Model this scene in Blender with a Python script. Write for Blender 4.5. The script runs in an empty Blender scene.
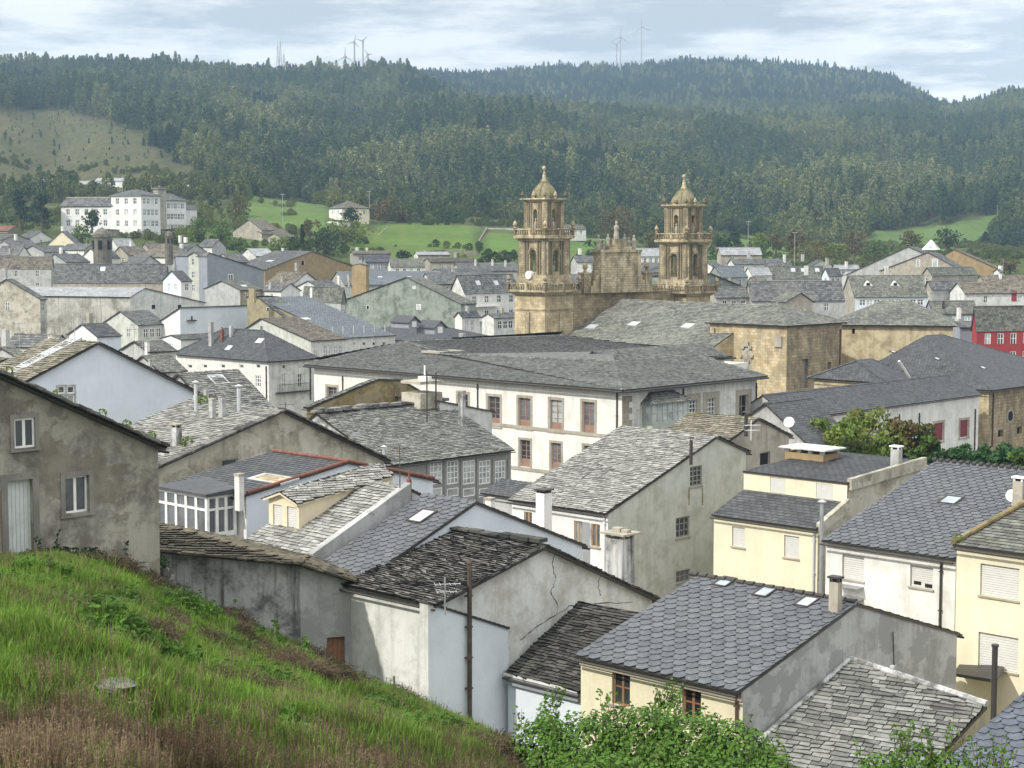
import bpy, math, random
import numpy as np
from mathutils import Vector, geometry, noise
R = math.radians
random.seed(7)
rng = np.random.default_rng(7)
S = bpy.context.scene
COL = S.collection
# ------------------------------------------------------------------ camera
F, EYE, HORIZON = 1700.0, 26.0, 240.0            # focal length in pixels, eye height, horizon row
TP = (384 - HORIZON) / F
PITCH = math.atan(TP)
cam = bpy.data.cameras.new('camera'); camo = bpy.data.objects.new('camera', cam); COL.objects.link(camo)
camo.location = (0, 0, EYE); camo.rotation_euler = (math.pi / 2 - PITCH, 0, 0)
cam.sensor_width = 36; cam.lens = F / 1024 * 36; cam.clip_start = .5; cam.clip_end = 20000
S.camera = camo
S.view_settings.view_transform = 'Standard'; S.view_settings.look = 'None'
S.view_settings.exposure = 0.46; S.view_settings.gamma = 1
S.cycles.max_bounces = 5; S.cycles.diffuse_bounces = 3; S.cycles.glossy_bounces = 2
S.cycles.transparent_max_bounces = 4; S.cycles.volume_bounces = 1; S.cycles.use_denoising = True
# ------------------------------------------------------------------ sun and sky
SUN_EL, SUN_AZ = R(40), math.atan2(-.80, -.60)      # atan2(x, y) of the vector towards the sun
w = bpy.data.worlds.new('World'); S.world = w; w.use_nodes = True
N, L = w.node_tree.nodes, w.node_tree.links
N.clear()
out = N.new('ShaderNodeOutputWorld'); mixs = N.new('ShaderNodeMixShader')
sky = N.new('ShaderNodeTexSky'); sky.sky_type = 'NISHITA'; sky.sun_disc = False
sky.sun_elevation = SUN_EL; sky.sun_rotation = SUN_AZ; sky.air_density = 1.0; sky.dust_density = 1.5
b1 = N.new('ShaderNodeBackground'); b1.inputs['Strength'].default_value = .12
L.new(sky.outputs[0], b1.inputs['Color'])
tc = N.new('ShaderNodeTexCoord'); mp = N.new('ShaderNodeMapping'); mp.inputs['Scale'].default_value = (2.2, 2.2, 9.0)
mp.inputs['Location'].default_value = (3.1, 1.4, .35)
nz = N.new('ShaderNodeTexNoise'); nz.inputs['Scale'].default_value = 1.6; nz.inputs['Detail'].default_value = 7; nz.inputs['Roughness'].default_value = .55
rp = N.new('ShaderNodeValToRGB'); rp.color_ramp.elements[0].position = .25; rp.color_ramp.elements[1].position = .5
rp.color_ramp.elements[0].color = (.95, .95, .95, 1)
L.new(tc.outputs['Generated'], mp.inputs['Vector']); L.new(mp.outputs[0], nz.inputs['Vector']); L.new(nz.outputs[0], rp.inputs[0])
nz2 = N.new('ShaderNodeTexNoise'); nz2.inputs['Scale'].default_value = 2.6; nz2.inputs['Detail'].default_value = 9; nz2.inputs['Roughness'].default_value = .62
mp2 = N.new('ShaderNodeMapping'); mp2.inputs['Scale'].default_value = (2.4, 2.4, 14.0); mp2.inputs['Location'].default_value = (7.3, 2.2, 1.1)
L.new(tc.outputs['Generated'], mp2.inputs['Vector']); L.new(mp2.outputs[0], nz2.inputs['Vector'])
cr = N.new('ShaderNodeValToRGB'); cr.color_ramp.elements[0].position = .44; cr.color_ramp.elements[1].position = .57
cr.color_ramp.elements[0].color = (.45, .465, .48, 1); cr.color_ramp.elements[1].color = (.90, .875, .84, 1)
L.new(nz2.outputs[0], cr.inputs[0])
b2 = N.new('ShaderNodeBackground'); b2.inputs['Strength'].default_value = .92
L.new(cr.outputs[0], b2.inputs['Color'])
# cloud is brighter overhead than near the horizon, and brightest where it thins on the right
sx = N.new('ShaderNodeSeparateXYZ'); L.new(tc.outputs['Generated'], sx.inputs[0])
mr = N.new('ShaderNodeMapRange'); mr.inputs['From Min'].default_value = .12; mr.inputs['From Max'].default_value = .8; mr.inputs['To Min'].default_value = .90; mr.inputs['To Max'].default_value = 2.2
L.new(sx.outputs['Z'], mr.inputs['Value'])
dp = N.new('ShaderNodeVectorMath'); dp.operation = 'DOT_PRODUCT'; dp.inputs[1].default_value = tuple(Vector((.36, .93, .09)).normalized()); L.new(tc.outputs['Generated'], dp.inputs[0])
m2 = N.new('ShaderNodeMapRange'); m2.inputs['From Min'].default_value = .982; m2.inputs['From Max'].default_value = 1.0; m2.inputs['To Min'].default_value = 0; m2.inputs['To Max'].default_value = .30
L.new(dp.outputs['Value'], m2.inputs['Value'])
ad = N.new('ShaderNodeMath'); ad.operation = 'ADD'; L.new(mr.outputs[0], ad.inputs[0]); L.new(m2.outputs[0], ad.inputs[1]); L.new(ad.outputs[0], b2.inputs['Strength'])
L.new(rp.outputs[0], mixs.inputs[0]); L.new(b1.outputs[0], mixs.inputs[1]); L.new(b2.outputs[0], mixs.inputs[2])
L.new(mixs.outputs[0], out.inputs['Surface'])
sl = bpy.data.lights.new('sun', 'SUN'); so = bpy.data.objects.new('sun', sl); COL.objects.link(so)
sl.energy = 2.9; sl.angle = R(.6); sl.color = (1.0, .95, .86)
sdir = Vector((math.cos(SUN_EL) * math.sin(SUN_AZ), math.cos(SUN_EL) * math.cos(SUN_AZ), math.sin(SUN_EL)))
so.rotation_euler = sdir.to_track_quat('Z', 'Y').to_euler(); so.location = (-60, -40, 90)
# ------------------------------------------------------------------ pixels to points
CP, SP = math.cos(PITCH), math.sin(PITCH)
CAM = Vector((0, 0, EYE))
def ray(px, py):
    x, y = (px - 512) / F, (384 - py) / F
    return Vector((x, CP + y * SP, -SP + y * CP))
def pt(px, py, D):
    r = ray(px, py); return CAM + r * (D / r.y)
def on_plane(px, py, P, n):
    r = ray(px, py); return CAM + r * ((P - CAM).dot(n) / r.dot(n))
def proj(P):
    q = P - CAM; d = q.y * CP - q.z * SP; u = q.y * SP + q.z * CP
    return 512 + F * q.x / d, 384 - F * u / d
def solve_t(P, d, px):
    q = P - CAM; a = q.y * CP - q.z * SP; b = d.y * CP - d.z * SP; k = px - 512
    return (k * a - F * q.x) / (F * d.x - k * b)
def z_for(x, y, py):
    k = (384 - py) / F
    return EYE + y * (k * CP - SP) / (CP + k * SP)
def axes(az):
    a = R(az); return Vector((-math.sin(a), math.cos(a), 0)), Vector((math.cos(a), math.sin(a), 0))
Z = Vector((0, 0, 1))
# ------------------------------------------------------------------ materials
def nmat(name):
    m = bpy.data.materials.new(name); m.use_nodes = True
    nt = m.node_tree; b = nt.nodes['Principled BSDF']
    return m, nt, b
def node(nt, t, **k):
    n = nt.nodes.new(t)
    for a, v in k.items():
        if a in n.inputs: n.inputs[a].default_value = v
        else: setattr(n, a, v)
    return n
def mixc(nt, fac, a, b, blend='MIX'):
    n = nt.nodes.new('ShaderNodeMix'); n.data_type = 'RGBA'; n.blend_type = blend
    for sock, v in ((n.inputs[0], fac), (n.inputs[6], a), (n.inputs[7], b)):
        if isinstance(v, bpy.types.NodeSocket): nt.links.new(v, sock)
        elif isinstance(v, (int, float)): sock.default_value = v
        else: sock.default_value = (*v, 1)
    return n.outputs[2]
def ramp(nt, src, p0, p1, c0=(0, 0, 0), c1=(1, 1, 1)):
    r = nt.nodes.new('ShaderNodeValToRGB'); e = r.color_ramp.elements
    e[0].position, e[1].position = p0, p1; e[0].color, e[1].color = (*c0, 1), (*c1, 1)
    nt.links.new(src, r.inputs[0]); return r.outputs[0]
def pos(nt, scale=(1, 1, 1)):
    g = nt.nodes.new('ShaderNodeNewGeometry'); m = nt.nodes.new('ShaderNodeMapping')
    m.inputs['Scale'].default_value = scale; nt.links.new(g.outputs['Position'], m.inputs['Vector']); return m.outputs[0]
def uvc(nt, scale=(1, 1, 1)):
    g = nt.nodes.new('ShaderNodeUVMap'); g.uv_map = 'uv'; m = nt.nodes.new('ShaderNodeMapping')
    m.inputs['Scale'].default_value = scale; nt.links.new(g.outputs[0], m.inputs['Vector']); return m.outputs[0]
def noi(nt, vec, scale, detail=5, rough=.6):
    n = node(nt, 'ShaderNodeTexNoise', Scale=scale, Detail=detail, Roughness=rough); nt.links.new(vec, n.inputs['Vector']); return n.outputs[0]
def bump(nt, b, h, strength=.4, dist=.05):
    n = node(nt, 'ShaderNodeBump', Strength=strength, Distance=dist); nt.links.new(h, n.inputs['Height']); nt.links.new(n.outputs[0], b.inputs['Normal'])
def tint_out(nt):
    a = nt.nodes.new('ShaderNodeAttribute'); a.attribute_name = 'tint'; return a.outputs['Fac']
def simple(name, c, rough=.6, metal=0, spec=.3, var=.12):
    m, nt, b = nmat(name)
    n = noi(nt, pos(nt), 2.3, 4)
    nt.links.new(mixc(nt, ramp(nt, n, .3, .7), tuple(x * (1 - var) for x in c), tuple(min(1, x * (1 + var)) for x in c)), b.inputs['Base Color'])
    b.inputs['Roughness'].default_value = rough; b.inputs['Metallic'].default_value = metal; b.inputs['Specular IOR Level'].default_value = spec
    return m
def plaster(name, c, dirt=(.16, .15, .12), amt=.5, streak=.5, patch=0, patchc=(.3, .3, .29), sc_=.9):
    """render or limewash: broad mottling, stains with ragged edges, rain streaks below the eaves, fine grain"""
    m, nt, b = nmat(name)
    p = pos(nt)
    broad = ramp(nt, noi(nt, p, .35, 6, .65), .38, .72)
    col = mixc(nt, broad, c, tuple(x * .82 for x in c))
    st = ramp(nt, noi(nt, p, sc_, 9, .72), .455, .62)
    f1 = nt.nodes.new('ShaderNodeMath'); f1.operation = 'MULTIPLY'; f1.inputs[1].default_value = amt; nt.links.new(st, f1.inputs[0])
    col = mixc(nt, f1.outputs[0], col, dirt)
    sk = ramp(nt, noi(nt, pos(nt, (2.2, 2.2, .16)), 1.0, 6, .65), .50, .68)
    f2 = nt.nodes.new('ShaderNodeMath'); f2.operation = 'MULTIPLY'; f2.inputs[1].default_value = streak; nt.links.new(sk, f2.inputs[0])
    col = mixc(nt, f2.outputs[0], col, dirt)
    if patch:
        pt_ = ramp(nt, noi(nt, pos(nt, (1, 1, 1.2)), .55, 8, .6), .52, .545)
        f3 = nt.nodes.new('ShaderNodeMath'); f3.operation = 'MULTIPLY'; f3.inputs[1].default_value = patch; nt.links.new(pt_, f3.inputs[0])
        col = mixc(nt, f3.outputs[0], col, patchc)
    nt.links.new(col, b.inputs['Base Color'])
    b.inputs['Roughness'].default_value = .9; b.inputs['Specular IOR Level'].default_value = .15
    bump(nt, b, noi(nt, p, 7, 6, .7), .35, .03)
    return m
def masonry(name, c1, c2, mortar, bw=.9, bh=.42, amt=.6):
    m, nt, b = nmat(name)
    br = node(nt, 'ShaderNodeTexBrick', Scale=1.0); br.inputs['Brick Width'].default_value = bw; br.inputs['Row Height'].default_value = bh
    br.inputs['Mortar Size'].default_value = .018; br.inputs['Color1'].default_value = (*c1, 1); br.inputs['Color2'].default_value = (*c2, 1); br.inputs['Mortar'].default_value = (*mortar, 1)
    br.inputs['Bias'].default_value = 0
    nt.links.new(uvc(nt), br.inputs['Vector'])
    p = pos(nt)
    col = mixc(nt, ramp(nt, noi(nt, p, .28, 7, .65), .35, .75), br.outputs['Color'], mixc(nt, .65, br.outputs['Color'], (.16, .13, .09)))
    sk = ramp(nt, noi(nt, pos(nt, (1.1, 1.1, .5)), .9, 8, .7), .44, .60)
    f = nt.nodes.new('ShaderNodeMath'); f.operation = 'MULTIPLY'; f.inputs[1].default_value = amt; nt.links.new(sk, f.inputs[0])
    col = mixc(nt, f.outputs[0], col, (.12, .11, .08))
    nt.links.new(col, b.inputs['Base Color']); b.inputs['Roughness'].default_value = .92; b.inputs['Specular IOR Level'].default_value = .1
    bump(nt, b, br.outputs['Fac'], -.4, .03)
    return m
def rooftile(name, lo, hi, lich=(.36, .37, .30), la=.5, moss=(.10, .10, .03), ma=.25, rough=.75, lscale=.7):
    """slates: each its own shade, lichen and moss growing over them in patches"""
    m, nt, b = nmat(name)
    tf = tint_out(nt); col = mixc(nt, tf, lo, hi)
    p = pos(nt)
    l1 = ramp(nt, noi(nt, p, lscale, 9, .75), .47, .70)
    f = nt.nodes.new('ShaderNodeMath'); f.operation = 'MULTIPLY'; f.inputs[1].default_value = la; nt.links.new(l1, f.inputs[0])
    col = mixc(nt, f.outputs[0], col, lich)
    m1 = ramp(nt, noi(nt, p, .42, 8, .7), .55, .75)
    f = nt.nodes.new('ShaderNodeMath'); f.operation = 'MULTIPLY'; f.inputs[1].default_value = ma; nt.links.new(m1, f.inputs[0])
    col = mixc(nt, f.outputs[0], col, moss)
    col = mixc(nt, ramp(nt, noi(nt, p, 3.2, 6, .7), .40, .66), col, mixc(nt, .45, col, (.02, .02, .02)))
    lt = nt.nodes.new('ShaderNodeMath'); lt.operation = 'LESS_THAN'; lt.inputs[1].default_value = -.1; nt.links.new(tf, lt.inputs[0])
    col = mixc(nt, lt.outputs[0], col, tuple(min(.05, x * .33) for x in lo))      # shade painted dark on the edges under each slate and the bed below
    nt.links.new(col, b.inputs['Base Color']); b.inputs['Roughness'].default_value = rough; b.inputs['Specular IOR Level'].default_value = .25
    bump(nt, b, noi(nt, p, 9, 5, .7), .3, .03)
    return m
def leafmat(name, a, c, d=None):
    m, nt, b = nmat(name)
    col = mixc(nt, tint_out(nt), a, c)
    if d: col = mixc(nt, ramp(nt, noi(nt, pos(nt), .35, 3), .45, .65), col, d)
    nt.links.new(col, b.inputs['Base Color']); b.inputs['Roughness'].default_value = .65; b.inputs['Specular IOR Level'].default_value = .2
    tr = node(nt, 'ShaderNodeBsdfTranslucent'); nt.links.new(col, tr.inputs['Color'])
    mx = nt.nodes.new('ShaderNodeMixShader'); mx.inputs[0].default_value = .25
    nt.links.new(b.outputs[0], mx.inputs[1]); nt.links.new(tr.outputs[0], mx.inputs[2]); nt.links.new(mx.outputs[0], nt.nodes['Material Output'].inputs['Surface'])
    return m
def glassmat(name, c=(.02, .025, .03), rough=.08):
    m, nt, b = nmat(name)
    n = noi(nt, pos(nt), .8, 3)
    nt.links.new(mixc(nt, ramp(nt, n, .35, .65), c, tuple(x * 2.2 for x in c)), b.inputs['Base Color'])
    b.inputs['Roughness'].default_value = rough; b.inputs['Specular IOR Level'].default_value = .6
    return m
M = {}
M['white'] = plaster('white_limewash', (.74, .74, .71), (.40, .38, .32), .35, .40)
M['white_clean'] = plaster('clean_white_render', (.78, .78, .77), (.46, .45, .41), .28, .25)
M['bluewhite'] = plaster('blue_shaded_white', (.68, .74, .80), (.5, .52, .53), .10, .10)  # white render with the blue of shade put into its colour
M['oldwhite'] = plaster('weathered_white_render', (.68, .69, .66), (.30, .30, .26), .5, .45)
M['cracked'] = plaster('cracked_white_render', (.72, .73, .71), (.33, .31, .26), .55, .3)
M['convent'] = plaster('cream_white_limewash', (.76, .755, .715), (.46, .43, .36), .32, .45)
M['stained'] = plaster('stained_beige_render', (.44, .42, .34), (.15, .14, .11), .7, .5, .55, (.54, .52, .45))
M['stonehouse'] = plaster('patchy_lime_render_over_stone', (.40, .385, .325), (.10, .092, .078), .85, .25, .6, (.17, .15, .115), .55)
M['concrete'] = plaster('dark_stained_cement', (.54, .55, .545), (.07, .07, .065), .8, .9)
M['cement'] = plaster('grey_cement_render', (.44, .45, .445), (.2, .2, .19), .6, .4, .9, (.28, .285, .28))
M['greygreen'] = plaster('grey_green_render', (.55, .57, .52), (.30, .30, .24), .55, .35)
M['sage'] = plaster('green_stained_cement', (.25, .285, .25), (.11, .125, .105), .85, .7, .5, (.32, .34, .30), .3)
M['greyblue'] = plaster('slate_grey_render', (.30, .32, .36), (.20, .21, .22), .35, .2)
M['yellow'] = plaster('pale_yellow_render', (.74, .685, .50), (.48, .44, .33), .3, .25)
M['yellow2'] = plaster('cream_yellow_render', (.75, .70, .52), (.5, .46, .36), .25, .2)
M['cream'] = plaster('cream_render', (.74, .66, .48), (.5, .45, .33), .2, .2)
M['ochre'] = plaster('ochre_render', (.36, .265, .145), (.2, .16, .1), .6, .5)
M['olive'] = plaster('olive_tan_render', (.34, .30, .19), (.17, .15, .1), .55, .5)
M['greywall'] = plaster('light_grey_render', (.46, .47, .46), (.24, .24, .22), .6, .55)
M['beige'] = plaster('beige_grey_render', (.42, .39, .33), (.20, .18, .14), .65, .55)
M['stainconc'] = plaster('rain_stained_concrete', (.48, .48, .43), (.16, .155, .13), .85, .9, .5, (.33, .33, .29), .35)
M['red'] = plaster('crimson_render', (.33, .055, .06), (.25, .05, .05), .3, .2)
M['pink'] = plaster('pink_render', (.62, .36, .33), (.4, .25, .22), .3, .2)
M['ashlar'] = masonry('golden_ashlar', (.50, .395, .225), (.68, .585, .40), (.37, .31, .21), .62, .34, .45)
M['ashlar_dark'] = masonry('shaded_ashlar', (.37, .30, .19), (.52, .44, .30), (.2, .17, .12), .62, .34, .65)  # golden ashlar with shade put in its colour, for faces away from the sun
M['towerstone'] = masonry('lichened_tower_stone', (.45, .375, .235), (.66, .575, .40), (.27, .235, .165), .5, .3, .72)
M['tanplaster'] = plaster('tan_cream_render', (.52, .455, .30), (.25, .20, .125), .8, .5)
M['brownstone'] = plaster('lichen_covered_stone', (.27, .21, .10), (.10, .09, .06), .85, .3, .5, (.33, .30, .2))
M['rubblewall'] = masonry('rubble_stone', (.20, .19, .16), (.31, .29, .24), (.10, .09, .07), .42, .24, .5)
M['quoin'] = masonry('granite_quoins', (.36, .33, .27), (.45, .42, .35), (.28, .26, .22), .7, .42, .4)
M['cement_warm'] = plaster('old_cement_surround', (.27, .265, .235), (.14, .135, .12), .6, .4)
M['darkstone'] = plaster('dark_turret_stone', (.19, .175, .15), (.08, .075, .06), .8, .6)
M['granite'] = plaster('granite', (.40, .37, .31), (.22, .2, .16), .6, .5)
M['frame_white'] = simple('white_paint', (.80, .80, .78), .45)
M['frame_wood'] = simple('brown_wood', (.25, .13, .07), .6)
M['frame_old'] = simple('faded_red_wood', (.27, .17, .125), .7)
M['frame_grey'] = simple('grey_weathered_wood', (.26, .26, .25), .8)
M['frame_green'] = simple('grey_green_paint', (.38, .42, .36), .6)
M['shutter'] = simple('white_roller_shutter', (.60, .60, .57), .5, var=.06)
M['shutter_tan'] = simple('tan_shutter', (.36, .25, .15), .6)
M['shutter_red'] = simple('wine_red_shutter', (.20, .04, .045), .6)
M['door_pale'] = simple('pale_grey_green_paint', (.56, .60, .58), .6)
M['glass'] = glassmat('window_glass')
M['glass_pale'] = glassmat('pale_window_glass', (.24, .26, .26), .15)  # paler base colour than the plain window glass
M['glass_mid'] = glassmat('veranda_glass', (.07, .075, .08), .1)
M['skylight'] = glassmat('sky_pale_roof_glass', (.20, .23, .26), .15)  # pale base colour stands in for the sky's reflection
M['dark'] = simple('dark_opening', (.012, .012, .012), .9)
M['gutter'] = simple('dark_gutter_metal', (.06, .055, .05), .5, .3)
M['pipe'] = simple('brown_downpipe', (.10, .06, .05), .5)
M['rust'] = simple('rusty_steel', (.10, .075, .06), .75, .2, var=.4)
M['zinc'] = simple('zinc_sheet', (.52, .54, .56), .4, .3)
M['redtile'] = simple('red_clay_tile', (.19, .08, .06), .8, var=.3)
M['steel'] = simple('galvanised_steel', (.45, .46, .47), .45, .7)
M['dish'] = simple('white_dish_paint', (.78, .78, .77), .4)
M['bark'] = simple('bark', (.12, .09, .06), .95, var=.4)
M['dirt'] = simple('earth', (.09, .07, .045), .95, var=.3)
M['limestone'] = simple('pale_rock', (.19, .19, .18), .9, var=.3)
# roof styles: (tile width, exposure, thickness, raggedness, shape, material)
T = {}
T['rubble'] = (.42, .20, .028, 1.15, 'r', rooftile('old_light_slates', (.15, .15, .14), (.40, .40, .375), (.46, .47, .41), .45, (.10, .10, .04), .40))
T['rubblemid'] = (.42, .20, .030, 1.15, 'r', rooftile('old_grey_slates', (.075, .076, .072), (.28, .285, .265), (.36, .37, .32), .4, (.08, .08, .03), .5))
T['rubblemoss'] = (.46, .23, .03, 1.0, 'r', rooftile('old_mossy_slates', (.09, .08, .06), (.31, .29, .22), (.38, .37, .28), .45, (.09, .08, .02), .75))
T['rubbledark'] = (.36, .145, .045, 1.3, 'r', rooftile('old_dark_slates', (.022, .021, .02), (.21, .205, .19), (.34, .335, .29), .35, (.05, .04, .015), .35, lscale=1.4))
T['rubbleblack'] = (.38, .16, .04, 1.3, 'r', rooftile('old_black_slates', (.014, .014, .013), (.10, .098, .09), (.26, .26, .23), .22, (.03, .028, .012), .3, lscale=1.6))
T['brownmoss'] = (.45, .3, .04, 1.1, 'r', rooftile('moss_grown_slates', (.035, .032, .022), (.14, .12, .08), (.22, .19, .11), .5, (.07, .055, .02), .8))
T['hex'] = (.46, .31, .022, .28, 'h', rooftile('blue_grey_cut_slates', (.098, .105, .118), (.132, .140, .155), (.21, .215, .205), .3, (.08, .08, .05), .12, .55))
T['hexbig'] = (.55, .36, .022, .3, 'h', rooftile('slate_blue_cut_slates', (.085, .10, .13), (.125, .145, .18), (.2, .21, .21), .2, (.06, .07, .05), .1, .5))
T['slate'] = (.40, .26, .016, .25, 's', rooftile('dark_even_slates', (.05, .054, .06), (.095, .10, .107), (.15, .152, .145), .35, (.06, .06, .035), .2, .6))
T['slategrey'] = (.40, .28, .022, .8, 's', rooftile('grey_lichened_slates', (.068, .072, .07), (.185, .19, .182), (.26, .265, .23), .5, (.075, .075, .035), .35, .7, .35))
T['slateblue'] = (.5, .34, .02, .3, 's', rooftile('blue_slates', (.105, .125, .145), (.185, .21, .235), (.30, .32, .33), .35, (.10, .10, .06), .15, .6, .3))
T['slatemoss'] = (.5, .34, .024, .9, 's', rooftile('green_lichened_slates', (.085, .09, .08), (.215, .22, .19), (.28, .29, .225), .6, (.10, .10, .04), .5, .8, .3))
T['church'] = (.48, .34, .026, .9, 's', rooftile('cathedral_slates', (.10, .104, .094), (.235, .242, .215), (.32, .33, .265), .65, (.10, .095, .04), .45, .8, .25))
T['fargrey'] = (.62, .42, .035, .9, 's', rooftile('far_grey_slates', (.075, .08, .083), (.20, .205, .205), (.27, .27, .24), .45, (.11, .1, .05), .3, .8, .25))
T['farbrown'] = (.62, .42, .035, .9, 's', rooftile('far_brown_slates', (.10, .088, .068), (.25, .225, .18), (.30, .28, .22), .4, (.11, .09, .05), .4, .8, .25))
T['fardark'] = (.6, .4, .035, .9, 's', rooftile('far_dark_slates', (.055, .058, .064), (.13, .133, .14), (.2, .2, .19), .35, (.07, .07, .04), .2, .7, .25))
T['farpale'] = (1.0, .7, .03, .3, 's', rooftile('far_pale_sheets', (.30, .32, .34), (.44, .45, .46), (.4, .4, .38), .3, (.2, .2, .15), .2, .8, .25))
# ------------------------------------------------------------------ meshes
class MB:
    def __init__(s): s.v, s.f, s.uv, s.mi, s.t = [], [], [], [], []
    def add(s, pts, m=0, uv=None, t=.5):
        k = len(s.v); s.v += [tuple(p) for p in pts]; s.f.append(tuple(range(k, k + len(pts))))
        s.uv.append(uv if uv else [(0, 0)] * len(pts)); s.mi.append(m); s.t.append(t)
    def hexa(s, P, m=0, t=.5):
        """8 corners: bottom ring 0-3, top ring 4-7"""
        for q in ((3, 2, 1, 0), (4, 5, 6, 7), (0, 1, 5, 4), (1, 2, 6, 5), (2, 3, 7, 6), (3, 0, 4, 7)):
            p = [P[i] for i in q]; a = (p[1] - p[0]); h = Vector((a.x, a.y, 0)); l = a.length
            e = (p[3] - p[0]).length
            s.add(p, m, [(0, p[0].z), (l, p[0].z), (l, p[0].z + e), (0, p[0].z + e)], t)
    def box(s, c, ux, uy, uz, m=0, t=.5):
        """centre of the bottom, two half-extents, full height vector"""
        b = [c - ux - uy, c + ux - uy, c + ux + uy, c - ux + uy]
        s.hexa(b + [p + uz for p in b], m, t)
    def tube(s, p0, p1, r0, r1=None, n=8, m=0, t=.5, cap=True):
        r1 = r0 if r1 is None else r1
        d = (p1 - p0).normalized(); a = d.orthogonal().normalized(); b = d.cross(a)
        A = [p0 + (a * math.cos(2 * math.pi * k / n) + b * math.sin(2 * math.pi * k / n)) * r0 for k in range(n)]
        B = [p1 + (a * math.cos(2 * math.pi * k / n) + b * math.sin(2 * math.pi * k / n)) * r1 for k in range(n)]
        for k in range(n): s.add([A[k], A[(k + 1) % n], B[(k + 1) % n], B[k]], m, None, t)
        if cap: s.add(A[::-1], m, None, t); s.add(B, m, None, t)
    def lathe(s, c, prof, n=16, m=0, t=.5, ph=0):
        for (r0, z0), (r1, z1) in zip(prof, prof[1:]):
            for k in range(n):
                a, b = 2 * math.pi * k / n + ph, 2 * math.pi * (k + 1) / n + ph
                q = [c + Vector((r0 * math.cos(a), r0 * math.sin(a), z0)), c + Vector((r0 * math.cos(b), r0 * math.sin(b), z0)),
                     c + Vector((r1 * math.cos(b), r1 * math.sin(b), z1)), c + Vector((r1 * math.cos(a), r1 * math.sin(a), z1))]
                if r0 < 1e-4: q = q[1:]
                elif r1 < 1e-4: q = q[:3]
                w_ = 2 * math.pi * max(r0, r1) / n
                s.add(q, m, [(k * w_, z0), (k * w_ + w_, z0), (k * w_ + w_, z1), (k * w_, z1)][:len(q)], t)
    def build(s, name, mats, parent=None, base=None, smooth=False):
        me = bpy.data.meshes.new(name)
        b = base if base is not None else (parent['_b'] if parent is not None and '_b' in parent else None)
        b = Vector(b) if b is not None else Vector((0, 0, 0))
        me.from_pydata([(x - b.x, y - b.y, z - b.z) for x, y, z in s.v], [], s.f)
        ul = me.uv_layers.new(name='uv'); flat = np.array([c for u in s.uv for q in u for c in q], dtype=np.float32)
        ul.data.foreach_set('uv', flat)
        at = me.attributes.new('tint', 'FLOAT', 'FACE'); at.data.foreach_set('value', np.array(s.t, dtype=np.float32))
        if not isinstance(mats, (list, tuple)): mats = [mats]
        for m in mats: me.materials.append(M[m] if isinstance(m, str) else m)
        me.polygons.foreach_set('material_index', np.array(s.mi, dtype=np.int32))
        if smooth: me.polygons.foreach_set('use_smooth', np.ones(len(s.f), dtype=bool))
        me.update()
        o = bpy.data.objects.new(name, me); COL.objects.link(o)
        if parent is not None: o.parent = parent; TB[o.name] = b
        else: o.location = b
        return o
TB = {}
RP = random.Random(21)
def tag(o, label=None, cat=None, group=None, kind=None):
    for k, v in (('label', label), ('category', cat), ('group', group), ('kind', kind)):
        if v: o[k] = v
    return o
BASES = []
def empty(name, base, label, cat, group=None):
    o = bpy.data.objects.new(name, None); COL.objects.link(o); o.location = base; o['_b'] = tuple(base); BASES.append(o)
    o.empty_display_size = .3
    return tag(o, label, cat, group)
def kid(mb, name, mats, parent, root, label=None, smooth=False):
    """link a part (or, under a part, a sub-part) whose vertices are in world space"""
    o = mb.build(name, mats, None, Vector(root['_b']), smooth)
    o.parent = parent
    o.location = (0, 0, 0)
    if label: o['label'] = label
    return o
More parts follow.
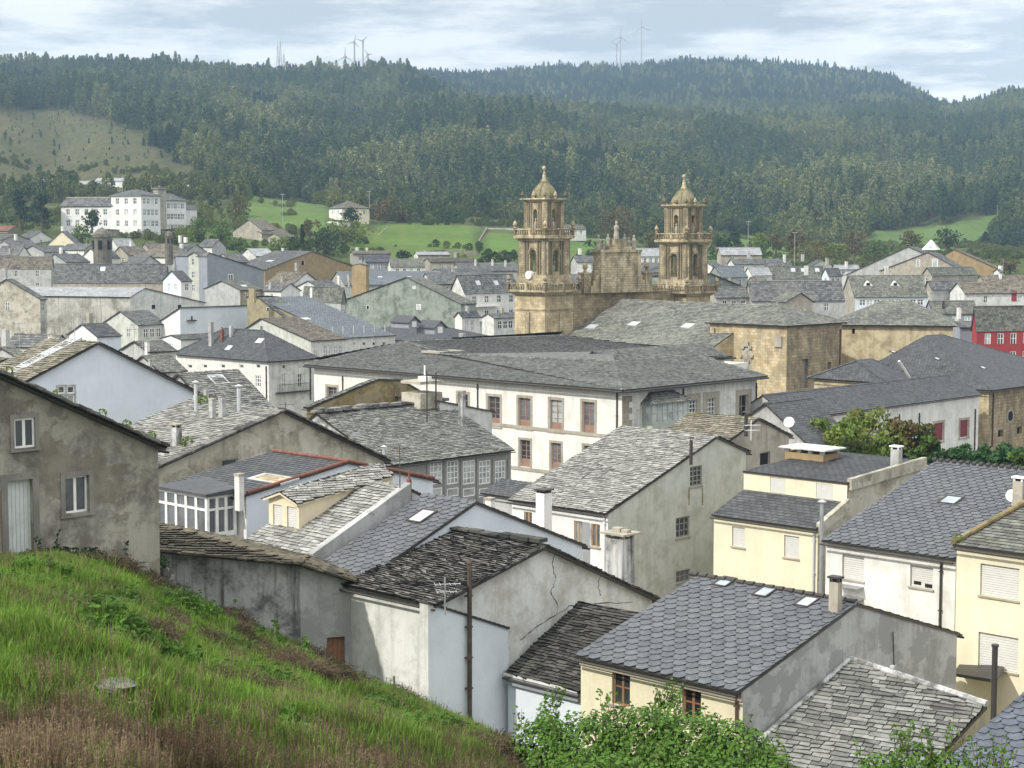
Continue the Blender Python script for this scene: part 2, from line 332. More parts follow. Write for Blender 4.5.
# ------------------------------------------------------------------ roofs
def clip_row(P2, v):
    xs = []
    for (u0, v0), (u1, v1) in zip(P2, P2[1:] + P2[:1]):
        if (v0 - v) * (v1 - v) < 0 or (v0 == v) != (v1 == v):
            if abs(v1 - v0) > 1e-9: xs.append(u0 + (u1 - u0) * (v - v0) / (v1 - v0))
    return (min(xs), max(xs)) if len(xs) >= 2 else None
def roof_plane(mb, poly, style, thick=.07, k=1.0):
    """a slab with its slates laid row over row, clipped to a convex outline; returns the plane"""
    w, ex, th, rag, shape, _ = T[style]; w *= k; ex *= k
    n = Vector((0, 0, 0))
    for a, b in zip(poly, poly[1:] + poly[:1]): n += a.cross(b)
    n.normalize()
    if n.z < 0: n = -n; poly = poly[::-1]
    h = Z.cross(n)
    h = (poly[1] - poly[0]).normalized() if h.length < .02 else h.normalized()
    s = n.cross(h); O = poly[0]
    if s.z < 0: h, s = -h, -s
    for a in (0,):
        mb.add(poly, 0, None, -.8)
        bot = [p - n * thick for p in poly]
        mb.add(bot[::-1], 1, None, .3)
        for q in range(len(poly)):
            r_ = (q + 1) % len(poly); mb.add([bot[q], bot[r_], poly[r_], poly[q]], 1, None, random.random())
    P2 = [((p - O).dot(h), (p - O).dot(s)) for p in poly]
    vmin, vmax = min(p[1] for p in P2), max(p[1] for p in P2)
    amp = {'r': .07, 'h': .03}.get(shape, .0)      # old roofs sag and heave a little
    W = (lambda u, v, q: O + h * u + s * v + n * (q + amp * (.5 + .6 * noise.noise(Vector((u * .55 + O.x, v * .8 + O.y, O.z)))))) if amp else (lambda u, v, q: O + h * u + s * v + n * q)
    rr = random.random
    v = vmin; row = 0
    while v < vmax - .05:
        c = clip_row(P2, v + min(ex * .5, (vmax - v) * .5)); e2 = min(ex * 1.35, vmax - v)
        if c:
            u = c[0] - (w * .5 * (row % 2) if shape != 'r' else w * rr())
            while u < c[1]:
                ww = w * (.45 + 1.1 * rr()) if shape == 'r' else w * (1 + .12 * rag * (rr() - .5))
                a, b = max(u, c[0]), min(u + ww, c[1]); u += ww
                if b - a < .06 * k: continue
                lf = th * (1.6 + rag * (rr() - .3)); lf2 = th * (1.6 + rag * (rr() - .3)); t = rr()
                t = .12 + .88 * t if shape == 'r' else t
                dv0, dv1 = (-ex * .3 * rag * rr(), -ex * .3 * rag * rr()) if shape == 'r' else (-.04 * rag * rr() * ex,) * 2
                g = .012 * k
                tl, tr = W(a + g, v + e2, .006), W(b - g, v + e2, .006)
                if shape == 'h' and b - a > .5 * w:
                    ch = (b - a) * .27; cv = ex * .52
                    B = [W(a + g, v + cv, lf * .75), W(a + ch, v + dv0, lf), W(b - ch, v + dv1, lf2), W(b - g, v + cv, lf2 * .75)]
                    mb.add(B + [tr, tl], 0, None, t)
                    Bl = [W(a + g, v + cv, 0), W(a + ch, v + dv0, -.002), W(b - ch, v + dv1, -.002), W(b - g, v + cv, 0)]
                    for q in range(3): mb.add([Bl[q], Bl[q + 1], B[q + 1], B[q]], 0, None, -.6)
                else:
                    B0, B1 = W(a + g, v + dv0, lf), W(b - g, v + dv1, lf2)
                    mb.add([B0, B1, tr, tl], 0, None, t)
                    b0, b1 = W(a + g, v + dv0, -.002), W(b - g, v + dv1, -.002)
                    mb.add([b0, b1, B1, B0], 0, None, -.6)
                    mb.add([b0, B0, tl], 0, None, -.6); mb.add([b1, tr, B1], 0, None, -.6)
        v += ex * (1 + (.25 * (rr() - .5) if shape == 'r' else 0)); row += 1
    return (O, n, h, s)
def ridge_caps(mb, a, b, style, rag=.3, w=.16, ln=.45, m=0):
    d = (b - a); L_ = d.length; d.normalize(); sd = d.cross(Z).normalized(); up = sd.cross(d)
    q = 0.0
    while q < L_ - .05:
        e = min(q + ln * 1.08, L_); l0 = .05 + .03 * rag * random.random(); l1 = .03
        A = [a + d * q + sd * x + up * z for x, z in ((-w, -.04), (0, l0 + .04), (w, -.04))]
        B = [a + d * e + sd * x + up * z for x, z in ((-w, -.04), (0, l1 + .02), (w, -.04))]
        t = random.random()
        mb.add([A[0], B[0], B[1], A[1]], m, None, t); mb.add([A[1], B[1], B[2], A[2]], m, None, t); mb.add([A[0], A[1], A[2]], m, None, t * .5)
        mb.add([B[0], B[2], B[1]], m, None, t * .5)
        q += ln
# ------------------------------------------------------------------ houses
class House:
    """walls with real openings, roof planes, and the parts set on them"""
    def __init__(s, name, label, cat, base, az=46, group=None):
        s.root = empty(name, base, label, cat, group); s.i, s.j = axes(az); s.faces = {}; s.planes = []; s.rmb = None; s.far = False
    def face(s, key, poly, mat, out, holes_ok=True):
        o = poly[0]; d = Z.cross(out).normalized()
        s.faces[key] = dict(P=o, n=out, d=d, poly=poly, mat=mat, holes=[])
    def rect(s, key, x0, y0, x1, y1):
        f = s.faces[key]; xm, ym = (x0 + x1) / 2, (y0 + y1) / 2
        a, b = on_plane(x0, ym, f['P'], f['n']), on_plane(x1, ym, f['P'], f['n'])
        u = sorted(((a - f['P']).dot(f['d']), (b - f['P']).dot(f['d'])))
        z1, z0 = on_plane(xm, y0, f['P'], f['n']).z, on_plane(xm, y1, f['P'], f['n']).z
        return u[0], u[1], z0 - f['P'].z, z1 - f['P'].z
    def opening(s, key, u0, u1, v0, v1, kind='win', nx=2, ny=2, r=.14, frame='frame_white', pane='glass', name='window', sur=None, sill=True, label=None, panel=0):
        f = s.faces[key]; P, d, n = f['P'], f['d'], f['n']
        P2 = [((p - P).dot(d), (p - P).dot(Z)) for p in f['poly']]
        def inside(u, v):
            c = False
            for (a, b), (x, y) in zip(P2, P2[1:] + P2[:1]):
                if (b > v) != (y > v) and u < (x - a) * (v - b) / (y - b) + a: c = not c
            return c
        ok = all(inside(u, v) for u in (u0 - .02, u1 + .02) for v in (v0 - .02, v1 + .02))
        for h in f['holes']:
            if u0 < h[1] + .03 and u1 > h[0] - .03 and v0 < h[3] + .03 and v1 > h[2] - .03: ok = False
        if not ok: return None
        f['holes'].append((u0, u1, v0, v1, r))
        W = lambda u, v, q: P + d * u + Z * v + n * q
        fw = min(.07, (u1 - u0) * .14) if not s.far else (u1 - u0) * .12
        mb = MB()
        def bar(a, b, c, e, q0, q1, m=0, B=None):
            (B or mb).hexa([W(a, c, q0), W(b, c, q0), W(b, c, q1), W(a, c, q1), W(a, e, q0), W(b, e, q0), W(b, e, q1), W(a, e, q1)], m)
        if pane == 'glass': pane = RP.choice(('glass', 'glass', 'glass_mid', 'glass_mid', 'glass_pale'))
        q0, q1 = -r + .003, -r + .06
        pm = MB(); e_ = .004
        if kind == 'win':
            bar(u0 + e_, u0 + fw, v0 + e_, v1 - e_, q0, q1); bar(u1 - fw, u1 - e_, v0 + e_, v1 - e_, q0, q1)
            bar(u0 + fw, u1 - fw, v0 + e_, v0 + fw, q0, q1); bar(u0 + fw, u1 - fw, v1 - fw, v1 - e_, q0, q1)
            for k in range(1, nx):
                c = u0 + (u1 - u0) * k / nx; q = fw * (.45 if k * 2 != nx else .7); bar(c - q, c + q, v0 + fw, v1 - fw, q0, q1 - .01)
            for k in range(1, ny):
                c = v0 + (v1 - v0) * k / ny; bar(u0 + fw, u1 - fw, c - fw * .35, c + fw * .35, q0, q1 - .018)
            if panel: bar(u0 + fw, u1 - fw, v0 + fw, v0 + (v1 - v0) * panel, q0, q1 - .015)
            w_ = kid(mb, name, frame, s.root, s.root, label)
            pm.add([W(u0, v0, -r + .02), W(u1, v0, -r + .02), W(u1, v1, -r + .02), W(u0, v1, -r + .02)])
            kid(pm, 'pane', pane, w_, s.root)
        elif kind == 'plate':     # a blind, shutter or door leaf in the opening
            k = 0; st = max(.09, (v1 - v0) / 14); v = v0 + .02
            while v < v1 - .02:
                e = min(v + st, v1 - .01); bar(u0 + .02, u1 - .02, v, e - .012, -r + .003, -r + .045); v = e
            mb.add([W(u0, v0, -r + .01), W(u1, v0, -r + .01), W(u1, v1, -r + .01), W(u0, v1, -r + .01)])
            w_ = kid(mb, name, frame, s.root, s.root, label)
        elif kind == 'door':
            bar(u0 + e_, u0 + .08, v0, v1 - e_, q0, q1 + .02); bar(u1 - .08, u1 - e_, v0, v1 - e_, q0, q1 + .02); bar(u0 + .08, u1 - .08, v1 - .08, v1 - e_, q0, q1 + .02)
            n_ = max(2, nx)
            for k in range(n_):
                a = u0 + .08 + (u1 - u0 - .16) * k / n_; b = u0 + .08 + (u1 - u0 - .16) * (k + 1) / n_; bar(a + .006, b - .006, v0, v1 - .08, q0, q1)
            w_ = kid(mb, name, frame, s.root, s.root, label)
        elif kind == 'small':     # far away: frame and pane in one mesh
            bar(u0 + e_, u0 + fw, v0 + e_, v1 - e_, q0, q1); bar(u1 - fw, u1 - e_, v0 + e_, v1 - e_, q0, q1); bar(u0 + fw, u1 - fw, v1 - fw, v1 - e_, q0, q1)
            for k in range(1, nx): c = u0 + (u1 - u0) * k / nx; bar(c - fw * .4, c + fw * .4, v0, v1 - fw, q0, q1 - .01)
            for k in range(1, ny): c = v0 + (v1 - v0) * k / ny; bar(u0 + fw, u1 - fw, c - fw * .3, c + fw * .3, q0, q1 - .018)
            mb.add([W(u0, v0, -r + .02), W(u1, v0, -r + .02), W(u1, v1, -r + .02), W(u0, v1, -r + .02)], 1)
            w_ = kid(mb, name, [frame, pane], s.root, s.root, label)
        if sur:
            b_, m_ = sur; sm = MB()
            bar(u0 - b_, u0, v0 - b_ * .3, v1 + b_, .003, .035, 0, sm); bar(u1, u1 + b_, v0 - b_ * .3, v1 + b_, .003, .035, 0, sm); bar(u0, u1, v1, v1 + b_, .003, .034, 0, sm)
            if v0 - b_ > min(p[1] for p in P2): bar(u0 - b_ * 1.2, u1 + b_ * 1.2, v0 - b_ * .75, v0 - b_ * .31, .003, .07, 0, sm)
            kid(sm, 'surround', m_, w_, s.root)
        elif sill and kind != 'small' and kind != 'door' and not s.far:
            sm = MB(); bar(u0 - .06, u1 + .06, v0 - .07, v0 - .004, -.02, .07, 0, sm); kid(sm, 'sill', 'granite' if frame != 'frame_white' else 'frame_white', w_, s.root)
        return w_
    def win(s, key, x0, y0, x1, y1, **k):
        o = s.opening(key, *s.rect(key, x0, y0, x1, y1), **k)
        if o is None: print('SKIP window', s.root.name, key, x0, y0, x1, y1)
        return o
    def grid(s, key, nx, rows, w_, h_, z0, dz, m0=.8, m1=.8, **k):
        """nx columns and `rows` rows of equal windows over a face; z0 = lowest sill below the face's first corner"""
        f = s.faces[key]; us = [(p - f['P']).dot(f['d']) for p in f['poly']]; a, b = min(us) + m0, max(us) - m1
        for r_ in range(rows):
            for q in range(nx):
                c = a + (b - a) * (q + .5) / nx
                s.opening(key, c - w_ / 2, c + w_ / 2, z0 + dz * r_, z0 + dz * r_ + h_, **k)
    def walls(s, name='wall'):
        mats = []
        mb = MB()
        for f in s.faces.values():
            if f['mat'] not in mats: mats.append(f['mat'])
            mi = mats.index(f['mat']); P, d, n = f['P'], f['d'], f['n']
            P2 = [((p - P).dot(d), (p - P).dot(Z)) for p in f['poly']]
            loops = [[Vector((u, v, 0)) for u, v in P2]]
            for (u0, u1, v0, v1, r) in f['holes']:
                loops.append([Vector((u0, v0, 0)), Vector((u0, v1, 0)), Vector((u1, v1, 0)), Vector((u1, v0, 0))])
            allp = [p for l in loops for p in l]
            W = lambda u, v, q=0: P + d * u + Z * v + n * q
            if len(loops) == 1: mb.add(f['poly'], mi, [(u, P.z + v) for u, v in P2])
            else:
                for t in geometry.tessellate_polygon(loops):
                    q = [allp[k] for k in t]
                    if (q[1] - q[0]).cross(q[2] - q[0]).z < 0: q.reverse()
                    mb.add([W(p.x, p.y) for p in q], mi, [(p.x, P.z + p.y) for p in q])
            for (u0, u1, v0, v1, r) in f['holes']:
                c = [(u0, v0), (u1, v0), (u1, v1), (u0, v1)]
                for (a, b), (e, g) in zip(c, c[1:] + c[:1]):
                    mb.add([W(a, b), W(e, g), W(e, g, -r), W(a, b, -r)], mi, [(a, b), (e, g), (e + r, g), (a + r, b)])
        s.wall = kid(mb, name, mats, s.root, s.root)
        return s.wall
    # -- on the roof
    def roofmesh(s, styles_mb, style, name='roof', edge='gutter'):
        o = kid(styles_mb, name, [T[style][5], M[edge]], s.root, s.root); return o
    def hit(s, px, py):
        best = None
        for (O, n, h, sl) in s.planes:
            r = ray(px, py); dn = r.dot(n)
            if abs(dn) < 1e-6: continue
            q = CAM + r * ((O - CAM).dot(n) / dn)
            best = best or []; best.append((q, n, h, sl))
        return best
    def on_roof(s, px, py, k=0):
        return s.hit(px, py)[k]
    def chimney(s, px, yb, yt, wpx, mat='oldwhite', k=0, depth=.75, cap='slab', name='chimney', capm='granite', label=None):
        P, n, h, sl = s.on_roof(px, yb, k); sc = F / P.y
        w_ = wpx / sc / 1.38 / 2; ht = (yb - yt) / sc
        i, j = s.i, s.j; c = P + (i + j) * w_ * .5 - Z * .6
        mb = MB(); mb.box(c, i * w_, j * w_ * depth, Z * (ht + .6 - .12), 0)
        o = kid(mb, name, mat, s.root, s.root, label)
        cb = MB(); t = c + Z * (ht + .6 - .12)
        if cap == 'slab':
            for a in (-.75, .75):
                for b in (-.75, .75): cb.box(t + i * w_ * a + j * w_ * depth * b, i * w_ * .16, j * w_ * .16, Z * .12)
            cb.box(t + Z * .121, i * w_ * 1.25, j * w_ * depth * 1.3, Z * .07)
            dk = MB(); dk.box(t + Z * .002, i * w_ * .55, j * w_ * depth * .55, Z * .10); kid(dk, 'flue', 'dark', o, s.root)
        elif cap == 'flat': cb.box(t + Z * .002, i * w_ * 1.15, j * w_ * depth * 1.2, Z * .1)
        elif cap == 'pot': cb.tube(t - Z * .02, t + Z * .35, w_ * .5, w_ * .4, 10)
        if cap: kid(cb, 'cap', capm, o, s.root)
        return o
    def pipe(s, px, yb, yt, r=.06, k=0, mat='steel', hat=True, name='flue_pipe'):
        P, n, h, sl = s.on_roof(px, yb, k); ht = (yb - yt) / (F / P.y); mb = MB(); mb.tube(P - Z * .2, P + Z * ht, r, r, 10)
        if hat:
            for q in range(3):
                a = q * 2.1; v = Vector((math.cos(a), math.sin(a), 0)) * r * .8; mb.tube(P + Z * (ht - .02) + v, P + Z * (ht + .12) + v, .012, n=4)
            mb.lathe(P + Z * (ht + .11), [(r * 2.1, 0), (r * 2.1, .015), (0, .10)], 12)
        return kid(mb, name, mat, s.root, s.root)
    def skylight(s, px, py, a=.55, b=.75, k=0, pane='skylight', frame='gutter', up=.08):
        P, n, h, sl = s.on_roof(px, py, k); mb = MB(); c = P
        u, v = h * a, sl * b
        for sg in (-1, 1):
            mb.box(c + u * sg * .93 - n * .04, u * .10, v, n * (up + .05)); mb.box(c + v * sg * .95 - n * .04, u * .84, v * .08, n * (up + .045))
        o = kid(mb, 'roof_window', frame, s.root, s.root)
        pm = MB(); q = c + n * (up * .8); pm.add([q - u * .87 - v * .9, q + u * .87 - v * .9, q + u * .87 + v * .9, q - u * .87 + v * .9]); kid(pm, 'pane', pane, o, s.root)
        return o
    def antenna(s, px, yb, yt, k=0, arms=((.92, .7, 5),), mat='steel', r=.022):
        P, n, h, sl = s.on_roof(px, yb, k); ht = (yb - yt) / (F / P.y); mb = MB(); mb.tube(P - Z * .2, P + Z * ht, r, r, 6)
        for (f_, ln, el) in arms:
            c = P + Z * ht * f_; d = (s.j * .8 - s.i * .6).normalized(); e = d.cross(Z)
            mb.tube(c - d * ln * .4, c + d * ln * .6, r * .6, n=5)
            for q in range(el): p = c + d * ln * (-.38 + .95 * q / (el - 1)); mb.tube(p - e * (.30 - .03 * q), p + e * (.30 - .03 * q), r * .4, n=4)
        return kid(mb, 'antenna', mat, s.root, s.root)
    def dish(s, px, py, rpx, k=0, P=None, face=None, name='satellite_dish'):
        if P is None: P = s.on_roof(px, py + rpx * 1.6, k)[0]
        sc = F / P.y; r_ = rpx / sc; c = P + Z * (rpx * 1.6 / sc)
        ax = Vector(face or (-.35, -.85, .4)).normalized()
        mb = MB(); q = ax.to_track_quat('Z', 'Y'); rings = 5
        prev = None
        for a in range(rings + 1):
            rr_ = r_ * a / rings; zz = .22 * r_ * (a / rings) ** 2
            ring = [c + q @ Vector((rr_ * math.cos(t * .3927), rr_ * math.sin(t * .3927), zz)) for t in range(16)]
            if prev:
                for t in range(16):
                    if a == 1: mb.add([prev[0], ring[t], ring[(t + 1) % 16]])
                    else: mb.add([prev[t], ring[t], ring[(t + 1) % 16], prev[(t + 1) % 16]])
            prev = ring
        mb.tube(P - Z * .1, c - ax * .05, .03, n=6); mb.tube(c + q @ Vector((0, -r_ * .9, .2 * r_)), c + ax * r_ * .8, .012, n=4)
        mb.box(c + ax * r_ * .8 - Z * .03, Vector((.035, 0, 0)), Vector((0, .035, 0)), Z * .07)
        return kid(mb, name, 'dish', s.root, s.root)
    def downpipe(s, key, px, y0, y1, r=.045, mat='gutter'):
        f = s.faces[key]; a, b = on_plane(px, y0, f['P'], f['n']), on_plane(px, y1, f['P'], f['n']); b.x, b.y = a.x, a.y
        mb = MB(); mb.tube(a + f['n'] * .07, b + f['n'] * .07, r, n=8)
        q = a.z - .4
        while q > b.z: mb.box(Vector((a.x, a.y, q)) + f['n'] * .06, f['d'] * r * 1.5, f['n'] * r * 1.4, Z * .04); q -= 1.6
        return kid(mb, 'downpipe', mat, s.root, s.root)
    def gutter(s, a, b, n, mat='gutter', r=.042):
        mb = MB(); mb.tube(a + n * .09 - Z * .06, b + n * .09 - Z * .06, r, n=8); return kid(mb, 'gutter', mat, s.root, s.root)

def gable(name, label, at, prof, roofs, wall, side=None, face='j', base=None, end=None, L=None, endk=None, az=46, over=.22, eave=.3, cat='house', group=None,
          thick=.08, caps=True, gut=True, k=1.0, far=False, edge='gutter', capm=None, ragged=False):
    """a house drawn from the outline of its gable (left to right, in the gable's plane) pushed back along the other axis.
    roofs: one style per piece of the outline's top, None where that piece is a wall (a step)"""
    i, j = axes(az)
    if face == 'j': e, out, vis = i, -i, 0
    else: e, out, vis = j, -j, len(prof) - 1
    P0 = pt(*at)
    Q = [on_plane(x, y, P0, out) for x, y in prof]
    if L is None:
        kk = vis if endk is None else endk; L = solve_t(Q[kk], e, end)
    zb = base if base is not None else min(q.z for q in Q) - 6
    mid = (Q[0] + Q[-1]) / 2 + e * L / 2
    zb = min(zb, ground_z(512 + mid.x / mid.y * F, mid.y) - .3)
    h = House(name, label, cat, Vector((mid.x, mid.y, zb)), az, group); h.far = far; h.L = L; h.Q = Q; h.e = e
    bot = lambda p: Vector((p.x, p.y, zb))
    sg = 1 if L > 0 else -1
    side = side or wall
    A, B = Q[0], Q[-1]; E = e * L
    outl = [bot(A), bot(B)] + Q[::-1]
    h.face('front', outl, wall, out * sg)
    h.face('back', [p + E for p in outl[::-1]], side, -out * sg)
    dl = (Q[-1] - Q[0]); dl.z = 0; dl.normalize()
    h.face('left', [bot(A) + E, bot(A), A, A + E] if sg > 0 else [bot(A), bot(A) + E, A + E, A], side if face == 'j' else wall, -dl)
    h.face('right', [bot(B), bot(B) + E, B + E, B], side, dl)
    h.side = 'left' if face == 'j' else 'right'
    rs = {}
    for q, st in enumerate(roofs):
        a, b = Q[q], Q[q + 1]
        if st is None:
            lo, hi = (a, b) if a.z < b.z else (b, a)
            nn = -dl if b.z > a.z else dl
            h.face('step%d' % q, [lo + E, lo, hi, hi + E], side, nn); continue
        d = (b - a); ln = d.length; d.normalize()
        a2 = a - d * (eave if (q == 0 or roofs[q - 1] is None and a.z < b.z) else 0); b2 = b + d * (eave if (q == len(roofs) - 1 or roofs[q + 1] is None and b.z < a.z) else 0)
        fo = e * (-over * sg); bo = e * (L + .02 * sg)
        lift = Z * (thick + .004)
        poly = [a2 + fo + lift, b2 + fo + lift, b2 + bo + lift, a2 + bo + lift]
        mb = rs.setdefault(st, MB()); h.planes.append(roof_plane(mb, poly, st, thick, k))
        if gut and not far:
            p = a2 if a.z < b.z else b2
            if (q == 0 and a.z < b.z) or (q == len(roofs) - 1 and b.z < a.z):
                nn = -d if a.z < b.z else d; nn = Vector((nn.x, nn.y, 0)).normalized()
                h.gutter(p + fo + lift - Z * thick, p + bo + lift - Z * thick, nn)
        if caps and q + 1 < len(roofs) and roofs[q + 1] and b.z >= a.z and b.z >= Q[q + 2].z:
            ridge_caps(mb, b + fo + lift, b + bo + lift, st)
    for st, mb in rs.items(): h.roofmesh(mb, st, edge=edge)
    h.outl = Q
    return h
def hip(name, label, at, left, right, rise, roof, wall, wallj=None, base=None, ridge='i', inset=None, az=46, over=.5, thick=.14, cat='house', group=None, k=1.0, far=False, gut=True, rc=.5):
    """a hipped block from its near eaves corner: left and right = pixel columns where its two faces end"""
    i, j = axes(az); C = pt(*at); Li, Lj = solve_t(C, i, left), solve_t(C, j, right)
    zb = base if base is not None else C.z - 7
    zb = min(zb, ground_z(512 + C.x / C.y * F, C.y) - .3)
    W = lambda a, b, z: C + i * a + j * b + Z * z
    m = W(Li / 2, Lj / 2, 0)
    h = House(name, label, cat, Vector((m.x, m.y, zb)), az, group); h.far = far; h.Li, h.Lj, h.C = Li, Lj, C
    dz = zb - C.z
    def f(key, a0, b0, a1, b1, mat, n): h.face(key, [W(a0, b0, dz), W(a1, b1, dz), W(a1, b1, 0), W(a0, b0, 0)], mat, n)
    f('i', Li, 0, 0, 0, wall, -j); f('j', 0, 0, 0, Lj, wallj or wall, -i); f('ib', 0, Lj, Li, Lj, wall, j); f('jb', Li, Lj, Li, 0, wall, i)
    o = over; c = [W(-o, -o, thick), W(-o, Lj + o, thick), W(Li + o, Lj + o, thick), W(Li + o, -o, thick)]
    ins = inset if inset is not None else min(Li, Lj) / 2
    if ridge == 'i': r0, r1 = W(ins, Lj / 2, rise + thick), W(Li - ins, Lj / 2, rise + thick)
    else: r0, r1 = W(Li * rc, ins, rise + thick), W(Li * rc, Lj - ins, rise + thick)
    mb = MB()
    if ridge == 'i': polys = [[c[0], c[3], r1, r0], [c[0], c[1], r0], [c[1], c[2], r1, r0], [c[2], c[3], r1]]
    else: polys = [[c[0], c[3], r0], [c[0], c[1], r1, r0], [c[1], c[2], r1], [c[2], c[3], r0, r1]]
    for p in polys: h.planes.append(roof_plane(mb, p, roof, thick, k))
    ridge_caps(mb, r0, r1, roof)
    ends = [(c[0], r0), (c[1], r0 if ridge == 'i' else r1), (c[2], r1), (c[3], r1 if ridge == 'i' else r0)]
    for a, b in ends: ridge_caps(mb, a + Z * .03, b + Z * .01, roof)
    h.roofmesh(mb, roof)
    if gut and not far:
        h.gutter(c[0] - Z * thick, c[3] - Z * thick, -j); h.gutter(c[0] - Z * thick, c[1] - Z * thick, -i)
    return h
def slabroof(h, poly, style, name='roof', thick=.12, k=1.0):
    mb = MB(); h.planes.append(roof_plane(mb, poly, style, thick, k)); return h.roofmesh(mb, style, name)
# ------------------------------------------------------------------ the valley floor and the hills: one sheet
def P_(z, D): return HORIZON + (EYE - z) / D * F
NEARK = [(6, 1.0), (60, 1.5), (280, 2.0)]
KN = {   # column: (distance, row) from the edge of the town up to the skyline and over
 -500: [(400, 312), (520, 250), (580, 226), (800, 190), (1050, 142), (1300, 112), (1500, 99), (1720, 77), (2000, 77), (2900, 110), (3400, 130)],
 0:    [(400, 312), (520, 250), (570, 227), (800, 190), (1050, 142), (1300, 112), (1500, 99), (1720, 77), (2000, 77), (2900, 110), (3400, 130)],
 150:  [(400, 312), (520, 250), (570, 228), (800, 192), (1050, 152), (1300, 116), (1500, 102), (1720, 78), (2000, 79), (2900, 110), (3400, 130)],
 300:  [(400, 314), (510, 256), (580, 236), (640, 216), (760, 203), (860, 205), (1100, 168), (1500, 119), (1800, 81), (2000, 80), (2900, 100), (3400, 130)],
 400:  [(400, 316), (520, 260), (560, 250), (660, 223), (720, 221), (860, 217), (1100, 172), (1500, 124), (1850, 84), (2000, 88), (2900, 82), (3400, 110)],
 500:  [(400, 318), (540, 258), (580, 248), (680, 225), (760, 221), (880, 214), (1150, 168), (1600, 118), (1900, 120), (2300, 110), (2900, 78), (3400, 100)],
 600:  [(400, 318), (560, 258), (640, 244), (720, 236), (800, 231), (900, 222), (1200, 175), (1650, 124), (1900, 128), (2300, 112), (2950, 74), (3400, 100)],
 700:  [(400, 320), (560, 262), (640, 250), (760, 240), (850, 234), (950, 224), (1250, 178), (1650, 128), (1900, 132), (2300, 114), (2950, 69), (3400, 90)],
 800:  [(400, 320), (560, 268), (660, 256), (800, 246), (900, 238), (1000, 224), (1250, 182), (1650, 130), (1900, 134), (2300, 115), (2950, 73), (3400, 90)],
 880:  [(400, 320), (560, 266), (700, 254), (850, 246), (980, 232), (1080, 218), (1300, 182), (1700, 132), (1900, 128), (2300, 112), (2950, 82), (3400, 95)],
 912:  [(400, 320), (560, 265), (700, 253), (850, 245), (990, 227), (1090, 213), (1300, 182), (1700, 134), (1950, 122), (2300, 111), (2950, 99), (3400, 120)],
 945:  [(400, 320), (560, 264), (700, 252), (850, 244), (1000, 222), (1100, 208), (1300, 182), (1700, 136), (2000, 122), (2300, 118), (2950, 118), (3400, 130)],
 1024: [(400, 320), (560, 264), (700, 252), (850, 242), (1000, 214), (1100, 196), (1350, 166), (1700, 130), (2100, 105), (2300, 103), (2950, 118), (3400, 140)],
 1500: [(400, 320), (560, 262), (700, 250), (850, 238), (1000, 205), (1100, 188), (1350, 156), (1700, 122), (2100, 100), (2300, 102), (2950, 120), (3400, 140)],
}
KX = sorted(KN)
ND = [6, 60, 150, 280, 400, 470, 540, 600, 660, 730, 800, 880, 960, 1050, 1150, 1250, 1350, 1500, 1620, 1740, 1850, 1950, 2100, 2300, 2500, 2700, 2950, 3150, 3400, 5200]
def col_z(px):
    a = max(k for k in KX if k <= max(px, KX[0])); b = min(k for k in KX if k >= min(px, KX[-1]))
    def zz(k):
        d = [q[0] for q in NEARK] + [q[0] for q in KN[k]] + [5200]
        z = [q[1] for q in NEARK] + [EYE - (r - HORIZON) / F * D for D, r in KN[k]] + [EYE - (150 - HORIZON) / F * 3400]
        return np.interp(ND, d, z)
    t = 0 if a == b else (px - a) / (b - a); t = t * t * (3 - 2 * t)
    return zz(a) * (1 - t) + zz(b) * t
GX = np.arange(-480, 1500, 12.0)
GD = np.unique(np.concatenate([np.array(ND, float), np.linspace(400, 1100, 90), np.linspace(1100, 2100, 70), np.linspace(2100, 3400, 45)]))
ZT = np.array([np.interp(GD, ND, col_z(px)) for px in GX])
for (ix, px) in enumerate(GX):       # rough ground on the hills
    for iy, D in enumerate(GD):
        if D > 680:
            x = (px - 512) / F * D
            ZT[ix, iy] += (noise.fractal(Vector((x / 160, D / 160, 3.1)), 1.0, 2.0, 4) * 7 + (noise.fractal(Vector((px / 95, D / 900, 8.3)), 1.0, 2.1, 3)) * 15 * max(0, min(1, (1600 - D) / 250 if D < 1900 else .35))) * min(1, (D - 680) / 300)
def ground_z(px, D):
    fx = np.clip((px - GX[0]) / 12.0, 0, len(GX) - 1.001); ix = int(fx); tx = fx - ix
    return float(np.interp(D, GD, ZT[ix]) * (1 - tx) + np.interp(D, GD, ZT[ix + 1]) * tx)
def in_poly(px, py, P):
    c = False
    for (a, b), (x, y) in zip(P, P[1:] + P[:1]):
        if (b > py) != (y > py) and px < (x - a) * (py - b) / (y - b) + a: c = not c
    return c
CLEAR = [(-500, 112), (60, 112), (110, 122), (150, 138), (178, 162), (205, 172), (225, 196), (-500, 200)]
MEADOWS = [([(360, 262), (340, 246), (388, 224), (480, 226), (478, 256)], (.10, .17, .035)), ([(245, 226), (250, 196), (330, 206), (335, 232)], (.10, .17, .045)),
           ([(478, 258), (484, 232), (620, 240), (620, 262)], (.10, .18, .04)), ([(690, 262), (690, 228), (770, 238), (800, 246), (800, 262)], (.11, .19, .05)),
           ([(855, 250), (870, 232), (935, 226), (1000, 214), (1000, 236), (985, 246), (905, 256)], (.10, .17, .05)), ([(170, 258), (180, 236), (300, 236), (300, 262)], (.08, .13, .035))]
verts, faces, cols = [], [], []
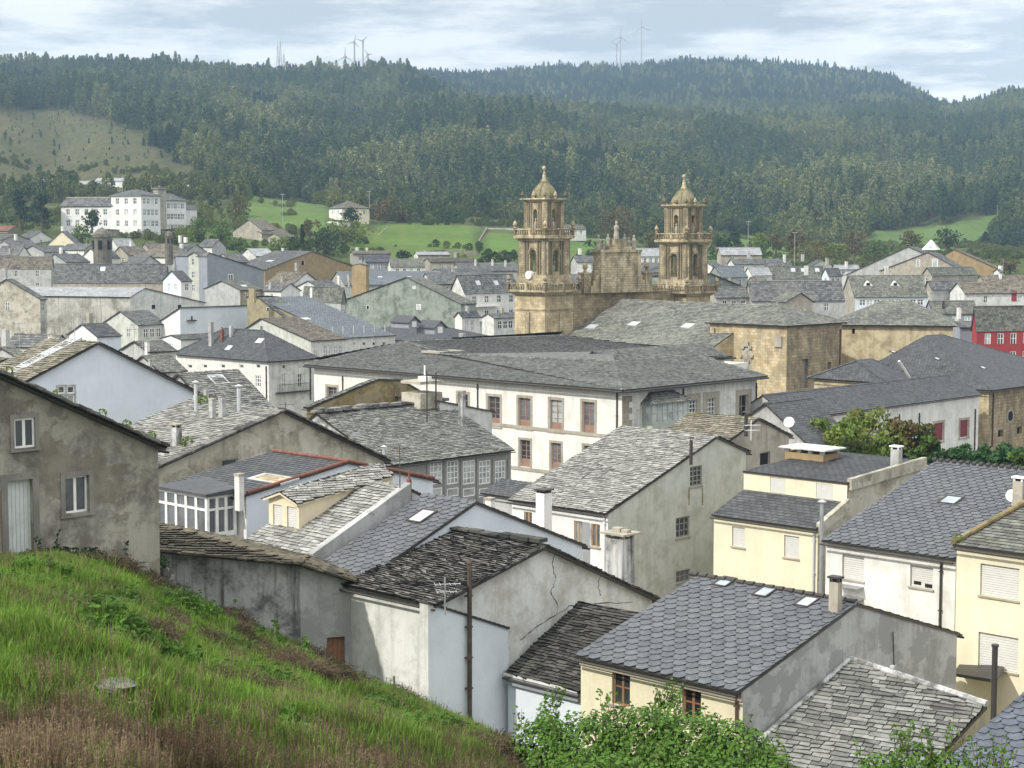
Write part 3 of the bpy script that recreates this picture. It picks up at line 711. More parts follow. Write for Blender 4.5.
for ix, px in enumerate(GX):
    for iy, D in enumerate(GD):
        z = ZT[ix, iy]; verts.append(((px - 512) / F * D * 1.0, D, z))
        c = (.045, .055, .028)
        r_ = HORIZON + (EYE - z) / D * F
        if D < 380: c = (.12, .115, .105)
        elif D < 690: c = (.06, .085, .03)
        for P, mc in MEADOWS:
            if D > 480 and D < 1150 and in_poly(px, r_, P): c = mc
        if 700 < D < 1500 and in_poly(px, r_, CLEAR):
            t = noise.fractal(Vector((px / 40, D / 90, 0)), 1.0, 2.0, 4) * .5 + .5
            t2 = noise.noise(Vector((px / 30, r_ / 2.2, 1))) * .5 + .5
            c = tuple(a + (b - a) * min(1, max(0, .5 * t + .6 * t2)) for a, b in zip((.04, .06, .024), (.105, .085, .052)))
        cols.append((*c, 1))
ny = len(GD)
for ix in range(len(GX) - 1):
    for iy in range(ny - 1): a = ix * ny + iy; faces.append((a, a + ny, a + ny + 1, a + 1))
me = bpy.data.meshes.new('valley_and_hills'); me.from_pydata(verts, [], faces)
ca = me.color_attributes.new('cover', 'FLOAT_COLOR', 'POINT'); ca.data.foreach_set('color', np.array(cols, dtype=np.float32).ravel())
me.polygons.foreach_set('use_smooth', np.ones(len(faces), dtype=bool))
m, nt, b = nmat('meadow_and_hill_ground')
at = nt.nodes.new('ShaderNodeAttribute'); at.attribute_name = 'cover'
p = pos(nt)
c_ = mixc(nt, ramp(nt, noi(nt, p, .03, 9, .7), .35, .65), mixc(nt, .38, at.outputs['Color'], (.03, .035, .015)), at.outputs['Color'])
c_ = mixc(nt, ramp(nt, noi(nt, pos(nt, (.35, .03, .3)), 1.0, 5, .6), .42, .62), c_, mixc(nt, .3, c_, (.16, .17, .05)))
c_ = mixc(nt, ramp(nt, noi(nt, p, .25, 6, .7), .58, .75), c_, mixc(nt, .35, c_, (.22, .20, .13)))
nt.links.new(c_, b.inputs['Base Color']); b.inputs['Roughness'].default_value = .95; b.inputs['Specular IOR Level'].default_value = .05
bump(nt, b, noi(nt, p, .4, 6, .7), .6, 1.2)
me.materials.append(m); g = bpy.data.objects.new('ground', me); COL.objects.link(g); tag(g, 'valley floor with meadows rising into wooded hills', None, None, 'structure')
# ------------------------------------------------------------------ haze
hb = MB(); x0, x1, y0, y1, z0, z1 = -2600, 2600, -40, 5300, -4, 640
hb.hexa([Vector(q) for q in ((x0, y0, z0), (x1, y0, z0), (x1, y1, z0), (x0, y1, z0), (x0, y0, z1), (x1, y0, z1), (x1, y1, z1), (x0, y1, z1))])
hm = bpy.data.materials.new('haze_air'); hm.use_nodes = True; hn = hm.node_tree; hn.nodes.remove(hn.nodes['Principled BSDF'])
pv = hn.nodes.new('ShaderNodeVolumePrincipled'); pv.inputs['Color'].default_value = (.52, .74, 1.0, 1); pv.inputs['Density'].default_value = .00013; pv.inputs['Anisotropy'].default_value = .1
hn.links.new(pv.outputs[0], hn.nodes['Material Output'].inputs['Volume'])
tag(hb.build('haze', hm), 'pale blue air between the town and the far hills', None, None, 'stuff')
# ------------------------------------------------------------------ scattering by geometry nodes (only for what nobody could count)
def proto_coll(name, objs):
    c = bpy.data.collections.new(name)
    for o in objs: COL.objects.unlink(o); c.objects.link(o)
    return c
def scatter(name, pts, rots, scls, idx, coll, label):
    me = bpy.data.meshes.new(name); me.vertices.add(len(pts)); me.vertices.foreach_set('co', np.asarray(pts, dtype=np.float32).ravel())
    a = me.attributes.new('rot', 'FLOAT_VECTOR', 'POINT'); a.data.foreach_set('vector', np.asarray(rots, dtype=np.float32).ravel())
    a = me.attributes.new('scl', 'FLOAT_VECTOR', 'POINT'); a.data.foreach_set('vector', np.asarray(scls, dtype=np.float32).ravel())
    a = me.attributes.new('idx', 'INT', 'POINT'); a.data.foreach_set('value', np.asarray(idx, dtype=np.int32))
    o = bpy.data.objects.new(name, me); COL.objects.link(o)
    nt = bpy.data.node_groups.new(name + '_scatter', 'GeometryNodeTree')
    nt.interface.new_socket('Geometry', in_out='INPUT', socket_type='NodeSocketGeometry'); nt.interface.new_socket('Geometry', in_out='OUTPUT', socket_type='NodeSocketGeometry')
    gi, go = nt.nodes.new('NodeGroupInput'), nt.nodes.new('NodeGroupOutput')
    ip = nt.nodes.new('GeometryNodeInstanceOnPoints'); ci = nt.nodes.new('GeometryNodeCollectionInfo')
    ci.inputs['Collection'].default_value = coll; ci.inputs['Separate Children'].default_value = True; ci.inputs['Reset Children'].default_value = True
    ip.inputs['Pick Instance'].default_value = True
    def na(n, t):
        x = nt.nodes.new('GeometryNodeInputNamedAttribute'); x.data_type = t; x.inputs['Name'].default_value = n; return [q for q in x.outputs if q.enabled and q.name == 'Attribute'][0]
    er = nt.nodes.new('FunctionNodeEulerToRotation')
    l = nt.links
    l.new(gi.outputs[0], ip.inputs['Points']); l.new(ci.outputs[0], ip.inputs['Instance']); l.new(na('idx', 'INT'), ip.inputs['Instance Index'])
    l.new(na('rot', 'FLOAT_VECTOR'), er.inputs[0]); l.new(er.outputs[0], ip.inputs['Rotation']); l.new(na('scl', 'FLOAT_VECTOR'), ip.inputs['Scale']); l.new(ip.outputs[0], go.inputs[0])
    mo = o.modifiers.new('scatter', 'NODES'); mo.node_group = nt
    return tag(o, label, None, None, 'stuff')
def rnd_unit():
    z = random.uniform(-1, 1); a = random.uniform(0, 6.283); r_ = math.sqrt(1 - z * z); return Vector((r_ * math.cos(a), r_ * math.sin(a), z))
def leaf(mb, c, size, n=None, t=.5, el=1.6):
    n = n or rnd_unit(); a = n.orthogonal().normalized(); a = (a * math.cos(q := random.uniform(0, 6.28)) + n.cross(a) * math.sin(q)); b_ = n.cross(a)
    u, v = a * size * el * .5, b_ * size * .5
    mb.add([c - u, c + v * .9 - u * .1, c + u, c - v * .9 - u * .1], 0, None, t)
def forest_mat(name, c0, c1, c2):
    m, nt, b = nmat(name)
    oi = nt.nodes.new('ShaderNodeObjectInfo')
    col = mixc(nt, oi.outputs['Random'], c0, c1)
    col = mixc(nt, ramp(nt, noi(nt, pos(nt, (1, .45, 1)), .009, 6, .68), .45, .58), mixc(nt, .3, col, (.02, .045, .03)), mixc(nt, .72, col, c2))
    col = mixc(nt, tint_out(nt), mixc(nt, .55, col, (.008, .013, .008)), col)
    nt.links.new(col, b.inputs['Base Color']); b.inputs['Roughness'].default_value = .9; b.inputs['Specular IOR Level'].default_value = .05
    return m
FM = [forest_mat('eucalyptus_leaves', (.06, .115, .05), (.155, .20, .085), (.29, .31, .13)), forest_mat('pine_needles', (.014, .036, .022), (.042, .075, .040), (.06, .095, .05)),
      forest_mat('oak_leaves', (.075, .13, .036), (.17, .22, .065), (.20, .22, .075))]
protos = []
for q, (hgt, wd, kind, n_) in enumerate([(13, 2.1, 0, 380), (15, 2.5, 0, 420), (11, 2.4, 0, 360), (12, 2.5, 1, 420), (10, 2.9, 1, 420), (9, 3.3, 2, 460), (8, 3.0, 2, 420)]):
    mb = MB()
    for k in range(n_):
        f = random.random() ** .8
        if kind == 0: z = hgt * (.22 + .78 * f); r_ = wd * (.35 + .75 * math.sin(math.pi * min(1, .18 + .80 * f))) * .8
        elif kind == 1: z = hgt * (.08 + .92 * f); r_ = wd * (1.05 - f) ** .8
        else: z = hgt * (.15 + .85 * f); r_ = wd * math.sqrt(max(.05, 1 - (2 * f - .9) ** 2 * .9))
        a = random.uniform(0, 6.283); lob = 1 + .25 * math.sin(3 * a + q + 4 * f); r_ *= lob * math.sqrt(random.uniform(.15, 1))
        leaf(mb, Vector((r_ * math.cos(a), r_ * math.sin(a), z)), random.uniform(.5, 1.0), t=random.random(), el=1.3)
    mb.tube(Vector((0, 0, -1)), Vector((0, 0, hgt * .8)), .22, .06, 5, 1)
    protos.append(mb.build('forest_tree', [FM[kind], 'bark']))
fc = proto_coll('forest_trees', protos)
pts, rots, scls, idx = [], [], [], []
def try_tree(px, D, sc=1.0):
    z = ground_z(px, D); r_ = HORIZON + (EYE - z) / D * F; x = (px - 512) / F * D
    jx, jy = 16 * noise.noise(Vector((px / 14, D / 60, 4))), 7 * noise.noise(Vector((px / 14, D / 60, 6)))
    if D < 1500 and in_poly(px + jx, r_ + jy, CLEAR):
        if random.random() > .10: return
        sc *= random.uniform(.12, .34)
    if D < 1150 and any(in_poly(px, r_, P) for P, _ in MEADOWS): return
    if D < 735 and 180 < px < 470: return
    t = noise.noise(Vector((x / 140, D / 140, 0))) + .35 * noise.noise(Vector((x / 45, D / 45, 5)))
    gap = noise.noise(Vector((x / 60, D / 60, 9)))
    if gap > .50: return
    k = random.choice((0, 1, 2)) if t > -.10 else random.choice((3, 4)) if t < -.34 else random.choice((5, 6, 2, 5))
    if D < 950: k = random.choice((5, 6, 5, 0))
    if D > 1560 and D < 2000: sc *= .85
    if D > 2300 and random.random() < .8: k = random.choice((3, 4))
    if D < 900: sc *= .7
    s_ = sc * random.uniform(.6, 1.35)
    pts.append((x, D, z - .5)); rots.append((0, 0, random.uniform(0, 6.28))); scls.append((s_ * random.uniform(.9, 1.15),) * 2 + (s_ * random.uniform(.9, 1.4),)); idx.append(k)
nA = 52000
for _ in range(nA):
    D = math.sqrt(random.uniform(720 ** 2, 1960 ** 2)); px = random.uniform(-140, 1160)
    if px > 470 and D < 770 + (px - 470) * .18: continue
    try_tree(px, D)
for _ in range(30000):
    D = math.sqrt(random.uniform(1960 ** 2, 3020 ** 2)); px = random.uniform(360, 1160)
    try_tree(px, D, .95)
scatter('forest', pts, rots, scls, idx, fc, 'dense mixed wood of eucalyptus and pine covering the hills behind the town')

pts, rots, scls, idx = [], [], [], []
for _ in range(9000):      # scrub and brambles on the field edges between the town and the wood
    D = math.sqrt(random.uniform(520 ** 2, 900 ** 2)); px = random.uniform(-60, 1090)
    z = ground_z(px, D); r_ = HORIZON + (EYE - z) / D * F; x = (px - 512) / F * D
    t = noise.noise(Vector((x / 28, D / 28, 2.2))) + .5 * noise.noise(Vector((x / 9, D / 9, 4.2)))
    if any(in_poly(px, r_, P) for P, _ in MEADOWS[:3]) and t < .42: continue
    if D < 560 and t < .2 or t < -.02: continue
    s_ = random.uniform(.12, .38); pts.append((x, D, z - .4)); rots.append((0, 0, random.uniform(0, 6.28))); scls.append((s_ * 1.3, s_ * 1.3, s_)); idx.append(random.choice((5, 6)))
scatter('scrub', pts, rots, scls, idx, fc, 'scrub and brambles along the field edges below the wood')
# ------------------------------------------------------------------ the grassy bank below the camera
EDGE = [(-300, 54, 550), (0, 52.5, 563), (60, 53.5, 566), (120, 55.5, 575), (165, 60.2, 598), (230, 60.4, 626), (300, 60.4, 655), (355, 60.6, 690), (430, 58.4, 722), (480, 58, 742), (520, 56, 764), (560, 50, 790), (650, 44, 812), (800, 42, 820), (1000, 40, 825), (1300, 40, 840)]
ex_, ed_, ep_ = (np.array([e[q] for e in EDGE], float) for q in range(3))
def bank_z(px, D):
    de, pe = np.interp(px, ex_, ed_), np.interp(px, ex_, ep_); ze = EYE - (pe - HORIZON) / F * de
    zn = 21.6
    t = (D - 8) / (de - 8)
    if t > 1: return ze - (D - de) * 2.4
    z = zn + (ze - zn) * t
    x = (px - 512) / F * D
    return z + noise.fractal(Vector((x / 5, D / 3.5, 2)), 1.0, 2.0, 3) * .75 * min(1, max(0, (1 - t) * 6)) * min(1, max(0, t * 5))
bx = np.arange(-300, 1301, 10.0); verts, faces = [], []
bt = np.concatenate([np.array([-8, -2, 3]), np.linspace(8, 62, 110), np.array([64., 66.])])
for px in bx:
    for D in bt:
        x = (px - 512) / F * max(D, 8) if D >= 8 else (px - 512) / F * 8 * (1 + (8 - D) * .02)
        z = bank_z(px, D) if D >= 8 else 21.6 + (8 - D) * .25
        verts.append((x, D, max(z, .8)))
nb = len(bt)
for ix in range(len(bx) - 1):
    for iy in range(nb - 1): a = ix * nb + iy; faces.append((a, a + nb, a + nb + 1, a + 1))
me = bpy.data.meshes.new('grassy_bank'); me.from_pydata(verts, [], faces); me.polygons.foreach_set('use_smooth', np.ones(len(faces), dtype=bool))
m, nt, b = nmat('bank_earth_and_turf'); p = pos(nt)
c_ = mixc(nt, ramp(nt, noi(nt, p, .5, 6), .4, .6), (.05, .075, .018), (.085, .065, .035))
nt.links.new(c_, b.inputs['Base Color']); b.inputs['Roughness'].default_value = 1; bump(nt, b, noi(nt, p, 4, 5), .8, .1)
me.materials.append(m); bk = bpy.data.objects.new('grassy_bank', me); COL.objects.link(bk); tag(bk, 'steep grassy bank in the foreground', None, None, 'structure')
def grass_mat(name, c0, c1, c2):
    m, nt, b = nmat(name)
    oi = nt.nodes.new('ShaderNodeObjectInfo')
    col = mixc(nt, oi.outputs['Random'], c0, c1); col = mixc(nt, ramp(nt, noi(nt, pos(nt), .38, 5, .65), .42, .62), col, c2)
    nt.links.new(col, b.inputs['Base Color']); b.inputs['Roughness'].default_value = .7; b.inputs['Specular IOR Level'].default_value = .15
    tr = node(nt, 'ShaderNodeBsdfTranslucent'); nt.links.new(col, tr.inputs['Color'])
    mx = nt.nodes.new('ShaderNodeMixShader'); mx.inputs[0].default_value = .3
    nt.links.new(b.outputs[0], mx.inputs[1]); nt.links.new(tr.outputs[0], mx.inputs[2]); nt.links.new(mx.outputs[0], nt.nodes['Material Output'].inputs['Surface'])
    return m
GM = [grass_mat('fresh_grass', (.115, .225, .030), (.18, .30, .048), (.13, .19, .042)), grass_mat('dry_stalks', (.15, .105, .07), (.30, .235, .145), (.11, .075, .05)), grass_mat('herb_leaves', (.05, .13, .018), (.10, .20, .03), (.06, .12, .025)),
      grass_mat('dead_bramble', (.10, .075, .05), (.16, .12, .08), (.07, .06, .03))]
def tuft(n, h, spread, wd, kind):
    mb = MB()
    for _ in range(n):
        a = random.uniform(0, 6.28); r_ = spread * math.sqrt(random.random()); b0 = Vector((r_ * math.cos(a), r_ * math.sin(a), -.05))
        d = Vector((math.cos(a2 := random.uniform(0, 6.28)), math.sin(a2), 0)); hh = h * random.uniform(.5, 1.15); ln = random.uniform(.1, .55) * hh
        sd = Vector((-d.y, d.x, 0)) * wd * .5
        if kind == 'blade':
            m1 = b0 + Z * hh * .6 + d * ln * .35; m2 = b0 + Z * hh + d * ln
            mb.add([b0 - sd, b0 + sd, m1 + sd * .8, m1 - sd * .8]); mb.add([m1 - sd * .8, m1 + sd * .8, m2])
        elif kind == 'stalk':
            m2 = b0 + Z * hh + d * ln * .5
            mb.add([b0 - sd, b0 + sd, m2 + sd * .6, m2 - sd * .6])
            for q in range(3): leaf(mb, b0.lerp(m2, random.uniform(.6, 1.03)), random.uniform(.010, .026), el=2.4)
        else:
            for q in range(4): leaf(mb, b0 + Z * hh * random.random() + d * ln * random.random(), random.uniform(.04, .10), (Vector((random.uniform(-.7, .7), random.uniform(-.7, .7), 1))).normalized(), el=1.4)
    return mb.build('grass_tuft', [GM[{'blade': 0, 'stalk': 1, 'herb': 2}[kind]]])
tp = [tuft(26, .26, .22, .017, 'blade'), tuft(22, .34, .24, .019, 'blade'), tuft(30, .18, .22, .016, 'blade'), tuft(24, .50, .25, .009, 'stalk'), tuft(28, .42, .28, .009, 'stalk'), tuft(14, .26, .25, .02, 'herb')]
bm_ = MB()
for _ in range(60):
    c = Vector((random.uniform(-.4, .4), random.uniform(-.4, .4), random.uniform(0, .45))); d = rnd_unit() * .35; sd = d.orthogonal().normalized() * .012
    bm_.add([c - d - sd, c - d + sd, c + d + sd, c + d - sd])
    if random.random() < .4: leaf(bm_, c + d, .06)
tp.append(bm_.build('grass_tuft', [GM[3]]))
tc_ = proto_coll('grass_tufts', tp)
pts, rots, scls, idx = [], [], [], []
for _ in range(74000):
    px = random.uniform(-230, 1120); de = float(np.interp(px, ex_, ed_)); D = math.sqrt(random.uniform(13 ** 2, (de + .6) ** 2))
    z = bank_z(px, D); r_ = HORIZON + (EYE - z) / D * F
    if r_ > 800: continue
    x = (px - 512) / F * D
    dry = 1 / (1 + math.exp(-(r_ - 738 - px * .12 - 26 * noise.noise(Vector((x / 3, D / 3, 1)))) / 17))
    dry = max(dry, .03)
    sp = noise.noise(Vector((x / 2.2, D / 2.2, 7)))
    if random.random() < dry * .80: k = random.choice((3, 4, 4)); s_ = random.uniform(.6, 1.1)
    elif sp > .38 and D > 30: k = random.choice((6, 5, 5, 0)); s_ = random.uniform(.45, .85)
    elif sp < -.28: k = random.choice((5, 5, 0)); s_ = random.uniform(.9, 1.6)
    else: k = random.choice((0, 0, 1, 2, 2)); s_ = random.uniform(.7, 1.25)
    pts.append((x, D, z)); rots.append((random.uniform(-.12, .12), random.uniform(-.12, .12), random.uniform(0, 6.28))); scls.append((s_, s_, s_ * random.uniform(.8, 1.2))); idx.append(k)
scatter('grass', pts, rots, scls, idx, tc_, 'tall grass, herbs and dry stalks covering the foreground bank')
# the pale boulders lying in the grass
def rock(name, px, py, wpx, label, sq=.45, group=None):
    D = 14.0
    while D < 56 and HORIZON + (EYE - bank_z(px, D)) / D * F > py: D += .1
    c = Vector(((px - 512) / F * D, D, bank_z(px, D))); r_ = wpx / (F / D) / 2
    mb = MB(); n_, m_ = 18, 9; P = {}
    for a in range(m_ + 1):
        for q in range(n_):
            th, ph = math.pi * a / m_, 2 * math.pi * q / n_; d = Vector((math.sin(th) * math.cos(ph), math.sin(th) * math.sin(ph), math.cos(th)))
            f_ = 1 + .30 * noise.fractal(d * 1.7 + c, 1, 2, 4); P[a, q] = c + Vector((d.x * r_ * f_, d.y * r_ * .8 * f_, d.z * r_ * sq * f_ + r_ * sq * .55))
    for a in range(m_):
        for q in range(n_):
            z_ = (q + 1) % n_; v = [P[a, q], P[a + 1, q], P[a + 1, z_], P[a, z_]]
            mb.add(v[:3] if a == m_ - 1 else [v[0], v[1], v[2], v[3]] if a else [v[0], v[1], v[2]])
    o = mb.build(name, 'limestone', None, c); tag(o, label, 'rock', group); return o
rock('boulder', 108, 698, 44, 'pale grey boulder half buried in the dry grass', .28)
rock('stone', 150, 703, 17, 'small pale stone in the grass just beside the big boulder', .4)
rock('flat_stone', 128, 618, 13, 'small whitish stone higher up on the green bank', .35)
# ================================================================== the near houses
# rough stone house on the left edge
h = gable('stone_house', 'patchy stone gable house with a pale door at the top of the grassy bank', (158, 449, 56.5), [(-300, 402), (-118, 327), (158, 449)], ['rubbledark', 'rubbledark'], 'stonehouse', base=13.2, L=7, over=.32, eave=.12)
h.win('front', 14, 418, 35, 448, nx=2, ny=1, sur=(.14, 'cement_warm'), r=.10)
h.win('front', 65, 476, 89, 513, nx=2, ny=1, sur=(.16, 'cement_warm'), r=.18, pane='glass')
h.win('front', 8, 480, 33, 556, kind='door', nx=5, frame='door_pale', name='door', r=.22, sur=(.22, 'cement_warm'))
h.walls()
mb = MB()
A, B = h.Q[1], h.Q[2]; d = (B - A); ln = d.length; d.normalize(); q = 0
while q < ln:      # jagged slates bedded along the verge
    c = A + d * q - h.i * (.30 + .1 * random.random()) + Z * .12; w_ = random.uniform(.18, .4)
    mb.box(c, d * w_ * .7 + Z * random.uniform(-.03, .03), h.i * .28, Z * random.uniform(.05, .12), 0, random.random()); q += w_ * 1.05
kid(mb, 'verge_slates', T['rubbledark'][5], h.root, h.root)
M['moss_leaf'] = leafmat('verge_weeds', (.08, .14, .02), (.16, .22, .04))
for _ in range(5):
    mb = MB(); f = random.random() ** .5; c = A + d * (ln * random.uniform(.35, .97)) - h.i * .35 + Z * .3
    for _ in range(40): leaf(mb, c + rnd_unit() * .14, .07, t=random.random())
    kid(mb, 'roof_weed', 'moss_leaf', h.root, h.root)
# stone wall ruin beside it
def rubble_wall(name, pts_, D, label, hgt=1.5, th=.6, n=150, mat='rubblewall'):
    (xa, ya), (xb, yb) = pts_; A, B = pt(xa, ya, D[0]), pt(xb, yb, D[1]); base = (A + B) / 2 - Z * hgt
    mb = MB(); d = B - A; L_ = d.length; dh = Vector((d.x, d.y, 0)).normalized(); nn = Vector((dh.y, -dh.x, 0))
    for _ in range(n):
        f, g_ = random.random(), random.random(); c = A + d * f - Z * (hgt * g_) + nn * random.uniform(-th, th) * .45
        r_ = random.uniform(.14, .34)
        u = (dh + rnd_unit() * .3).normalized() * r_; v = nn * r_ * random.uniform(.6, 1); mb.box(c, u, v, Z * r_ * random.uniform(.5, 1.0) + rnd_unit() * .04, 0, random.random())
    o = mb.build(name, mat, None, base); return tag(o, label, 'wall')
M['loosestone'] = rooftile('loose_wall_stone', (.10, .095, .085), (.26, .25, .22), (.3, .3, .26), .3, (.06, .07, .02), .6)
rubble_wall('ruined_stone_wall', [(118, 566), (168, 572)], (57.5, 59.3), 'low tumbledown rubble wall between the stone house and the dark cement wall', 2.2, .9, 170, 'loosestone')
rubble_wall('rubble_heap', [(232, 632), (300, 652)], (59.5, 59.6), 'line of loose rubble at the foot of the dark cement wall', .8, .7, 70, 'loosestone')
# low outbuilding: dark cement wall under a mossy roof
A, B, C_ = pt(150, 551, 62.4), pt(300, 565, 60.6), pt(357, 582, 61.2)
back = [pt(128, 520, 66.5), pt(245, 545, 64.6), pt(306, 559, 64.0), pt(352, 574, 63.9)]
zb = 1.5
h = House('outbuilding', 'low outbuilding with a dark stained cement wall under a mossy lean-to roof', 'outbuilding', Vector((B.x - 2, B.y + 2, zb)), 80)
bt_ = lambda p: Vector((p.x, p.y, zb))
nA = Vector(((B - A).y, -(B - A).x, 0)).normalized(); nB = Vector(((C_ - B).y, -(C_ - B).x, 0)).normalized()
h.face('front', [bt_(A), bt_(B), B, A], 'concrete', nA); h.face('annex', [bt_(B), bt_(C_), C_, B], 'cement', nB)
b0, b1, b2, b3 = back
h.face('back', [bt_(b1), bt_(b0), b0, b1], 'concrete', -nA); h.face('end', [bt_(b0), bt_(A), A, b0], 'concrete', Vector((-1, 0, 0)))
h.face('end2', [bt_(C_), bt_(b3), b3, C_], 'cement', Vector((1, 0, 0)))
h.win('annex', 327, 637, 345, 672, kind='door', nx=3, frame='frame_wood', name='door', r=.25)
h.walls()
mb = MB(); up = Z * .1; fo = Vector((0, -.25, 0))
for tri in ([A + fo, B + fo, b0], [B + fo, b1, b0], [B + fo, C_ + fo, b2], [B + fo, b2, b1], [C_ + fo, b3, b2]): roof_plane(mb, [p + up for p in tri], 'brownmoss', .1)
for a_, b_ in ((A, B), (B, C_)):
    d = b_ - a_; ln = d.length; d.normalize(); q = 0
    while q < ln:
        w_ = random.uniform(.15, .35); mb.box(a_ + d * q - Vector((0, random.uniform(.12, .3), 0)) + Z * .1, d * w_ * .7, Vector((0, .3, 0)), Z * random.uniform(.04, .1), 0, random.random()); q += w_
h.roofmesh(mb, 'brownmoss')
# blue-white gable house, upper left
h = gable('gable_house', 'large plain white gable tinted shade-blue with one four-pane window, mossy roof on its left', (191, 391, 98), [(-30, 412), (97, 344), (193, 392)], ['rubblemoss', 'rubblemid'], 'bluewhite', base=7, end=50, endk=1, over=.25)
for (a, b) in ((57.5, 65), (67, 74.5)):
    for (c, e) in ((386, 393.5), (395, 403)): h.win('front', a, c, b, e, nx=1, ny=1, r=.08, sur=(.07, 'greywall'))
h.walls()
h.skylight(50, 353, .5, 1.9, 0, 'zinc', 'zinc'); h.skylight(28, 364, .35, 1.2, 0, 'zinc', 'zinc'); h.antenna(75, 349, 322, 0)
# stained house with the old slate roof
h = gable('slate_house', 'old stained render house with a wide light slate roof and small square chimneys', (157, 468, 80), [(157, 468), (281, 412), (384, 461)], ['rubble', 'rubble'], 'stained', base=8, end=190, endk=1, over=.28)
h.win('front', 222, 459, 238, 470, nx=1, ny=1, frame='frame_grey', sill=False)
h.walls()
h.chimney(176, 447, 425, 13, 'concrete', cap='slab'); h.chimney(222, 418, 396, 9, 'cement', cap=None); h.chimney(212, 419, 398, 8, 'cement', cap='flat')
h.pipe(239, 412, 388, .10, mat='zinc'); h.pipe(196, 412, 384, .09, mat='zinc')
h.antenna(286, 443, 402, 1, ((.95, .8, 5), (.6, .7, 4)), 'rust')
mb = MB()
for (a_, b_) in ((h.Q[0], h.Q[1]), (h.Q[1], h.Q[2])):
    d = b_ - a_; ln = d.length; d.normalize(); q = 0
    while q < ln:
        w_ = random.uniform(.2, .4); mb.box(a_ + d * q - h.i * .2 + Z * .13, d * w_ * .7, h.i * .26, Z * random.uniform(.04, .1), 0, random.random()); q += w_
kid(mb, 'verge_slates', T['rubbledark'][5], h.root, h.root)
for (px_, py_) in ((187, 446), (203, 404), (160, 452)):
    mb = MB(); P = h.on_roof(px_, py_, 0)[0]
    for _ in range(70): leaf(mb, P + rnd_unit() * .28 + Z * .15, .13, t=random.random())
    kid(mb, 'roof_weed', 'moss_leaf', h.root, h.root)
# slate roof behind it
h = gable('slate_house', 'low house behind the stained render house, grey slate roof with one pale skylight', (179, 375, 112), [(150, 402), (180, 375), (219, 418)], ['rubblemid', 'rubblemid'], 'greywall', face='i', base=8, end=238, endk=1)
h.walls(); h.skylight(218, 380, .6, .5, 1, 'zinc', 'zinc'); h.pipe(197, 396, 384, .08, 1)
h.chimney(206, 407, 388, 6, 'greywall', 1, cap=None)
# white house with the glazed veranda and red roof edges
h = gable('veranda_house', 'white house with a dark sheet roof edged in red tiles and a glazed white veranda', (246, 496, 72), [(246, 496), (347, 464), (433, 481)], ['slate', 'slate'], 'bluewhite', side='white', base=8, end=172, over=.12, caps=False)
hv = h
rt = MB()
A, B, C_ = (p + Z * .15 - h.i * .1 for p in h.Q)
for a_, b_ in ((A, B), (B, B + h.e * h.L), (B, C_)):
    d = b_ - a_; ln = d.length; d.normalize(); q = 0
    while q < ln - .1: rt.tube(a_ + d * q, a_ + d * min(q + .42, ln), .085, .07, 8, 0, random.random()); q += .36
kid(rt, 'tile_edging', 'redtile', h.root, h.root)
h.chimney(239, 497, 473, 11, 'white', cap='flat'); h.skylight(273, 479, 1.2, .5, 0, 'tanplaster', 'zinc', .03)
# glazed veranda
V0 = pt(207, 497, 71.2); zt = V0.z; i, j = h.i, h.j
Lv = solve_t(V0, i, 157); Wv = solve_t(V0, j, 234)
fr, gl, lo_, rf = MB(), MB(), MB(), MB()
hv_ = 1.75; sillz = zt - hv_
def bay(O, d, n, L_, nb_):
    for q in range(nb_ + 1):
        c = O + d * (L_ * q / nb_); fr.box(Vector((c.x, c.y, sillz)), d * .075, n * .06, Z * hv_)
    for z_, t_ in ((sillz - .02, .20), (zt - .10, .10), (zt - .62, .10)): c = O + d * L_ / 2; fr.box(Vector((c.x, c.y, z_)) , d * (L_ / 2 + .04), n * .045, Z * t_)
    a_, b_ = O + d * .03, O + d * (L_ - .03); gl.add([Vector((a_.x, a_.y, sillz)), Vector((b_.x, b_.y, sillz)), Vector((b_.x, b_.y, zt)), Vector((a_.x, a_.y, zt))])
bay(V0, i, j, Lv, 5); bay(V0, j, i, Wv, 3)
q_ = [V0 + i * .05 + j * .05, V0 + i * (Lv - .05) + j * .05, V0 + i * (Lv - .05) + j * (Wv + 1.6), V0 + i * .05 + j * (Wv + .4)]
lo_.hexa([Vector((p.x, p.y, 2)) for p in q_] + [Vector((p.x, p.y, sillz - .03)) for p in q_])
o = kid(fr, 'veranda', 'frame_white', h.root, h.root); kid(gl, 'pane', 'glass_mid', o, h.root); kid(lo_, 'base', 'white', o, h.root)
rf.hexa([p + Z * .02 for p in (V0 - i * .2 - j * .2, V0 + i * Lv - j * .2, V0 + i * Lv + j * (Wv + 1.2), V0 - i * .2 + j * (Wv + .1))] + [p + Z * .14 for p in (V0 - i * .2 - j * .2, V0 + i * Lv - j * .2, V0 + i * Lv + j * (Wv + 1.2) + Z * .12, V0 - i * .2 + j * (Wv + .1) + Z * .12)])
kid(rf, 'roof', T['slate'][5], o, h.root)
h.walls()
# house with the cream dormer
h = gable('dormer_house', 'house with a pale speckled slate roof carrying a cream two-window dormer', (307, 560, 64.2), [(307, 560), (405, 489), (500, 535)], ['rubble', 'rubble'], 'greywall', base=8, end=338, endk=1, over=0)
pw = MB(); A, B = h.Q[0], h.Q[1]
pw.hexa([A - h.i * .35 - Z * .8, B - h.i * .35 - Z * .8, B - h.i * .02 - Z * .8, A - h.i * .02 - Z * .8] + [A - h.i * .35 + Z * .28, B - h.i * .35 + Z * .28, B - h.i * .02 + Z * .28, A - h.i * .02 + Z * .28])
kid(pw, 'parapet', 'cement', h.root, h.root)
h.walls()
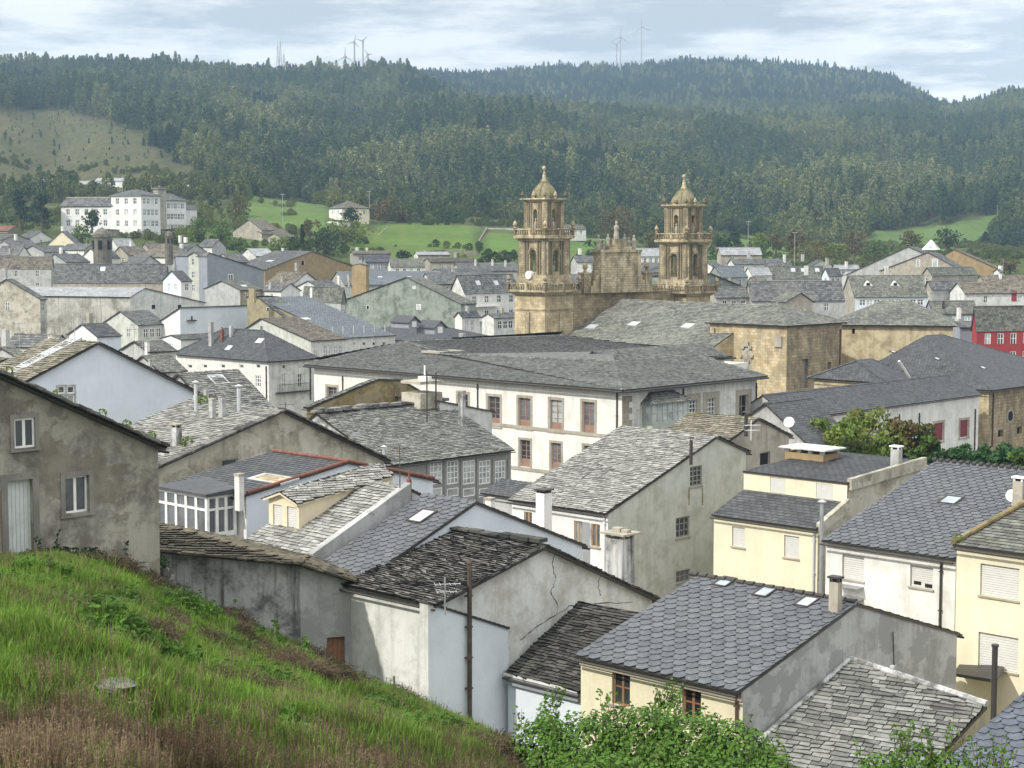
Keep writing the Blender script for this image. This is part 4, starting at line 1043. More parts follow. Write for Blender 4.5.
# its dormer
P, n, hh, sl = h.on_roof(299, 531, 0); i, j = h.i, h.j
wd = solve_t(P, i, 269); ht = (531 - 503) / (F / P.y); dep = 5.0
dm = House('x', 'x', 'x', P, 46); BASES.remove(dm.root); bpy.data.objects.remove(dm.root); dm.root = h.root
g0 = Z * .35
ap = P + i * wd / 2 + Z * (ht + .33)
lo2 = -Z * .3
rz = dep * .13
dm.face('f', [P + i * wd + lo2, P + lo2, P + Z * ht, ap, P + i * wd + Z * ht], 'cream', -j)
dm.face('r', [P + lo2, P + j * dep + lo2 + Z * 1.4, P + j * dep + Z * (ht + rz), P + Z * ht], 'cream', -i)
dm.face('l', [P + i * wd + j * dep + lo2 + Z * 1.4, P + i * wd + lo2, P + i * wd + Z * ht, P + i * wd + j * dep + Z * (ht + rz)], 'cream', i)
dm.win('f', 273, 505, 282, 526, kind='plate', frame='shutter', name='shutter', r=.10); dm.win('f', 287, 507, 297, 528, kind='plate', frame='shutter', name='shutter', r=.10)
do = dm.walls('dormer')
mb = MB()
up = Z * .03
roof_plane(mb, [P - i * .15 - j * .2 + Z * (ht - .04) + up, ap - j * .2 + up, ap + j * dep + Z * rz + up, P - i * .15 + j * dep + Z * (ht - .04 + rz) + up], 'rubble', .08)
roof_plane(mb, [ap - j * .2 + up, P + i * (wd + .15) - j * .2 + Z * (ht - .04) + up, P + i * (wd + .15) + j * dep + Z * (ht - .04 + rz) + up, ap + j * dep + Z * rz + up], 'rubble', .08)
kid(mb, 'dormer_roof', [T['rubble'][5], M['cream']], do, h.root)
# blue-white gable with dark cut slates and roof window
h = gable('gable_house', 'white gable house tinted shade-blue with dark cut slates and a single bright roof window', (363, 582, 61.6), [(363, 582), (475, 504), (582, 546)], ['hex', 'hex'], 'bluewhite', base=8, end=312, over=.1)
h.walls(); h.skylight(422, 517, .42, .5, 0, 'zinc')
h.chimney(490, 520, 497, 11, 'white', 1, cap='flat')
pw = MB(); A, B = h.Q[0], h.Q[1]; pw.hexa([A - h.i * .14 - Z * .3, B - h.i * .14 - Z * .3, B + h.i * .12 - Z * .3, A + h.i * .12 - Z * .3] + [A - h.i * .14 + Z * .2, B - h.i * .14 + Z * .2, B + h.i * .12 + Z * .2, A + h.i * .12 + Z * .2])
h.antenna(400, 504, 445, 0, ((.96, .7, 5),), 'rust'); h.chimney(409, 497, 476, 6, 'redtile', 0, cap='pot', capm='redtile')
# white house at the foot of the bank: ragged slates, cracked gable
h = gable('old_house', 'white house with ragged dark slates and a cracked gable at the foot of the bank', (436, 604, 58), [(436, 604), (541, 548), (652, 600)], ['rubbledark', 'rubbledark'], 'cracked', side='oldwhite', base=7, end=453, endk=1, over=.3, eave=.28)
mb = MB()
for (a_, b_) in ((h.Q[0], h.Q[1]), (h.Q[1], h.Q[2])):
    d = b_ - a_; ln = d.length; d.normalize(); q = 0
    while q < ln:
        w_ = random.uniform(.18, .38); mb.box(a_ + d * q - h.i * .20 + Z * .10, d * w_ * .7 + Z * random.uniform(-.03, .03), h.i * .15, Z * random.uniform(.04, .1), 0, random.random()); q += w_
for q in range(9): mb.box(h.Q[1] + h.i * (h.L * q / 9 + .2) + Z * .2 + h.j * random.uniform(-.1, .1), h.i * .25, h.j * random.uniform(.15, .25), Z * random.uniform(.06, .16), 0, random.random())
kid(mb, 'verge_slates', T['rubbleblack'][5], h.root, h.root)
f = h.faces['front']
for path in ([(555, 553), (552, 566), (556, 578), (551, 592), (558, 606), (556, 618)], [(520, 640), (535, 628), (552, 617), (570, 606), (600, 603), (640, 602)], [(600, 574), (598, 588), (602, 597)]):
    ck = MB(); pp = [on_plane(x, y, f['P'], f['n']) - h.i * .006 for x, y in path]
    fine = []
    for a_, b_ in zip(pp, pp[1:]):
        for q in range(5): fine.append(a_.lerp(b_, q / 5) + h.j * random.uniform(-.05, .05) + Z * random.uniform(-.03, .03))
    for a_, b_ in zip(fine, fine[1:]):
        s_ = Vector((0, 0, 1)).cross(b_ - a_); d = (b_ - a_).normalized(); s_ = d.cross(h.i).normalized() * random.uniform(.006, .022); ck.add([a_ - s_, b_ - s_, b_ + s_, a_ + s_])
    kid(ck, 'crack', 'dark', h.root, h.root)
# lean-to end wall in front of it
iA, jA = axes(46)
h.walls(); hold = h
h.antenna(445, 609, 577, 0, ((.8, .9, 6), (.55, .7, 4)), 'steel', .03)
h = gable('lean_to', 'smooth white end wall, tinted shade-blue, of the lean-to with the tall rusty pipe', (428, 604, 57.5), [(428, 604), (508, 629)], ['slate'], 'bluewhite', side='oldwhite', base=7, L=.42, over=.06, eave=.05, gut=False, thick=.06)
h.walls()
mb = MB(); f = h.faces['front']
a_ = on_plane(469.5, 563, f['P'] - h.i * .14, f['n']); b_ = Vector((a_.x, a_.y, 8))
mb.tube(b_, a_, .085, .085, 10); mb.tube(a_, a_ + Z * .10, .13, .10, 10); mb.tube(a_ + Z * .1, a_ + Z * .2, .05, .02, 8)
q = a_.z - 1.2
while q > 10: mb.box(Vector((a_.x, a_.y, q)) + h.i * .05, h.j * .12, h.i * .1, Z * .05); q -= 1.1
kid(mb, 'rusty_pipe', 'rust', h.root, h.root)
# small wire fence and hutch on the bank
P0 = pt(396, 693, 58.8); fn = empty('wire_fence', P0 - Z * .9, 'short grey panel fence on a post between bank and white wall', 'fence')
mb = MB(); a_, b_ = pt(364, 674, 60), pt(394, 679, 59)
for q in range(9): c = a_.lerp(b_, q / 8); mb.tube(c - Z * 1.1, c, .015, n=5)
for q in range(5): mb.tube(a_ - Z * .25 * q, b_ - Z * .25 * q, .012, n=4)
kid(mb, 'mesh_panel', 'steel', fn, fn); mb = MB(); mb.tube(b_ + Vector((.02, 0, -1.6)), b_ + Z * .1, .035, n=6); kid(mb, 'post', 'rust', fn, fn)
# low black-slated annexe on the right of it
h = gable('annexe', 'low annexe with a dark tumbledown slate roof between cracked gable and yellow house', (581, 691, 57.6), [(581, 691), (650, 621)], ['rubbleblack'], 'bluewhite', side='bluewhite', base=7, end=508, over=.1, eave=.18)
h.walls()
mb = MB(); A, B = h.Q[0], h.Q[1]; a_ = A - h.j * .12 + Z * .06; b_ = a_ + h.e * h.L
mb.box((a_ + b_) / 2 - Z * .42, h.e * h.L / 2, h.j * .05, Z * .30); kid(mb, 'fascia', 'greyblue', h.root, h.root)
mb = MB(); mb.box((a_ + b_) / 2 - Z * .10, h.e * h.L / 2, h.j * .10, Z * .10); kid(mb, 'lead_flashing', 'oldwhite', h.root, h.root)
# yellow house with the big blue-grey slate roof
h = gable('yellow_house', 'low yellow house with a big blue-grey cut-slate roof and grey cement gable', (743, 690, 52), [(743, 690), (856, 606), (957, 635)], ['hex', 'hex'], 'cement', side='yellow', base=6, end=581, over=.05, eave=.35, k=1.12)
s_ = h.side
h.win(s_, 612, 670, 630, 706, nx=2, ny=2, frame='frame_wood', r=.16); h.win(s_, 682, 685, 701, 722, nx=2, ny=2, frame='frame_wood', r=.16, pane='dark')
h.downpipe(s_, 738, 694, 730, .05, 'pipe'); h.walls()
mb = MB(); A = h.Q[0] - h.j * .03; mb.box(A + h.e * h.L / 2 - Z * .36, h.e * h.L / 2, h.j * .05, Z * .30); kid(mb, 'fascia', 'granite', h.root, h.root)
for x, y in ((725, 583), (765, 593), (807, 603)): h.skylight(x, y, .30, .38, 0, 'skylight', 'gutter')
rt = MB(); d = h.e; q = 0; top = h.Q[1] + Z * .14
while q < h.L: rt.tube(top + d * q, top + d * (q + .36), .11, .08, 8); q += .42
kid(rt, 'ridge_tiles', 'gutter', h.root, h.root)
h.chimney(836, 613, 578, 15, 'beige', 0, cap='slab', capm='gutter')
mb = MB()
for q in range(5): c = on_plane(893 + q * .3, 632 + q * 9, h.Q[0] - h.i * .05, h.i); mb.tube(c, on_plane(893 + q * .3 + .4, 641 + q * 9, h.Q[0] - h.i * .05, h.i), .02, n=5)
kid(mb, 'cable', 'gutter', h.root, h.root)
hy = h
# rough slate roof in the lower right corner
A = pt(847, 660, 56.3) - hy.i * .12; Bq = pt(776, 724, 53.2) - hy.i * .12
sl_ = (Bq - A); sl_ = sl_ * (8.5 / Vector((sl_.x, sl_.y, 0)).length)
E_ = pt(987, 706, 52.4) - A
h = House('low_house', 'low house of thick pale irregular slates tucked against the grey cement gable', 'house', Vector((A.x + 2, A.y - 4, 1.2)), 46)
slabroof(h, [A, A + E_, A + E_ + sl_, A + sl_], 'rubblemid', k=1.15)
c = [A - hy.j * .1, A + E_ - hy.j * .1, A + E_ + sl_, A + sl_]
for q, (a_, b_) in enumerate(zip(c, c[1:] + c[:1])):
    nn = (b_ - a_).cross(Z); nn.z = 0; nn.normalize()
    if nn.dot((a_ + b_) / 2 - (c[0] + c[2]) / 2) < 0: nn = -nn
    h.face('w%d' % q, [Vector((a_.x, a_.y, 1.2)), Vector((b_.x, b_.y, 1.2)), b_ - Z * .14, a_ - Z * .14], 'stained', nn)
h.walls()
mb = MB(); mb.tube(A + Z * .06, A + E_ + Z * .06, .12, .12, 8); mb.tube(A + Z * .05, A + sl_ + Z * .05, .10, .10, 8); kid(mb, 'mortar_edge', 'concrete', h.root, h.root)
mb = MB(); c = pt(948, 707, 53); 
P = h.on_roof(950, 706, 0); mb.box(P[0] - P[1] * .02, P[2] * .55, P[3] * .5, P[1] * .09); kid(mb, 'lead_sheet', 'gutter', h.root, h.root)
h.chimney(893, 675, 662, 7, 'cement', 0, cap=None)
# white house on the right
h = gable('white_house', 'long white house with dark cut slates and shutters half down', (956, 558, 67.5), [(956, 558), (1061, 476), (1170, 528)], ['hex', 'hex'], 'white', base=7, end=826, over=.1, eave=.35)
s_ = h.side
h.win(s_, 842, 555, 864, 580, kind='plate', frame='shutter', name='shutter', r=.16); h.win(s_, 910, 566, 933, 588, kind='plate', frame='shutter', name='shutter', r=.16)
h.downpipe(s_, 942, 562, 640, .05, 'gutter')
mb = MB(); f = h.faces[s_]
for (x0, x1, y_) in ((914, 921, 584), (925, 932, 587)):
    a_, b_ = on_plane(x0, y_, f['P'] - f['n'] * .10, f['n']), on_plane(x1, y_, f['P'] - f['n'] * .10, f['n']); b_.z = a_.z; mb.box((a_ + b_) / 2, (b_ - a_) / 2, f['n'] * .01, Z * .14)
h.walls(); kid(mb, 'shutter_gap', 'dark', h.root, h.root)
P, n, hh, sl = h.on_roof(950, 500, 0); h.skylight(951, 501, .42, .42, 0, 'skylight')
rt = MB(); q = 0; top = h.Q[1] + Z * .16
while q < h.L: rt.tube(top + h.e * q, top + h.e * (q + .2), .13, .08, 8); q += .34
kid(rt, 'ridge_tiles', 'gutter', h.root, h.root)
mb = MB(); a_, b_ = on_plane(842, 584, f['P'], f['n']), on_plane(864, 587, f['P'], f['n']); b_.z = a_.z
mb.box((a_ + b_) / 2 + f['n'] * .3, (b_ - a_) / 2, f['n'] * .3, Z * .03); mb.box((a_ + b_) / 2 + f['n'] * .3 - Z * .5, (b_ - a_) / 2, f['n'] * .3, Z * .03); kid(mb, 'clothes_rack', 'steel', h.root, h.root)
h.chimney(1020, 515, 478, 15, 'beige', 0, cap='slab', capm='dish')
h.dish(1011, 492, 6.5, P=h.on_roof(1012, 506, 0)[0])
# yellow house on the right edge
h = gable('yellow_house', 'tall yellow house with rolled-down shutters on the right edge, green-grey roof', (957, 545, 65.5), [(957, 545), (1037, 500), (1110, 540)], ['slatemoss', 'slatemoss'], 'yellow2', base=5, L=-9, over=.06, eave=.25)
s_ = 'left'
for r_ in ((980, 566, 1019, 598), (978, 635, 1018, 670)): h.win(s_, *r_, kind='plate', frame='shutter', name='shutter', r=.14)
h.walls()
mb = MB(); a_, b_ = h.Q[0] + Z * .2, h.Q[1] + Z * .2; d = (b_ - a_); ln = d.length; d.normalize(); q = -.3
while q < ln: mb.tube(a_ + d * q, a_ + d * (q + .5), .10, .12, 8, 0, random.random()); q += .42
kid(mb, 'verge_tiles', 'brownstone', h.root, h.root)
mb = MB(); c = h.Q[0] + Z * .25
for _ in range(60): leaf(mb, c + rnd_unit() * .2, .08, t=random.random())
kid(mb, 'roof_weeds', 'moss_leaf', h.root, h.root)
mb = MB(); a_ = pt(953, 673, 64); b_ = pt(996, 680, 62); e_ = Vector((.4, .9, 0)) * 2.2
mb.add([a_, b_, b_ + e_, a_ + e_]); mb.add([p - Z * .12 for p in (a_, a_ + e_, b_ + e_, b_)]); 
for p, q in ((a_, b_), (b_, b_ + e_), (b_ + e_, a_ + e_), (a_ + e_, a_)): mb.add([p - Z * .12, q - Z * .12, q, p])
o = mb.build('porch_roof', 'gutter', None, (a_ + b_) / 2 - Z * .12); o.parent = h.root; o.location = Vector((a_ + b_) / 2 - Z * .12) - h.root.location
# dark blue slate roof in the corner
h = gable('corner_house', 'steep blue slate roof corner with a dark metal pipe, bottom right corner', (925, 784, 46), [(925, 784), (1065, 660), (1180, 730)], ['hexbig', 'hexbig'], 'yellow2', base=4, L=-9, over=.05, eave=.2)
h.walls()
P = h.on_roof(995, 722, 0)[0]; mb = MB(); a_ = pt(994, 692, P.y + .3); mb.tube(a_ - Z * .9, a_ + Z * 1.35, .085, n=10); mb.tube(a_ + Z * 1.35, a_ + Z * 1.42, .11, n=10); kid(mb, 'metal_pipe', 'gutter', h.root, h.root)
# stepped yellow house with dark roofs
h = gable('stepped_house', 'stepped pale yellow house with two dark roofs and a stained side parapet', (818, 529, 80), [(818, 529), (847, 504), (849, 484), (924, 462), (936, 470)], ['slate', None, 'slate', 'slate'], 'stained', side='yellow2', base=5, end=714, over=.02, eave=.22, caps=False)
s_ = h.side
h.win(s_, 732, 527, 745, 547, kind='plate', frame='shutter', name='shutter', r=.12); h.win(s_, 784, 536, 799, 558, kind='plate', frame='shutter', name='shutter', r=.12)
for a in ((770, 478, 785, 493), (816, 484, 833, 499)): h.win('step1', *a, kind='plate', frame='shutter', name='shutter', r=.06)
h.downpipe(s_, 815, 532, 600, .05, 'zinc'); h.walls()
mb = MB(); f = h.faces[s_]; a_ = on_plane(822, 503, f['P'] + f['n'] * .3, f['n']); mb.tube(Vector((a_.x, a_.y, 6)), a_, .10, n=10)
mb.lathe(a_ + Z * .05, [(.22, 0), (.22, .02), (0, .14)], 10); kid(mb, 'flue_pipe', 'steel', h.root, h.root)
pw = MB(); Q = h.Q
for a_, b_ in ((Q[0], Q[1]), (Q[2], Q[3])): pw.hexa([a_ - h.i * .16 - Z * .3, b_ - h.i * .16 - Z * .3, b_ + h.i * .1 - Z * .3, a_ + h.i * .1 - Z * .3] + [a_ - h.i * .16 + Z * .26, b_ - h.i * .16 + Z * .26, b_ + h.i * .1 + Z * .26, a_ + h.i * .1 + Z * .26])
kid(pw, 'parapet', 'stained', h.root, h.root)
P, n, hh, sl = h.on_roof(812, 458, 1); mb = MB(); c = P; i, j = h.i, h.j
mb.box(c - Z * .3, i * 1.2, j * .75, Z * .62); o = kid(mb, 'light_well', 'ochre', h.root, h.root)
mb = MB()
for a in (-1, -.33, .33, 1):
    for b_ in (-1, 1): mb.box(c + i * 1.08 * a + j * .66 * b_ + Z * .325, i * .12, j * .08, Z * .2)
mb.box(c + Z * .53, i * 1.45, j * 1.0, Z * .07); kid(mb, 'cover', 'oldwhite', o, h.root)
h.chimney(897, 467, 447, 13, 'greywall', 1, cap='slab', capm='dish')
# grey gable house with the old light roof
h = gable('gable_house', 'grey-green gable house with barred windows and a light speckled slate roof', (608, 513, 84), [(608, 513), (716, 438), (746, 452)], ['rubble', 'rubblemoss'], 'greygreen', side='white_clean', base=4, end=512, over=.12, eave=.3)
h.win('front', 690, 466, 702, 486, nx=3, ny=4, r=.12, frame='frame_grey'); h.win('front', 676, 517, 689.5, 537, nx=3, ny=3, r=.12, frame='frame_grey'); h.win('front', 676, 570, 690, 582, nx=3, ny=2, r=.12, frame='frame_grey')
s_ = h.side
for a in ((524, 512, 532, 526), (574, 521, 582, 543), (591, 524, 600, 547)): h.win(s_, *a, kind='win', nx=2, ny=1, frame='shutter_tan', r=.12, pane='glass')
h.downpipe(s_, 605, 516, 590, .05, 'dish')
h.walls(); h.pipe(691, 461, 440, .09, mat='gutter'); h.skylight(594, 477, .5, .4, 0, 'zinc')
h.chimney(544, 533, 490, 16, 'white_clean', 0, depth=1.0, capm='gutter')
mb = MB(); f = h.faces['front']
for x in (689, 702.5):
    a_, b_ = on_plane(x, 488, f['P'] - h.i * .004, f['n']), on_plane(x, 505, f['P'] - h.i * .004, f['n']); s2 = h.j * .05; mb.add([a_ - s2, b_ - s2, b_ + s2, a_ + s2])
kid(mb, 'rust_stain', 'brownstone', h.root, h.root)
# old chimney stack standing behind the cracked gable
P0 = pt(620, 585, 66.5); st = empty('chimney_stack', P0 - Z * 4, 'tall grey cement chimney stack behind the cracked gable', 'chimney')
mb = MB(); i, j = axes(46); sc = F / 66.5
mb.hexa([P0 - Z * 4 + i * a * .52 + j * b * .44 for a, b in ((-1, -1), (-1, 1), (1, 1), (1, -1))] + [P0 + Z * 1.9 + i * a * .42 + j * b * .36 for a, b in ((-1, -1), (-1, 1), (1, 1), (1, -1))])
kid(mb, 'shaft', 'concrete', st, st)
mb = MB(); t_ = P0 + Z * 1.9
for a in (-1, 1): 
    for b_ in (-1, 1): mb.box(t_ + i * a * .36 + j * b_ * .3, i * .07, j * .07, Z * .16)
mb.box(t_ + Z * .165, i * .62, j * .55, Z * .07); mb.box(t_ + Z * .24 + i * .1, i * .2, j * .16, Z * .16); mb.box(t_ + Z * .24 - i * .3, i * .16, j * .12, Z * .12); kid(mb, 'cap', 'granite', st, st)
# mossy sheds behind the grey gable house
h = gable('shed', 'small beige shed with a mossy sheet roof behind the grey-green gable', (757, 462, 100), [(726, 444), (758, 420), (789, 436)], ['rubblemoss', 'rubblemoss'], 'beige', base=6, L=5, over=.1)
h.win('front', 760, 452, 770, 466, nx=1, ny=1, frame='frame_grey', pane='dark', sill=False); h.walls()
h.pipe(746, 433, 414, .12, mat='gutter'); h.antenna(751, 437, 420, 0, ((.7, .9, 6), (.4, .8, 5)), 'dish'); h.dish(790, 432, 5.5, P=h.Q[2] + Z * .3)
# ------------------------------------------------------------------ gallery house and what stands round it
h = gable('gallery_house', 'house with a rough grey slate roof over a long glazed grey wooden gallery', (384, 465, 110.9), [(250, 466), (317, 415), (384, 465)], ['rubblemid', 'rubblemid'], 'concrete', side='frame_grey', face='i', base=4, end=511, over=.1, eave=.35, caps=True)
s_ = h.side
for x0, x1 in ((404, 411), (413, 424.5), (430, 442), (447, 458.5), (463, 475), (479, 490.5), (495, 505.5)):
    h.win(s_, x0, 460.5, x1, 484, nx=3, ny=4, r=.08, sill=False, pane='glass_pale'); h.win(s_, x0, 488, x1, 496.5, nx=1, ny=1, r=.06, sill=False, pane='glass_pale', name='lower_light')
f = h.faces[s_]; mb = MB()
for x in (427.3, 444.7, 461, 477, 493, 508.5):
    a_ = on_plane(x, 458, f['P'], f['n']); b_ = on_plane(x, 520, f['P'], f['n']); mb.box(Vector((a_.x, a_.y, b_.z)), f['d'] * .10, f['n'] * .08, Z * (a_.z - b_.z))
kid(mb, 'posts', 'frame_grey', h.root, h.root)
h.walls()
mb = MB(); c = h.Q[1] + Z * .18; q = 0
while q < h.L: mb.box(c + h.j * q + h.i * random.uniform(-.2, .2), h.j * .3, h.i * random.uniform(.15, .35), Z * random.uniform(.1, .28), 0, random.random()); q += .42
kid(mb, 'ridge_stones', T['rubblemid'][5], h.root, h.root)
h.chimney(462, 427, 390, 8, 'concrete', 1, cap='flat'); h.pipe(384, 474, 448, .10, 1, 'zinc'); h.pipe(436, 412, 372, .06, 1, 'gutter', False)
h = gable('stone_gable', 'brown lichen-covered stone gable with a big stained chimney, before the long white convent', (380, 420, 124), [(312, 408), (377, 381), (402, 381), (462, 416)], ['rubblemid', 'rubblemid', 'slate'], 'brownstone', base=5, L=.6, over=.06)
h.walls()
P0 = pt(420, 412, 122.5); i, j = axes(46); sc = F / P0.y; mb = MB(); 
w_ = 40 / sc / 1.4 / 2; c = P0 + j * .2
mb.box(c - Z * 2, i * w_ * .95, j * w_ * 1.02, Z * (2 + 17 / sc)); o = kid(mb, 'chimney', 'stained', h.root, h.root)
mb = MB(); mb.box(c + Z * (17 / sc - .9), i * w_ * 1.06, j * w_ * 1.12, Z * .14); mb.box(c + Z * (29 / sc), i * w_ * 1.02, j * w_ * 1.08, Z * .2); kid(mb, 'cornice', 'stained', o, h.root)
mb = MB(); mb.box(c + Z * (17 / sc - .76), i * w_ * .98, j * w_ * 1.05, Z * (13.5 / sc)); kid(mb, 'upper_stage', 'stained', o, h.root)
mb = MB(); t_ = c + Z * (29 / sc + .2); mb.box(t_ - i * .3, i * .4, j * .3, Z * .3); mb.tube(t_ + Z * .4 - i * .3, t_ + Z * 1.1 - i * .3, .06, n=6); kid(mb, 'white_box', 'dish', o, h.root)
mb = MB(); a_ = pt(427, 415, 118); mb.tube(a_ - Z * .5, a_ + Z * 3.1, .05, n=6); o = kid(mb, 'antenna_mast', 'gutter', h.root, h.root)
h = gable('slate_lean_to', 'small grey slate lean-to against the convent, beside the round chimney', (492, 412, 126), [(440, 402), (492, 412)], ['slate'], 'oldwhite', face='j', base=5, L=6, over=.1)
h.walls()
h = gable('back_roof', 'low dark slate roof below the white convent wall, beside the gallery', (552, 502, 112), [(516, 497), (534, 485), (556, 500)], ['slate', 'rubblemid'], 'greywall', base=4, L=3)
h.walls()
# ================================================================== the convent
i, j = axes(46)
C0 = pt(622, 391, 140)
W = lambda a, b, z=0: C0 + i * a + j * b + Z * z
Li, Lj = solve_t(C0, i, 314), solve_t(C0, j, 757)
zb = 3.0
h = House('convent', 'long white convent with brown French windows under a broad dark slate roof', 'convent', Vector((*(W(Li / 2, Lj / 2)).xy, zb)), 46)
dz = zb - C0.z
def cf(key, a0, b0, a1, b1, mat, n): h.face(key, [W(a0, b0, dz), W(a1, b1, dz), W(a1, b1, 0), W(a0, b0, 0)], mat, n)
cf('i', Li, 0, 0, 0, 'convent', -j); cf('j', 0, 0, 0, Lj, 'oldwhite', -i); cf('b1', 0, Lj, 12, Lj, 'convent', j); cf('b2', 12, Lj, 12, 34, 'convent', i); cf('b3', 12, 34, Li, 34, 'convent', j); cf('b4', Li, 34, Li, 0, 'convent', i)
for x, y0, y1 in ((494, 396.5, 426), (524.5, 398, 428), (556, 400, 431), (588.5, 402, 434)): h.win('i', x - 6, y0, x + 6, y1, nx=2, ny=5, r=.25, frame='frame_old', sur=(.24, 'granite'), panel=.27)
for x, y0, y1 in ((525, 440, 467), (556, 443, 470.5), (589, 446, 471.5)): h.win('i', x - 5.2, y0, x + 5.2, y1, nx=2, ny=5, r=.25, frame='frame_old', sur=(.2, 'granite'), panel=.3)
for x, y0, y1 in ((332, 387, 402), (371, 389, 404), (463, 394, 420)): h.win('i', x - 5, y0, x + 5, y1, nx=2, ny=4, r=.25, frame='frame_old', sur=(.24, 'granite'))
for x, y0, y1 in ((692, 400, 417), (711, 398, 416)): h.win('j', x - 4.5, y0, x + 4.5, y1, nx=3, ny=4, r=.2, sur=(.55, 'granite'))
h.win('j', 739, 395, 748, 418, kind='win', nx=2, ny=2, r=.3, frame='frame_grey', sur=(.5, 'granite'), pane='dark')
h.win('j', 651, 441, 675, 453, nx=3, ny=1, r=.2, frame='frame_grey', pane='dark', sur=(.2, 'granite'))
h.walls()
mb = MB()
def band(key, py_px, mb, ht=.28, pr=.08):
    f = h.faces[key]; P = on_plane(py_px[0], py_px[1], f['P'], f['n']); us = [(p - f['P']).dot(f['d']) for p in f['poly']]; a_, b_ = f['P'] + f['d'] * min(us), f['P'] + f['d'] * max(us)
    a_.z = b_.z = P.z; mb.box((a_ + b_) / 2 + f['n'] * (pr / 2 + .002), (b_ - a_) / 2, f['n'] * pr / 2, Z * ht)
for q in ((600, 437), (560, 475)): band('i', q, mb)
band('j', (680, 433), mb)
kid(mb, 'string_courses', 'granite', h.root, h.root)
mb = MB(); z = zb - C0.z; k = 0
while z < -.5:
    w_ = 1.25 if k % 2 else .85; mb.box(W(-.025, w_ / 2, z), j * w_ / 2, i * .04, Z * .5); z += .505; k += 1
kid(mb, 'quoins', 'quoin', h.root, h.root)
for x, y0, y1 in ((343, 376, 440), (478, 384, 440)): h.downpipe('i', x, y0, y1, .06, 'gutter')
h.downpipe('i', 617.5, 392, 480, .07); h.downpipe('j', 683, 388, 440, .07); h.downpipe('j', 756, 383, 420, .07)
# glazed bay on brackets
f = h.faces['j']; P = on_plane(660.5, 434, f['P'], f['n']); a_, b_ = on_plane(642.5, 434, f['P'], f['n']), on_plane(678.5, 434, f['P'], f['n']); hw = (b_ - a_).dot(f['d']) / 2
sc = F / P.y; top = (434 - 401) / sc; bm, gm, rm = MB(), MB(), MB(); o_ = P - i * .55
bm.box(o_, j * hw, i * .55, Z * (top * .42))
for q in range(8): bm.box(o_ - i * .5 + j * hw * (-1 + 2 * q / 7) + Z * top * .42, j * .05, i * .05, Z * top * .58)
for s_ in (-1, 1): bm.box(o_ + j * hw * s_ + Z * top * .42 + i * .3, j * .05, i * .05, Z * top * .58)
for z_ in (.42, .70, .97): bm.box(o_ - i * .51 + Z * top * z_, j * hw, i * .045, Z * .07)
gm.add([o_ - i * .5 - j * hw + Z * top * .42, o_ - i * .5 + j * hw + Z * top * .42, o_ - i * .5 + j * hw + Z * top, o_ - i * .5 - j * hw + Z * top])
for s_ in (-1, 1): gm.add([o_ - i * .5 + j * hw * s_ + Z * top * .42, o_ + i * .55 + j * hw * s_ + Z * top * .42, o_ + i * .55 + j * hw * s_ + Z * top, o_ - i * .5 + j * hw * s_ + Z * top])
for s_ in (-.8, 0, .8): bm.hexa([o_ + j * (hw * s_ - .1) + i * .53 - Z * .9, o_ + j * (hw * s_ + .1) + i * .53 - Z * .9, o_ + j * (hw * s_ + .1) + i * .55 - Z * .9, o_ + j * (hw * s_ - .1) + i * .55 - Z * .9, o_ + j * (hw * s_ - .1) - i * .4, o_ + j * (hw * s_ + .1) - i * .4, o_ + j * (hw * s_ + .1) + i * .55, o_ + j * (hw * s_ - .1) + i * .55])
o = kid(bm, 'glazed_bay', 'frame_green', h.root, h.root); kid(gm, 'pane', 'glass_pale', o, h.root)
e0 = o_ - i * .8 + Z * top; roof_plane(rm, [e0 - j * (hw + .3), e0 + j * (hw + .3), o_ + i * .5 + j * hw * .6 + Z * (top + .9), o_ + i * .5 - j * hw * .6 + Z * (top + .9)], 'slategrey', .08)
for s_ in (-1, 1): roof_plane(rm, [e0 + j * (hw + .3) * s_, o_ + i * .55 + j * (hw + .3) * s_ + Z * top, o_ + i * .5 + j * hw * .6 * s_ + Z * (top + .9)], 'slategrey', .08)
kid(rm, 'bay_roof', [T['slategrey'][5], M['frame_green']], o, h.root)
# roof
o_ = .7; R1, R2, R3, R4, S_, R5 = W(5.5, 5.5, 1.75), W(27, 5.6, 1.35), W(37.2, 9.8, 2.0), W(36, 32.5, 1.75), W(23, 25.5, .85), W(5.5, Lj - 2.2, 1.75)
E0, E1, E2 = W(-o_, -o_), W(Li + o_, -o_), W(-o_, Lj + o_)
mb = MB(); up = Z * .16
for poly in ([E0, E1, R3], [E0, R3, R2], [E0, R2, R1], [E0, E2, R5, R1], [R3, R4, S_], [R3, S_, R2], [R2, S_, R1], [E1, W(Li + o_, 34.7), R4, R3], [W(Li + o_, 34.7), W(14, 34.7, .2), R4], [R4, W(14, 34.7, .2), S_],
             [E2, W(12.6, Lj + o_), R5], [R1, R5, W(12, Lj - 2.2, .55), W(12, 8, .55)]): h.planes.append(roof_plane(mb, [p + up for p in poly], 'slategrey', .14, .9))
for a_, b_ in ((R1, R2), (R2, R3), (R3, R4), (E0, R1), (E1, R3), (R1, R5), (R5, E2)): ridge_caps(mb, a_ + up + Z * .03, b_ + up + Z * .03, 'slategrey', w=.2)
h.roofmesh(mb, 'slategrey')
h.gutter(E0 + Z * .05, E1 + Z * .05, -j, r=.09); h.gutter(E0 + Z * .05, E2 + Z * .05, -i, r=.09)
P = h.hit(443, 351.5)[4][0]; n_ = (R4 - R3).cross(S_ - R3).normalized(); n_ = -n_ if n_.z < 0 else n_
mb = MB(); mb.box(P - n_ * .1, i * 1.3, j * 1.7, n_ * .2); kid(mb, 'roof_window', 'beige', h.root, h.root)
